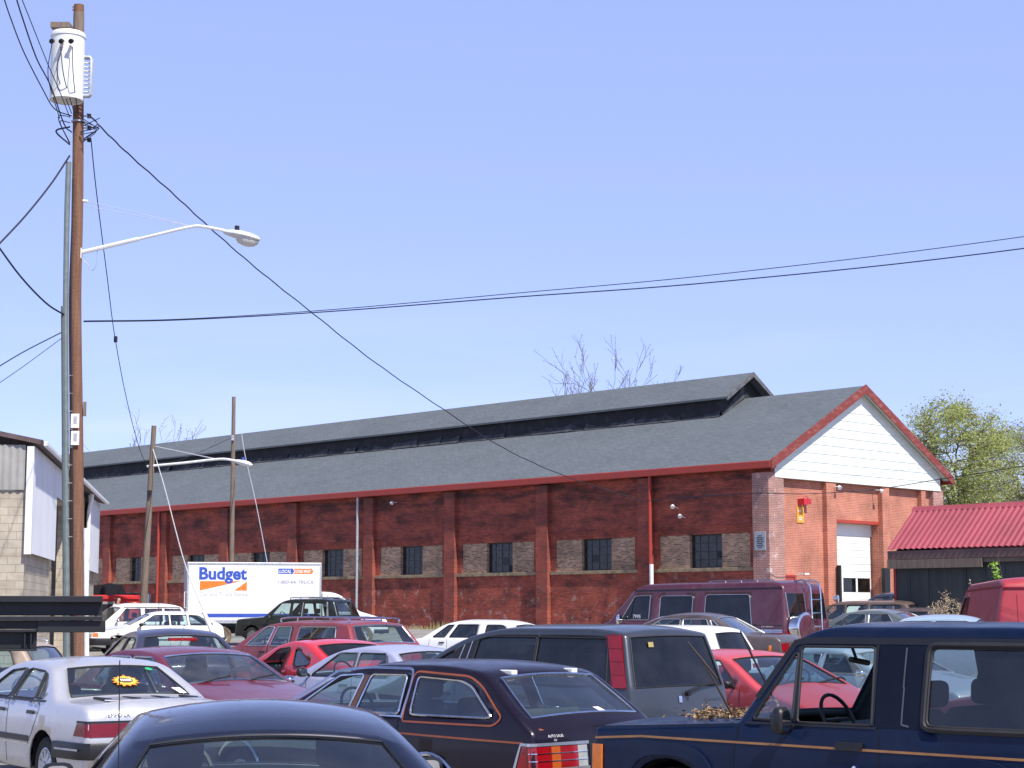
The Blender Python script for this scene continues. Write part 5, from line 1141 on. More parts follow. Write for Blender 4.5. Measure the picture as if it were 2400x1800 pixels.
c = Car('parked_car', 'pale blue grey saloon roof just above the navy off-roader, beside the red van', 'car', 7.2, 31.5, 160, .40, 4.9, 1.80, 1.40,
    sedan_outline(4.9, 1.38, .97, 1.35, 2.05, 3.3, 3.9, .98, .78, 1.32), .97, (.95, 3.7, .31), P_LBL, tum=.40, ws=((1.39, .985), (2.03, 1.31)), bl=((3.34, 1.31), (3.86, 1.0)),
    wins=[quadwin(1.68, 2.14, 2.58, 2.6, .985, 1.30, .03), quadwin(2.68, 2.66, 3.2, 3.35, .985, 1.30, .03)]); std_front(c); std_rear(c)
# 26 maroon conversion van
P_VAN = paint('burgundy_paint', (.085, .014, .030), .1, .38, .6, .18)
c = Car('parked_van', 'maroon conversion van with tinted side windows, chrome ladder and covered spare wheel', 'van', 4.55, 43.1, 138.5, .45, 5.8, 2.0, 2.10,
    [(.12, .4), (0, .46, .05), (0, .75, .06), (.06, 1.02, .08), (.75, 1.20, .06), (1.45, 1.93, .12), (1.75, 2.07, .25), (5.4, 2.10, .2), (5.66, 2.03, .12), (5.78, 1.15, .1), (5.8, .6, .06), (5.7, .4)],
    1.15, (.95, 4.5, .37), P_VAN, tum=.13, z0=.40, fil=.08, bulge=.03, taper=(.08, .03), ws=((.82, 1.26), (1.42, 1.88)), bl=None, glass='dark_glass', wsglass='tint', trim='alu', pil=(.08, .1), nseat=2, auto=False,
    wins=[rounded([(1.15, 1.24), (1.52, 1.80), (1.98, 1.82), (1.98, 1.24)], True, .04), rounded([(2.28, 1.14), (2.28, 1.80), (3.22, 1.80), (3.22, 1.14)], True, .08), rounded([(3.58, 1.02), (3.58, 1.82), (4.78, 1.82), (4.90, 1.08), (4.84, 1.02)], True, .08)])
for sd_ in (1, -1): c.end_patch('rear_door_window', sd_ * .12, sd_ * .78, 1.28, 1.84, 'dark_glass', off=.008); c.end_patch('tail_light', sd_ * .80, sd_ * .93, .84, 1.0, 'red_lamp', off=.012)
for sd_ in (1, -1):
    for y0, y1 in ((.10, .12), (.78, .80)): c.end_patch('rear_window_trim', sd_ * y0, sd_ * y1, 1.26, 1.86, 'alu', off=.014)
c.side_poly('tail_light', [(5.52, .86), (5.52, .98), (5.72, .98), (5.72, .86)], 'red_lamp', .005)
c.strip('side_moulding', [[(5.0, 1.02), (5.7, 1.02)], [(5.0, .98), (5.7, .98)]], .025, 'chrome', .006); c.strip('gutter', [[(1.5, 1.93), (5.64, 1.96)]], .03, 'black', .008); c.strip('body_line', [[(.9, 1.13), (5.7, 1.13)]], .012, 'seam', .003)
c.strip('vent_bar', [[(1.42, 1.24), (1.50, 1.78)]], .02, 'black', .004); c.side_poly('window_curtain', [(2.36, 1.2), (2.36, 1.7), (2.58, 1.7), (2.58, 1.2)], simple('grey_curtain', (.22, .23, .25), .9), -.018)
for y in (.12, -.28):
    ob('ladder', MB().tube(catmull([(-c.L/2 + .35, y, 2.10), (-c.L/2 + .05, y, 2.14), (-c.L/2 - .12, y, 1.98), (-c.L/2 - .16, y, 1.4), (-c.L/2 - .18, y, .9)], 6), .022, 6), 'chrome', c.root)
for z in (1.1, 1.4, 1.7): ob('ladder', MB().tube([(-c.L/2 - .16, .12, z), (-c.L/2 - .16, -.28, z)], .016, 6), 'chrome', c.root)
wl = MB().lathe([(.36, 0), (.37, -.05), (.36, -.22), (.32, -.24)], (-c.L/2 - .02, .52, 1.06), 'x', 28); sp_ = ob('spare_wheel_cover', wl, 'chrome', c.root)
ob('spare_wheel_disc', MB().lathe([(.30, -.243), (.28, -.25), (.001, -.252)], (-c.L/2 - .02, .52, 1.06), 'x', 28), P_VAN, sp_)
c.roof_rail(3.6, 5.35, .72, .014, .035, 'chrome'); c.bumper('bumper', .5, .66, 'chrome', True, .1); c.bumper('bumper', .5, .66, 'chrome', False, .1)
for sd_ in (1, -1): c.end_patch('headlight', sd_ * .55, sd_ * .85, .72, .92, 'clear_lamp', False)
c.mirror(1.22, 1.2, 1, 'chrome', .18, .26); c.side_text('window_marking', '7995', .12, 1.5, 1.28, off=-.008); c.side_text('badge_lettering', 'CONVERSION', .05, 5.15, 1.08, 'white_mark', .008)
# 27 red van behind on the right
P_RV = paint('red_van_paint', (.36, .022, .030), 0, .5, .4, .12); P_RT = paint('red_van_roof_paint', (.62, .035, .045), 0, .5, .3, .1)
c = Car('parked_van', 'plain red panel van with windowless rear and ribbed panels, cut off by the right edge', 'van', 10.05, 36.0, 86, .33, 5.2, 2.04, 2.15,
    [(.12, .4), (0, .46, .05), (0, .75, .06), (.06, 1.02, .08), (.75, 1.20, .06), (1.45, 1.95, .12), (1.75, 2.10, .25), (4.8, 2.15, .2), (5.06, 2.06, .10), (5.18, 1.15, .1), (5.2, .6, .06), (5.1, .4)],
    1.2, (.95, 4.1, .37), P_RV, tum=.17, z0=.4, fil=.07, bulge=.03, taper=(.08, .03), ws=((.82, 1.26), (1.42, 1.88)), wins=[rounded([(1.15, 1.26), (1.52, 1.82), (1.98, 1.84), (1.98, 1.26)], True, .04)])
c.end_patch('roof_gutter', -.80, .80, 1.965, 1.995, 'dark_red_lamp', off=.025)
for y in (-.55, -.2, .2, .55): c.end_patch('pressed_rib', y - .012, y + .012, 1.3, 1.86, P_RV, off=.012)
c.end_patch('panel_gap', -.006, .006, .6, 1.95, 'seam', off=.004)
for sd_ in (1, -1): c.end_patch('tail_light', sd_ * .84, sd_ * .95, .8, 1.05, 'red_lamp')
c.strip('gutter', [[(1.5, 1.96), (5.0, 2.0)]], .035, 'dark_red_lamp', .012); c.bumper('bumper', .5, .66, 'chrome'); std_front(c, (.72, .9))
# 28 box truck
T = Car('box_truck', 'white rental box truck with blue and orange lettering parked along the brick wall', 'truck', -9.0, 72.05, 13.2, .58, 7.98, 2.0, 2.1,
    [(.15, .5), (0, .55, .05), (0, .8, .06), (.05, 1.04, .1), (1.12, 1.34, .12), (1.85, 1.97, .14), (2.15, 2.08, .2), (2.55, 2.1, .1), (2.62, 2.05, .04), (2.64, .6, .03), (2.62, .5)],
    1.3, None, P_WHT, tum=.14, z0=.5, fil=.07, bulge=.02, taper=(.06, 0), ws=((1.18, 1.40), (1.83, 1.93)), wins=[rounded([(1.52, 1.36), (1.95, 1.88), (2.48, 1.90), (2.48, 1.36)], True, .05)], glass='tint', nseat=1)
r_ = T.root; xb0, xb1 = T.L / 2 - 2.70, -T.L / 2 + .1; BT = 3.24; BB = .92; hw = 1.08; bw0 = xb0 - xb1
bx = MB().box(xb1, xb0, -hw, hw, BB, BT); ob('cargo_box', bx, P_WHT, r_, smooth=False, bevel=.05)
ob('roof_cap', MB().box(xb1 - .01, xb0 + .01, -hw - .012, hw + .012, BT - .10, BT + .012), 'galv', r_, smooth=False, bevel=.02)
for x in (xb0 - .06, xb1 - .012): ob('corner_post', MB().box(x, x + .075, -hw - .014, hw + .014, BB, BT - .1), 'galv', r_, smooth=False, bevel=.01)
ob('rub_rail', MB().box(xb1, xb0, -hw - .02, -hw - .002, BB - .02, BB + .10), 'galv', r_, smooth=False)
M['blue_mark'] = simple('blue_lettering', (.035, .09, .46), .5); M['orange_mark'] = simple('orange_lettering', (.80, .21, .02), .5); M['grey_mark'] = simple('grey_lettering', (.42, .43, .45), .5)
sm_ = MB()
for k in range(1, 5): sm_.box(xb1 + bw0 * k / 5 - .006, xb1 + bw0 * k / 5 + .006, -hw - .003, -hw - .0005, BB + .42, BT - .12)
ob('panel_seam', sm_, 'siding', r_, smooth=False)
rv_ = MB()
for k in range(34): rv_.lathe([(.012, 0), (.010, -.004), (.001, -.006)], (xb1 + .12 + (bw0 - .24) * k / 33, -hw - .012, BT - .06), 'y', 6).lathe([(.012, 0), (.010, -.004), (.001, -.006)], (xb1 + .12 + (bw0 - .24) * k / 33, -hw - .02, BB + .06), 'y', 6)
ob('rivets', rv_, 'black', r_)
ob('stripe', MB().box(xb1 + .02, xb0 - .08, -hw - .006, -hw - .001, 1.13, 1.27), 'blue_mark', r_, smooth=False)
bw_ = xb0 - xb1
def onbox(name, v, f, x, z, sx, sz, m, off=.004, shear=0):
    mb = MB(); mb.add([(x + p.x * sx + p.y * sz * shear, -hw - off, z + p.y * sz) for p in v], f); return ob(name, mb, m, r_, smooth=False)
def fitted(name, txt, x0, x1, z0, cap, m, bold=0, shear=0, off=.004):
    v, f = text_mesh(txt, 1, bold); wd_ = max(p.x for p in v); hh = .73; return onbox(name, v, f, x0, z0, (x1 - x0) / wd_, cap / hh, m, off, shear)
bxp = lambda px: xb1 + (px - 433) / (757 - 433) * bw_; bz = lambda py: BT - (py - 1321) / (1458 - 1321) * (BT - BB)
fitted('lettering', 'Budget', bxp(461), bxp(576), bz(1359), bz(1331) - bz(1359), 'blue_mark', .035)
ob('logo_wedge', MB().prism([(bxp(463), bz(1385)), (bxp(463), bz(1363.5)), (bxp(562), bz(1363.5))], lambda p, q: (p, -hw - .001, q), lambda p, q: (p, -hw - .003, q)), 'orange_mark', r_, smooth=False)
ob('logo_wedge', MB().prism([(bxp(546), bz(1385)), (bxp(576), bz(1364)), (bxp(576), bz(1385))], lambda p, q: (p, -hw - .001, q), lambda p, q: (p, -hw - .003, q)), 'orange_mark', r_, smooth=False)
fitted('lettering', 'Car and Truck Rental', bxp(463), bxp(579), bz(1398), bz(1388) - bz(1398), 'grey_mark', 0)
def arrow(x0, x1, z0, z1, tail): d = (z1 - z0) * .5; zm = (z0 + z1) / 2; return [(x0, z0), (x0 + tail, zm), (x0, z1), (x1 - d, z1), (x1 - d, z1 + d * .35), (x1, zm), (x1 - d, z0 - d * .35), (x1 - d, z0)]
ob('arrow_panel', MB().prism(arrow(bxp(652), bxp(691), bz(1346.5), bz(1334), 0.0), lambda p, q: (p, -hw - .001, q), lambda p, q: (p, -hw - .003, q)), 'blue_mark', r_, smooth=False)
ob('arrow_panel', MB().prism(arrow(bxp(687), bxp(738), bz(1346.5), bz(1334), .12), lambda p, q: (p, -hw - .001, q), lambda p, q: (p, -hw - .003, q)), 'orange_mark', r_, smooth=False)
fitted('lettering', 'LOCAL', bxp(654), bxp(683), bz(1344.5), .13, 'white_mark', .03, .2, .006); fitted('lettering', 'ONE-WAY', bxp(694), bxp(731), bz(1344.5), .13, 'white_mark', .03, .2, .006)
fitted('lettering', '1-800-4A-TRUCK', bxp(651), bxp(739), bz(1369), .135, simple('slate_lettering', (.13, .15, .26), .5), .0, .22)
ob('chassis', MB().box(xb1 + .1, T.L/2 - .4, -.4, .4, .5, .8).box(xb1 + .5, xb0 - .4, -hw + .1, hw - .1, .78, BB - .002), 'black', r_, smooth=False)
ob('rear_bumper', MB().box(xb1 - .12, xb1 + .02, -hw, hw, .5, .62), 'black', r_, smooth=False); ob('grab_handle', MB().tube([(xb1 - .005, -hw + .04, 1.5), (xb1 - .09, -hw + .04, 1.5), (xb1 - .09, -hw + .04, 2.1), (xb1 - .005, -hw + .04, 2.1)], .018, 5), 'white_paint', r_)
M['tan_rim'] = simple('dusty_white_rim', (.62, .58, .48), .6); M['dust_tyre'] = simple('dusty_tyre', (.20, .15, .09), .9, c2=(.08, .06, .045), scale=5)
for x, dual in ((T.L/2 - 1.0, 0), (xb1 + 1.35, 1)):
    for sd_ in (1, -1):
        t = MB().lathe([(.24, -.11), (.35, -.11), (.39, -.08), (.40, 0), (.39, .08), (.35, .11), (.24, .11)], (x, sd_ * (hw - .16), .40), 'y', 26, caps=False)
        if dual: t.lathe([(.24, -.11), (.35, -.11), (.39, -.08), (.40, 0), (.39, .08), (.35, .11), (.24, .11)], (x, sd_ * (hw - .42), .40), 'y', 26, caps=False)
        w_ = ob('wheel', t, 'dust_tyre', r_); yo = sd_ * (hw - .16)
        ob('rim', MB().lathe([(.245, .09), (.22, .08), (.2, -.06 if dual else .0), (.09, -.05 if dual else .02), (.08, .06), (.001, .07)], (x, 0, .40), 'y', 24, caps=False).xf(Matrix.Translation((x, yo, .4)) @ Matrix.Rotation(math.pi if sd_ < 0 else 0, 4, 'Z') @ Matrix.Translation((-x, 0, -.4))), 'tan_rim', w_)
for sd_ in (1, -1): T.end_patch('headlight', sd_ * .6, sd_ * .88, .8, .97, 'clear_lamp', False)
T.end_patch('grille', -.55, .55, .72, 1.0, 'black', False); T.bumper('bumper', .5, .66, 'black', False); T.strip('stripe', [[(.25, .98), (2.55, 1.0)]], .10, 'blue_mark', .004, -1)
T.side_poly('side_marker', [(.12, .86), (.12, .93), (.26, .93), (.26, .86)], 'amber', .005, -1); T.mirror(1.36, 1.35, -1, 'black', .16, .3); T.strip('badge', [[(.62, 1.08), (.86, 1.09)]], .03, 'black', .004, -1)
# ------------------------------------------------------------------ utility pole with transformer and lamp arm
PD = 36.0
def P(px, py, d=PD): return at(px, py, d)
M['pole_wood'] = simple('creosote_pole', (.21, .108, .064), .85, c2=(.13, .058, .034), scale=4, stretch=(7, 7, .3), lo=.35, hi=.7, bump=.5)
b0, b1, t1 = P(184, 1545), P(179, 1000), P(185, 12)
Up = thing('utility_pole', 'tall brown wooden utility pole carrying a white transformer and a street lamp arm', 'utility pole', (b0.x, PD, 0))
def loc(o_, p): return Vector(p) - o_.location
def up(name, mb, m, parent=None, **k): mb.xf(Matrix.Translation(-Up.location)); return ob(name, mb, m, parent or Up, **k)
pl = catmull([Vector((b0.x, PD, -.1)), b0, P(180, 1240), b1, P(176, 700), P(182, 460), t1], 4)
up('pole', MB().tube(pl, [.165 - .06 * i / 24 for i in range(25)], 16), 'pole_wood', angle=60)
up('pole_tip', MB().tube([P(182.5, 160), P(184.9, 30)], [.115, .110], 14), 'grey_wood', angle=60)
TC = P(158, 158, PD - .42); tr_ = .335; zt_, zb2 = P(158, 84, PD - .42).z, P(158, 236, PD - .42).z
tk = up('transformer', MB().lathe([(.001, zb2 + .02), (tr_ * .96, zb2 + .02), (tr_, zb2), (tr_, zt_ - .05), (tr_ * 1.05, zt_ - .05), (tr_ * 1.06, zt_), (tr_ * .98, zt_ + .05), (tr_ * .5, zt_ + .10), (.001, zt_ + .11)], (TC.x, TC.y, 0), 'z', 32, caps=False), simple('cream_enamel', (.76, .77, .74), .4, c2=(.68, .69, .67), scale=2))
rb_ = MB()
for k in range(9): z = P(0, 150 + k * 9.5).z; rb_.tube([Vector((TC.x + tr_ - .02, TC.y + .08, z)), Vector((TC.x + tr_ + .13, TC.y + .12, z)), Vector((TC.x + tr_ + .13, TC.y + .22, z))], .016, 6)
for dy in (.06, .14): rb_.tube([Vector((TC.x + tr_ - .02, TC.y + dy, P(0, 146).z)), Vector((TC.x + tr_ + .10, TC.y + dy, P(0, 146).z)), Vector((TC.x + tr_ + .13, TC.y + dy, P(0, 150).z)), Vector((TC.x + tr_ + .13, TC.y + dy, P(0, 232).z)), Vector((TC.x + tr_ + .10, TC.y + dy, P(0, 236).z)), Vector((TC.x + tr_ - .02, TC.y + dy, P(0, 236).z))], .028, 8)
rb2 = MB(); rb2.v = [p - Up.location for p in rb_.v]; rb2.f = rb_.f; ob('cooling_fins', rb2, 'galv', tk)
def child(name, mb, m, parent): mb.xf(Matrix.Translation(-Up.location)); return ob(name, mb, m, parent)
for px in (125, 147, 170):
    a = P(px, 96, PD - .78); child('bushing', MB().tube([a, a + Vector((0, -.1, -.03))], .035, 8).tube([a + Vector((0, -.1, -.03)), a + Vector((0, -.15, -.06))], .05, 8), 'black', tk)
child('hanger_bracket', MB().box(TC.x - .05, TC.x + .12, TC.y + tr_ - .02, PD - .1, P(0, 105).z, P(0, 100).z).box(TC.x - .05, TC.x + .12, TC.y + tr_ - .02, PD - .1, P(0, 215).z, P(0, 210).z), 'galv', tk)
up('crossarm_stub', MB().box(P(128, 70).x, P(172, 70).x, PD - .35, PD - .05, P(0, 76).z, P(0, 64).z), 'grey_wood', smooth=False)
up('insulator', MB().lathe([(.03, 0), (.05, .03), (.03, .06), (.05, .09), (.02, .13)], P(174, 26), 'z', 12), 'galv')
# spools that hold the service wires, with their loops
for py in (272, 300, 328):
    a = P(209, py, PD - .02); up('insulator', MB().lathe([(.045, -.04), (.03, 0), (.045, .04)], a, 'z', 12).tube([P(186, py), P(214, py)], .012, 6), 'black')
up('pole_band', MB().lathe([(.14, 0), (.14, .03)], P(183, 287), 'z', 18), 'galv')
# street lamp
arm = [P(188, 592), P(326, 560), P(440, 533), P(475, 531), P(528, 541)]
la = up('lamp_arm', MB().tube(catmull(arm, 6), [.032] * 25, 8), 'white_paint')
child('arm_sleeve', MB().tube([P(189, 592), P(325, 560)], .045, 8).box(P(184, 594).x, P(192, 594).x, PD - .06, PD + .06, P(0, 606).z, P(0, 582).z), 'white_paint', la)
for py in (469, 482): child('arm_stay', MB().tube([P(196, py), P(452, 531)], .006, 5), 'galv', la)
child('arm_bracket', MB().tube([P(186, 470), P(206, 472)], .03, 8), 'white_paint', la)
lh = MB(); h0, h1 = P(524, 543), P(610, 562); ax_ = (h1 - h0); L_ = ax_.length; ax_.normalize(); vz = Vector((0, 0, 1)); vz = (vz - ax_ * vz.dot(ax_)).normalized(); vy = ax_.cross(vz)
prof = [(0, .05, .03, .05), (.06, .08, .05, .09), (.25, .14, .085, .13), (.5, .18, .10, .16), (.75, .18, .09, .15), (.92, .13, .06, .10), (1, .04, .02, .03)]
n = 18
for f_, wy, hu, hd_ in prof:
    for k in range(n):
        a = 2 * math.pi * k / n; s_ = math.sin(a); lh.v.append(h0 + ax_ * (L_ * f_) + vy * (wy * math.cos(a)) + vz * ((hu if s_ > 0 else hd_ * .55) * s_))
for i in range(len(prof) - 1):
    for k in range(n): lh.f.append((i*n+k, i*n+(k+1)%n, (i+1)*n+(k+1)%n, (i+1)*n+k))
lh.f += [tuple(range(n)), tuple((len(prof)-1)*n + k for k in range(n))]
hd = child('lamp_head', lh, simple('lamp_housing', (.66, .68, .68), .45), la)
gm = MB(); gp_ = [(0, .01), (.35, .16), (.6, .175), (.85, .16), (1, .08)]
for i, (q, rr) in enumerate([(0.0, 1.0), (.45, .92), (.8, .7), (1.0, .3)]):
    for k in range(n):
        a = 2 * math.pi * k / n; gm.v.append(h0 + ax_ * (L_ * (.66 + .32 * rr * math.cos(a))) + vy * (.15 * rr * math.sin(a)) - vz * (.05 + .14 * q))
for i in range(3):
    for k in range(n): gm.f.append((i*n+k, i*n+(k+1)%n, (i+1)*n+(k+1)%n, (i+1)*n+k))
gm.f.append(tuple(3*n + k for k in range(n))); child('lamp_glass', gm, simple('lamp_refractor', (.60, .60, .56), .15, coat=.6), la)
child('photocell', MB().lathe([(.05, 0), (.05, .09), (.04, .10)], h0 + ax_ * (L_ * .34) + vz * .08, 'z', 12), 'black', la)
up('conduit', MB().tube(catmull([P(161, 380, PD - .1), P(157, 500, PD - .1), P(154, 700, PD - .1), P(154, 900, PD - .1), P(158, 1545, PD - .1)], 6), .055, 10), simple('grey_conduit', (.17, .21, .21), .5))
up('conduit', MB().tube([P(147, 718, PD - .12), P(152, 1545, PD - .12)], .036, 10), simple('dark_conduit', (.10, .12, .12), .5))
up('conduit', MB().tube([P(201, 1238, PD - .06), P(203, 1545, PD - .06)], .05, 10), 'white_cap')
up('cable_guard', MB().tube(catmull([P(170, 420, PD - .16), P(167, 700, PD - .165), P(170, 1100, PD - .17), P(172, 1545, PD - .18)], 8), .014, 6), 'cable')
for py, h in ((972, 33), (1012, 33)):
    o = up('pole_plate', MB().box(P(172, py).x, P(191, py).x, PD - .19, PD - .165, P(0, py + h).z, P(0, py).z), 'white_paint', smooth=False)
    child('plate_mark', MB().box(P(178, py).x, P(186, py).x, PD - .193, PD - .1905, P(0, py + 24).z, P(0, py + 6).z), 'grey_mark', o)
up('pole_step', MB().box(P(196, 960).x, P(201, 960).x, PD - .05, PD + .05, P(0, 975).z, P(0, 942).z), 'grey_wood', smooth=False)
for py in range(880, 1260, 42): up('staple', MB().tube([P(160, py, PD - .15), P(170, py, PD - .18)], .008, 4), 'galv')
def cable(label, pts, r=.014, m='cable', n=8, wob=0, cat='power cable', group='overhead cables'):
    p = catmull(pts, n); k = 0
    if wob: p = [q + Vector((0, 0, wob * math.sin(i * 1.7))) for i, q in enumerate(p)]
    o = ob('overhead_cable', MB().tube(p, r, 5), m); return tag(o, label, cat, group)
def Q(*a): return [at(*q) for q in a]
cable('black twisted service cable falling from the utility pole to the brick warehouse wall', Q((228, 290, 36), (300, 360, 38), (400, 449, 41), (490, 532, 44), (600, 628, 47), (734, 735, 51.5), (880, 850, 57), (1040, 960, 63), (1180, 1050, 68.5), (1330, 1118, 72), (1512, 1176, 74)), .017, wob=.010)
cable('upper of two black cables crossing the sky to the right edge from the utility pole', Q((196, 752, 36), (420, 748, 35.2), (760, 727, 34), (1200, 688, 33), (1700, 641, 32), (2440, 549, 30.5), (3900, 330, 27), (6500, -150, 22)), .008)
cable('lower of two black cables crossing the sky to the right edge from the utility pole', Q((196, 754, 36), (420, 750, 35.2), (760, 731, 34), (1200, 697, 33), (1700, 659, 32), (2440, 577, 30.5), (3900, 365, 27), (6500, -105, 22)), .0115)
cable('thin cable with a small clip hanging between the utility pole and the leaning pole', Q((213, 325, 36), (226, 450, 39), (250, 640, 45), (270, 795, 50), (300, 950, 58), (330, 1060, 66), (352, 1098, 71.5)), .012)
tag(ob('cable_clip', MB().box(-.05, .05, -.03, .03, -.09, .09), 'black', smooth=False, bevel=.02), 'small dark clip hanging on the thin cable left of the lamp arm', 'cable clip').location = at(271, 795, 50)
cable('thick black cable sloping from the pole top to the left edge, upper limb', Q((163, 365, 36), (120, 430, 35), (60, 505, 34.2), (-8, 578, 33.5)), .02)
cable('black cable returning to the pole from the left edge, lower limb', Q((-8, 572, 33.5), (50, 650, 34.2), (110, 712, 35.2), (158, 742, 36)), .019)
cable('black wire entering at the top left corner, leftmost of three', Q((8, -8, 30), (24, 40, 31), (55, 120, 32.5), (98, 205, 34), (128, 255, 35.2), (168, 272, 36)), .012)
cable('black wire entering at the top left, middle of three', Q((37, -8, 30), (52, 40, 31), (85, 135, 32.5), (118, 200, 34), (150, 290, 35.6), (168, 310, 36)), .014)
cable('black wire entering at the top left, rightmost of three', Q((49, -8, 30), (72, 50, 31), (110, 145, 33), (140, 215, 34.5), (164, 276, 35.9)), .009)
cable('thicker dark cable rising from the left edge to the pole conduit', Q((-8, 862, 33), (60, 822, 34.2), (148, 777, 36)), .012)
cable('thin dark cable rising from the left edge to the pole conduit', Q((-8, 902, 33), (60, 855, 34.2), (148, 790, 36)), .007)
lp = random.Random(9)
lm = MB()
for k in range(7):
    a = P(lp.uniform(186, 206), lp.uniform(262, 330), PD - .1); b = P(lp.uniform(222, 238), lp.uniform(270, 312), PD - .25); d = P(lp.uniform(188, 212), lp.uniform(290, 340), PD - .15)
    lm.tube(catmull([a, b, d], 7), .009, 5)
for k in range(3):
    a = P(164, lp.uniform(270, 300), PD - .1); b = P(lp.uniform(130, 142), lp.uniform(275, 330), PD - .3); d = P(164, lp.uniform(335, 372), PD - .15)
    lm.tube(catmull([a, b, d], 7), .018 if k == 0 else .01, 5)
for (a, b, c_) in (((122, 100), (113, 180), (140, 278)), ((142, 110), (150, 180), (175, 268)), ((170, 110), (172, 180), (183, 268)), ((147, 108), (134, 170), (168, 266))): lm.tube(catmull([P(*a, PD - .85), P(*b, PD - .9), P(*c_, PD - .2)], 8), .010, 5)
up('loose_wires', lm, 'cable')
lw = MB().tube(catmull([P(228, 585), P(226, 620), P(214, 634), P(204, 618), P(190, 606)], 6), .007, 4); up('loose_wires', lw, 'galv')
cable('black cable along the gable leaving to the right behind the shed roof', Q((1515, 1174, 74), (1640, 1163, 71), (1767, 1156, 68.5), (1900, 1157, 68), (2050, 1147, 70), (2210, 1122, 64), (2440, 1085, 60), (3300, 930, 48)), .015)
cable('thin grey wire slanting across the white gable siding', Q((1930, 1122, 72), (2100, 1104, 70), (2300, 1080, 66), (2440, 1060, 63)), .007, 'galv')
cable('thin black wire between the two wooden poles and the clerestory', Q((356, 1088, 72), (430, 1075, 76), (545, 1025, 82)), .012)
# ---- two bare wooden poles farther back
def bare_pole(label, px0, px1, pyt, d, r0, r1, m):
    a, b = at(px0, 1470, d), at(px1, pyt, d); dz = (b - a) / (b.z - a.z); a2 = a + dz * (.5 - a.z)
    t = thing('wooden_pole', label, 'pole', (a2.x, d, a2.z), 0, 'bare wooden poles'); mb = MB().tube([a2 - t.location, a.lerp(b, .5) - t.location, b - t.location], [r0, (r0 + r1) / 2, r1], 12); ob('pole', mb, m, t); return t
t2 = bare_pole('leaning weathered wooden pole with a white lamp arm before the left part of the warehouse', 333, 361, 998, 72, .155, .10, 'grey_wood')
lo2 = lambda q: Vector(q) - t2.location
am = ob('lamp_arm', MB().tube(catmull([lo2(at(345, 1093, 72)), lo2(at(430, 1085, 71.8)), lo2(at(515, 1076, 71.6)), lo2(at(552, 1080, 71.5))], 6), .05, 8), 'white_paint', t2)
ob('arm_stay', MB().tube([lo2(at(357, 1045, 72)), lo2(at(512, 1077, 71.6))], .022, 6), 'galv', am)
hm = MB(); a, b = lo2(at(548, 1080, 71.5)), lo2(at(592, 1090, 71.4))
for f_, r_w, r_h in ((0, .05, .05), (.3, .16, .10), (.6, .20, .12), (.85, .16, .10), (1, .03, .02)):
    for k in range(12): hm.v.append(a.lerp(b, f_) + Vector((0, r_w * math.cos(math.pi*k/6), r_h * math.sin(math.pi*k/6))))
for i in range(4):
    for k in range(12): hm.f.append((i*12+k, i*12+(k+1)%12, (i+1)*12+(k+1)%12, (i+1)*12+k))
ob('lamp_head', hm, 'white_paint', am); ob('photocell', MB().lathe([(.06, 0), (.06, .12)], a.lerp(b, .5) + Vector((0, 0, .1)), 'z', 10), 'blue_mark', am)
ob('pole_step', MB().box(-.08, .08, -.25, -.15, -.1, .1), 'black', t2, smooth=False).location = lo2(at(352, 1156, 72))
t3 = bare_pole('straight weathered wooden pole rising behind the white box truck', 541, 548, 930, 83, .13, .085, 'grey_wood')
ob('pole_step', MB().box(-.06, .06, -.2, -.1, -.12, .12), 'galv', t3, smooth=False).location = at(547, 1027, 83) - t3.location
g1 = cable('pale guy wire from the leaning pole down past the box truck to a white guard', Q((357, 1048, 72), (385, 1140, 70), (433, 1320, 60), (480, 1440, 54.5), (512, 1515, 52.2)), .018, simple('pale_wire', (.55, .56, .55), .5), cat='guy wire')
tag(ob('guy_guard', MB().tube(Q((478, 1436, 54.8), (496, 1478, 53.2), (514, 1522, 52))  , .07, 8), 'white_cap'), 'white plastic guard sleeve on the guy wire behind the maroon saloon', 'guy guard')
cable('thin guy wire from the straight pole down behind the box truck', Q((566, 1015, 83), (575, 1070, 82), (600, 1180, 80), (627, 1322, 77.5)), .018, 'galv', cat='guy wire')

# ------------------------------------------------------------------ dumpster, person, steel beam, dead leaves
Dm = thing('dumpster', 'red metal dumpster with its black lid thrown open beside the block garage', 'dumpster', (-16.55, 76, .62), R(8))
M['red_bin'] = simple('red_bin_paint', (.62, .025, .03), .5, c2=(.48, .03, .03), scale=2)
w2 = .98; db = MB()
db.prism([(-w2, 0), (w2, 0), (w2, 2.0), (-w2, 2.0)], lambda p, q: (p, -.8, q), lambda p, q: (p, -.74, q)).box(-w2, -w2 + .06, -.74, .8, 0, 2.0).box(w2 - .06, w2, -.74, .8, 0, 2.0).box(-w2 + .06, w2 - .06, .74, .8, 0, 2.0).box(-w2 + .06, w2 - .06, -.74, .74, 0, .08)
ob('body', db, 'red_bin', Dm, smooth=False)
ob('rim_band', MB().box(-w2 - .05, w2 + .05, -.87, -.802, 1.82, 1.98), 'red_bin', Dm, smooth=False, bevel=.02)
ob('side_door', MB().box(-.9, .20, -.83, -.803, .5, 1.72), 'rib_grey', Dm, smooth=False); ob('side_door', MB().box(-.8, .08, -.84, -.832, .6, 1.62), 'black', Dm, smooth=False)
ob('lid', MB().prism([(-w2, 1.99), (.42, 2.02), (.22, 2.42), (-.3, 2.50), (-w2, 2.36)], lambda p, q: (p, .1, q), lambda p, q: (p, .16, q)), 'black', Dm, smooth=False); ob('lid', MB().box(.45, w2 - .02, -.8, .8, 2.01, 2.10), 'black', Dm, smooth=False, bevel=.02)
ob('warning_sticker', MB().box(.74, .88, -.812, -.802, 1.56, 1.7), simple('yellow_label', (.8, .5, .15), .5), Dm, smooth=False)
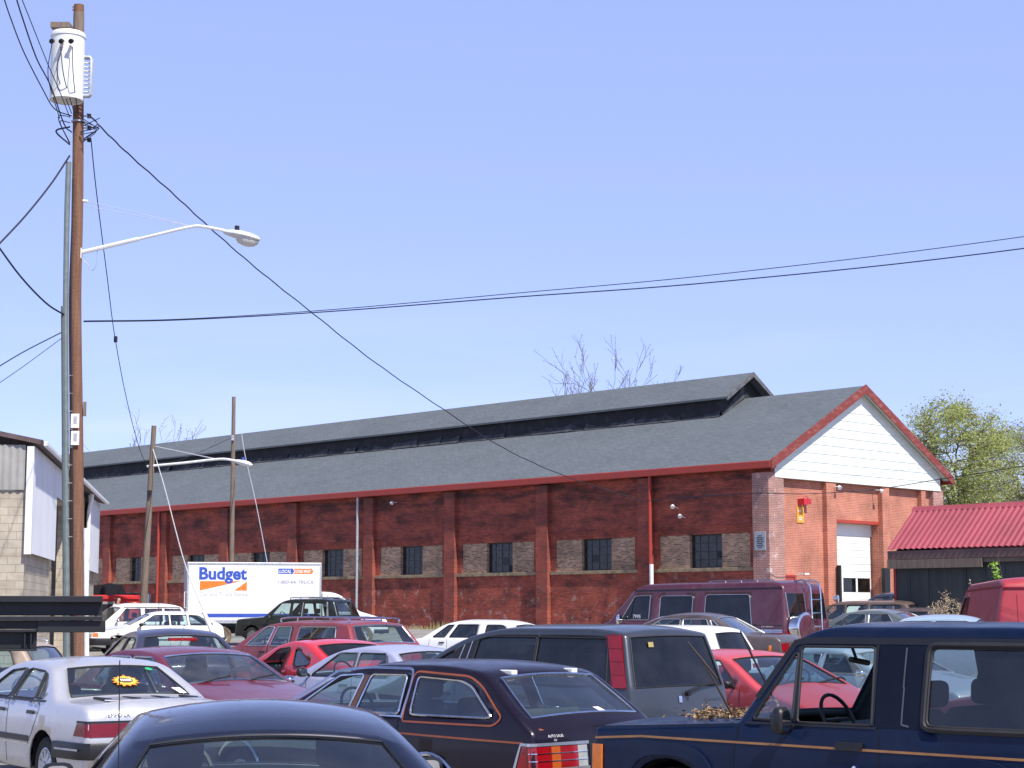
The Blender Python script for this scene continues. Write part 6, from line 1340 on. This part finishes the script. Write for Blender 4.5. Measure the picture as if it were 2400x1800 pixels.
# person: one continuous skinned body, facing right, standing by the dumpster
Pp = thing('person', 'person with dark hair and white top standing by the red dumpster', 'person', (-15.2, 70, .72), R(-10))
def skin(name, pts, edges, m, parent, sub=2):
    me = bpy.data.meshes.new(name); me.from_pydata([p[:3] for p in pts], edges, []); o = bpy.data.objects.new(name, me); COL.objects.link(o); o.parent = parent; me.materials.append(M[m] if isinstance(m, str) else m)
    o.modifiers.new('skin', 'SKIN'); 
    for i, p in enumerate(pts): me.skin_vertices[0].data[i].radius = (p[3], p[4] if len(p) > 4 else p[3])
    me.skin_vertices[0].data[0].use_root = True
    s_ = o.modifiers.new('sub', 'SUBSURF'); s_.levels = sub; s_.render_levels = sub; return o
M['skin'] = simple('skin', (.52, .29, .20), .5)
pts = [(0, 0, .95, .14, .17), (0, 0, 1.15, .12, .15), (.01, 0, 1.36, .12, .19), (.01, 0, 1.46, .06, .07), (.03, 0, 1.54, .055, .055), (.05, 0, 1.64, .085, .075), (.045, 0, 1.73, .075, .07),
       (0, .20, 1.42, .06), (.02, .25, 1.14, .045), (.16, .22, .92, .036), (.22, .22, .88, .03), (0, -.20, 1.42, .06), (.02, -.25, 1.14, .045), (.16, -.22, .92, .036), (.22, -.22, .88, .03),
       (0, .10, .86, .09), (.03, .11, .48, .065), (0, .11, .09, .045), (.14, .12, .04, .04), (0, -.10, .86, .09), (-.03, -.11, .48, .065), (-.06, -.11, .09, .045), (.08, -.12, .04, .04), (.135, 0, 1.635, .018)]
skin('body', pts, [(0,1),(1,2),(2,3),(3,4),(4,5),(5,6),(2,7),(7,8),(8,9),(9,10),(2,11),(11,12),(12,13),(13,14),(0,15),(15,16),(16,17),(17,18),(0,19),(19,20),(20,21),(21,22),(5,23)], 'skin', Pp)
skin('shirt', [(0, 0, .98, .155, .185), (0, 0, 1.16, .135, .165), (.01, 0, 1.36, .135, .205), (.01, 0, 1.45, .08, .10), (0, .20, 1.42, .075), (.02, .24, 1.22, .062), (0, -.20, 1.42, .075), (.02, -.24, 1.22, .062)], [(0,1),(1,2),(2,3),(2,4),(4,5),(2,6),(6,7)], 'white_cap', Pp)
skin('trousers', [(0, 0, .95, .16, .19), (0, .10, .84, .105), (.03, .11, .48, .08), (0, .11, .12, .065), (0, -.10, .84, .105), (-.03, -.11, .48, .08), (-.06, -.11, .12, .065)], [(0,1),(1,2),(2,3),(0,4),(4,5),(5,6)], 'seat_dark', Pp)
skin('hair', [(-.04, 0, 1.50, .05, .06), (-.02, 0, 1.66, .085, .085), (.02, 0, 1.745, .075, .075)], [(0,1),(1,2)], simple('dark_hair', (.02, .012, .01), .6), Pp)
# black steel beam on a post
bd = 25.0; M['black_steel'] = simple('black_steel', (.006, .007, .010), .55, c2=(.012, .013, .017), scale=2)
B0 = at(240, 1420, bd); ang = R(11)
St = thing('steel_beam', 'stack of black steel I-beams on posts in front of the utility pole', 'steel beam', (B0.x, bd, 0), ang)
def zz(py): return at(0, py, bd).z
LB = 3.6
ob('upper_beam', MB().box(-LB, 0, -.02, .02, zz(1443), zz(1412)).box(-LB, 0, -.16, .16, zz(1412) + .001, zz(1397)).box(-LB, 0, -.16, .16, zz(1454), zz(1444)), 'black_steel', St, smooth=False, bevel=.006)
ob('lower_beam', MB().box(-.85, .045, -.10, .18, zz(1482), zz(1454) - .002).box(-LB, -.851, -.05, .18, zz(1474), zz(1454) - .002), 'black_steel', St, smooth=False, bevel=.006)
ob('cross_beam', MB().box(-LB, -.86, -.02, .02, zz(1520), zz(1475)).box(-LB, -.86, -.14, .14, zz(1525), zz(1520) - .001).box(-LB, -.86, -.14, .14, zz(1481), zz(1475) + .001).box(-1.02, -1.0, -.12, -.021, zz(1519), zz(1482)).box(-.94, -.92, -.12, -.021, zz(1519), zz(1482)), 'black_steel', St, smooth=False, bevel=.004)
for x in (-2.1, -3.4): ob('post', MB().box(x - .02, x + .02, -.12, .12, 0, zz(1526)).box(x - .12, x + .12, -.14, -.121, 0, zz(1526)).box(x - .12, x + .12, .121, .14, 0, zz(1526)), 'black_steel', St, smooth=False)
# dead leaves on the off-roader's bonnet: one heap
lv = MB(); r_ = random.Random(11)
def hood(u, y): return Vector((navy.L/2 - u, y, navy.top(u) + .022))
for k in range(430):
    cu = r_.choice((.62, .70, .80, .90, .98, 1.08, 1.14)); u = r_.gauss(cu, .05); y = r_.gauss(.28 + .25 * (u - .8), .13); hgt = r_.random() ** 2.2 * (.055 + .05 * math.exp(-((u - .72) / .05) ** 2)); u = max(.5, min(1.26, u))
    q = hood(u, y) + Vector((0, 0, hgt)); s_ = r_.uniform(.010, .028); a = Vector((r_.gauss(0, 1), r_.gauss(0, 1), r_.gauss(0, .6))).normalized() * s_; b = Vector((r_.gauss(0, 1), r_.gauss(0, 1), r_.gauss(0, .8))); b = (b - a * b.dot(a) / a.length_squared).normalized() * s_ * .6
    lv.add([q - a, q + b, q + a * 1.1, q - b], [(0, 1, 2, 3)])
for k in range(26):
    q = hood(r_.uniform(.6, 1.15), r_.gauss(.28, .12)) + Vector((0, 0, .02)); d = Vector((r_.gauss(0, 1), r_.gauss(0, 1), r_.uniform(0, .5))).normalized() * r_.uniform(.06, .16); lv.tube([q, q + d], .003, 4)
q = hood(1.08, .36); lv.tube(catmull([q, q + Vector((-.14, -.02, .07)), q + Vector((-.25, -.04, .12)), q + Vector((-.30, -.02, .06))], 5), [.010] * 15 + [.006], 6)
leaf_o = ob('dead_leaves', lv, simple('dead_leaf', (.40, .27, .14), .85, c2=(.10, .055, .028), scale=45, lo=.42, hi=.58), None, smooth=False, recalc=False)
leaf_o.matrix_world = navy.root.matrix_world if False else Matrix.Translation(navy.root.location) @ Matrix.Rotation(navy.root.rotation_euler.z, 4, 'Z')
tag(leaf_o, 'heap of dry brown leaves and twigs lying on the navy bonnet', 'leaves')

# ------------------------------------------------------------------ trees and shrubs
def branches(mb, leaves, rng, p, d, length, r, depth, spread=.5, up=.12, kids=(2, 3), shrink=.72, curve=.18, minr=.012, leafat=2, seg=3, nside=5):
    pts = [p]; q = Vector(p); dd = Vector(d).normalized(); rad = [r]
    for i in range(seg):
        dd = (dd + Vector((rng.gauss(0, curve), rng.gauss(0, curve), rng.gauss(0, curve) * .6 + up * .3))).normalized(); q = q + dd * length / seg; pts.append(q.copy()); rad.append(max(minr, r * (1 - .38 * (i + 1) / seg)))
    mb.tube(pts, rad, nside if depth > 2 else 3 if depth < 1 else 4, caps=False)
    if depth <= leafat: leaves += [(pts[k], depth) for k in range(1, len(pts))]
    if depth == 0: return
    for k in range(rng.randint(*kids)):
        a = rng.uniform(0, 2 * math.pi); perp = dd.orthogonal().normalized(); perp.rotate(Matrix.Rotation(a, 3, dd))
        nd_ = (dd + perp * rng.uniform(.45, 1.15) * spread * 1.3 + Vector((0, 0, up))).normalized(); i = rng.randint(1, seg) if k else seg
        branches(mb, leaves, rng, pts[i], nd_, length * shrink * rng.uniform(.75, 1.15), rad[i] * rng.uniform(.6, .8), depth - 1, spread, up, kids, shrink, curve, minr, leafat, seg, nside)
def leaf_cloud(leaves, rng, n, size, jitter, flat=.5):
    mb = MB()
    for p, dp in leaves:
        for k in range(n):
            q = p + Vector((rng.gauss(0, jitter), rng.gauss(0, jitter), rng.gauss(0, jitter))); s_ = size * rng.uniform(.5, 1.3)
            a = Vector((rng.gauss(0, 1), rng.gauss(0, 1), rng.gauss(0, flat))).normalized() * s_; b = Vector((rng.gauss(0, 1), rng.gauss(0, 1), rng.gauss(0, 1))); b = (b - a * b.dot(a) / a.length_squared).normalized() * s_ * .7
            mb.v += [q - a, q + b, q + a, q - b]; n0 = len(mb.v) - 4; mb.f.append((n0, n0 + 1, n0 + 2, n0 + 3))
    return mb
def leafmat(name, c1, c2, tr=.35):
    m, n, b = mat(name); col = noise_mix(n, b, c1, c2, .55, .35, .65, 4); n.links.new(col, b.inputs['Base Color']); b.inputs['Roughness'].default_value = .6
    out = n.nodes['Material Output']; t = nd(n, 'ShaderNodeBsdfTranslucent'); n.links.new(col, t.inputs[0]); mx = nd(n, 'ShaderNodeMixShader'); mx.inputs[0].default_value = tr
    n.links.new(b.outputs[0], mx.inputs[1]); n.links.new(t.outputs[0], mx.inputs[2]); n.links.new(mx.outputs[0], out.inputs[0]); return m
M['bark'] = simple('grey_bark', (.16, .125, .10), .9, c2=(.09, .07, .055), scale=3); M['bark_pale'] = simple('pale_bark', (.27, .23, .21), .9, c2=(.19, .16, .15), scale=3)
M['spring'] = leafmat('spring_leaves', (.47, .51, .17), (.36, .41, .13), .45); M['olive'] = leafmat('olive_leaves', (.42, .44, .18), (.32, .34, .14), .45); M['bud'] = leafmat('reddish_buds', (.26, .20, .16), (.20, .16, .12), .2)
def tree(label, px, d, base, seed, trunk_h, r, depth, length, leafm, nleaf, lsize, jit, kids=(2, 3), spread=.5, up=.12, stems=1, bark='bark', shrink=.74, leafat=2, minr=.014, group=None, name='broadleaf_tree', curve=.18):
    rng = random.Random(seed); x = (px - 1200) / FPX * d * 1.0
    t = thing(name, label, 'tree', (x, d, base), 0, group or 'trees behind the buildings'); mb = MB(); lv_ = []
    for s_ in range(stems):
        dirn = Vector((rng.gauss(0, .22), rng.gauss(0, .2), 1)) if stems > 1 else Vector((0, 0, 1))
        branches(mb, lv_, rng, Vector((rng.gauss(0, .25) if stems > 1 else 0, 0, 0)), dirn, trunk_h, r, depth, spread, up, kids, shrink, curve, minr, leafat)
    ob('trunk', mb, bark, t, angle=70)
    if nleaf: ob('crown', leaf_cloud(lv_, rng, nleaf, lsize, jit), leafm, t, smooth=False, recalc=False)
    return t
def round_tree(label, px, d, base, seed, zc, rx, rzd, ncl, nleaf, lsize, leafm, jit=.36, wood=1, name='broadleaf_tree', limbn=7):
    rng = random.Random(seed); t = thing(name, label, 'tree', ((px - 1200) / FPX * d, d, base), 0, 'trees behind the buildings'); zc -= base
    mb = MB(); limbs = []
    for k in range(limbn):
        a = 2 * math.pi * k / limbn + rng.uniform(-.3, .3); e = rng.uniform(.35, .8); tip = Vector((rx * e * math.cos(a), rx * e * math.sin(a), zc + rzd * rng.uniform(.15, .75)))
        p0 = Vector((0, 0, zc - rzd * 1.9)); p1 = Vector((tip.x * .25, tip.y * .25, zc - rzd * rng.uniform(.7, 1.1))); p2 = Vector((tip.x * .65, tip.y * .65, zc - rzd * rng.uniform(.0, .3)))
        c = [q + Vector((rng.gauss(0, .12), rng.gauss(0, .12), 0)) for q in catmull([p0, p1, p2, tip], 5)]; c[0] = p0
        mb.tube(c, [(.14 - .12 * i / (len(c) - 1)) * wood for i in range(len(c))], 6, caps=False); limbs += c[5:]
    mb.tube([Vector((0, 0, -.2)), Vector((.05, 0, zc * .3)), Vector((0, 0, zc - rzd * 1.9 + .02))], [.34, .27, .22], 10, caps=False)
    lf = MB(); cl = []
    while len(cl) < ncl:
        v = Vector((rng.uniform(-1, 1), rng.uniform(-1, 1), rng.uniform(-1, 1))); r = v.length
        if r > 1 or r < .25 or rng.random() > (.25 + r * .8): continue
        w_ = 1 + .16 * noise.noise(v.normalized() * 2.2 + Vector((seed, 0, 0))); q = Vector((v.x * rx * w_, v.y * rx * w_, zc + v.z * rzd * w_ * (1 if v.z > 0 else 1.15)))
        if noise.noise(q * .55 + Vector((0, seed, 0))) < -.22: continue
        cl.append(q)
    for q in cl:
        b = min(limbs, key=lambda l: (l - q).length_squared + (0 if l.z < q.z else 4)); m_d = b.lerp(q, .5) + Vector((rng.gauss(0, .12), rng.gauss(0, .12), -.1)); mb.tube([b, m_d, q], [.028 * wood, .018 * wood, .007], 4, caps=False)
        for k in range(3): mb.tube([m_d.lerp(q, .5), q + Vector((rng.gauss(0, .25), rng.gauss(0, .25), rng.gauss(.1, .2)))], [.010, .006], 3, caps=False)
        sj = jit * rng.uniform(.7, 1.35)
        for k in range(nleaf):
            p = q + Vector((rng.gauss(0, sj), rng.gauss(0, sj), rng.gauss(0, sj * .8))); s_ = lsize * rng.uniform(.5, 1.3)
            a = Vector((rng.gauss(0, 1), rng.gauss(0, 1), rng.gauss(0, .6))).normalized() * s_; b2 = Vector((rng.gauss(0, 1), rng.gauss(0, 1), rng.gauss(0, 1))); b2 = (b2 - a * b2.dot(a) / a.length_squared).normalized() * s_ * .7
            n0 = len(lf.v); lf.v += [p - a, p + b2, p + a, p - b2]; lf.f.append((n0, n0 + 1, n0 + 2, n0 + 3))
    ob('trunk', mb, 'bark', t, angle=70); ob('crown', lf, leafm, t, smooth=False, recalc=False)
round_tree('leafy yellow green spring tree rising behind the gable and the shed roof', 2240, 105, 1.0, 4, 10.9, 3.7, 3.4, 400, 74, .066, 'spring')
round_tree('olive green tree cut off by the right edge behind the shed roof', 2405, 116, 1.0, 9, 10.9, 3.7, 3.1, 300, 60, .07, 'olive')
round_tree('low olive green tree filling the gap between the gable end and the shed roof', 2335, 128, 1.0, 15, 8.6, 5.2, 2.4, 300, 42, .075, 'olive')
tree('large bare tree with fine twigs behind the clerestory', 1545, 142, 1.0, 17, 5.6, .24, 7, 5.2, 'bud', 1, .05, .12, (2, 3), .40, .15, 9, bark='bark_bare', shrink=.76, leafat=0, minr=.015, name='bare_tree', curve=.14)
tree('small bare tree behind the far left end of the warehouse roof', 300, 138, 1.0, 31, 4.6, .22, 6, 4.9, 'bud', 1, .05, .14, (2, 2), .45, .15, 5, bark='bark_bare', shrink=.78, leafat=0, minr=.013, name='bare_tree')
tree('pale budding tree top just showing above the clerestory peak', 1695, 118, 1.0, 12, 5.2, .22, 6, 5, 'spring', 1, .09, .25, (2, 3), .5, .15, 2, bark='bark_pale', shrink=.75, leafat=1, minr=.016)
tree('bare twigs showing just right of the clerestory peak', 1835, 120, 1.0, 44, 4.8, .2, 6, 4.4, 'bud', 1, .05, .14, (2, 2), .45, .13, 3, bark='bark_pale', shrink=.76, leafat=0, minr=.012, name='bare_tree')
rng = random.Random(2); sb = thing('dry_shrub', 'dry straw coloured shrub against the grey shed wall', 'shrub', (at(2238, 1455, 40).x, 40, .45)); mb = MB(); lv_ = []
for k in range(5): branches(mb, lv_, rng, Vector((rng.gauss(0, .05), 0, 0)), Vector((rng.gauss(0, .14), rng.gauss(0, .14), 1)), .68, .016, 4, .38, .15, (2, 3), .74, .2, .004, 1)
ob('stems', mb, simple('straw_stems', (.42, .34, .24), .9), sb); ob('foliage', leaf_cloud(lv_, rng, 2, .022, .03), simple('straw_leaves', (.40, .32, .20), .9), sb, smooth=False, recalc=False)
sb = thing('climbing_shoot', 'small green leafy shoot in front of the grey shed wall', 'plant', (at(2337, 1425, 44).x, 44, .5)); mb = MB(); lv_ = []
branches(mb, lv_, rng, Vector((0, 0, 0)), Vector((.0, 0, 1)), 2.2, .012, 1, .3, .4, (2, 2), .3, .03, .004, 1); ob('stems', mb, 'bark', sb)
lm_ = MB(); 
for k in range(46):
    q = Vector((rng.gauss(0, .05), rng.gauss(0, .05), 2.2 + rng.uniform(-.02, .40))); a = Vector((rng.gauss(0, 1), rng.gauss(0, 1), rng.gauss(0, .5))).normalized() * .05; b = a.orthogonal().normalized() * .035; lm_.add([q - a, q + b, q + a, q - b], [(0, 1, 2, 3)])
ob('foliage', lm_, leafmat('fresh_leaves', (.26, .42, .05), (.18, .32, .04)), sb, smooth=False, recalc=False)
# weeds along the wall foot
wd_ = MB(); rng = random.Random(6)
for k in range(1500):
    t = rng.uniform(2, 24); s = -rng.uniform(.05, .9); b = bw(s, t, 1.12); h = rng.uniform(.06, .3) * (1.6 if 13 < t < 19 else .8); d = Vector((rng.gauss(0, .06), rng.gauss(0, .06), h)); w_ = Vector((.02, .01, 0)); wd_.add([b - w_, b + w_, b + d], [(0, 1, 2)])
o = ob('weeds', wd_, leafmat('dry_weeds', (.28, .26, .10), (.36, .29, .15)), None, smooth=False, recalc=False); tag(o, 'ragged dry weeds along the foot of the brick wall', 'weeds'); o['kind'] = 'stuff'

# ------------------------------------------------------------------ the lot: one sheet through every wheel, out to the horizon
anchors = [(o.location.x, o.location.y, o.location.z) for o in COL.objects if o.type == 'EMPTY' and o.name.startswith(('parked_', 'box_truck', 'dumpster', 'person'))]
for t in range(-14, 60, 4): 
    for s in (-.5, 2): q = bw(s, t, 0); anchors.append((q.x, q.y, 1.15 if t >= 0 else .9))
for s in range(2, 14, 3): q = bw(s, -1.5, 0); anchors.append((q.x, q.y, 1.15))
anchors += [(-9, 36, .05), (-12, 45, .25), (-14, 56, .45), (-16, 70, .6), (0, 0, 0), (-8, 5, 0), (8, 5, 0), (10, 12, 0), (-10, 14, 0), (12, 28, .2), (16, 40, .5), (-2, 60, .5), (3, 55, .5), (-25, 40, .2), (25, 60, .9), (-10, 90, 1.0), (0, 0, 0)]
def gz(x, y):
    a = b = 0
    for ax, ay, az in anchors:
        w = 1 / ((x - ax) ** 2 + (y - ay) ** 2 + .3) ** 1.6; a += w * az; b += w
    return a / b
xs = [-900, -400, -200, -100, -60, -40] + [-30 + i * 1.25 for i in range(49)] + [40, 60, 100, 200, 400, 900]
ys = [-600, -200, -60, -20, -6] + [i * 1.25 for i in range(80)] + [110, 130, 170, 250, 500, 1500]
gm = MB(); nx = len(xs)
for y in ys:
    for x in xs: gm.v.append(Vector((x, y, gz(x, y) if abs(x) < 60 and -30 < y < 135 else (0 if y < 40 else 1.0))))
for j in range(len(ys) - 1):
    for i in range(nx - 1): gm.f.append((j*nx+i, j*nx+i+1, (j+1)*nx+i+1, (j+1)*nx+i))
M['lot'] = simple('gravelly_asphalt', (.30, .28, .25), .95, c2=(.20, .19, .175), scale=.8, lo=.35, hi=.65, bump=.4)
struct(ob('ground', gm, 'lot', None, angle=80))
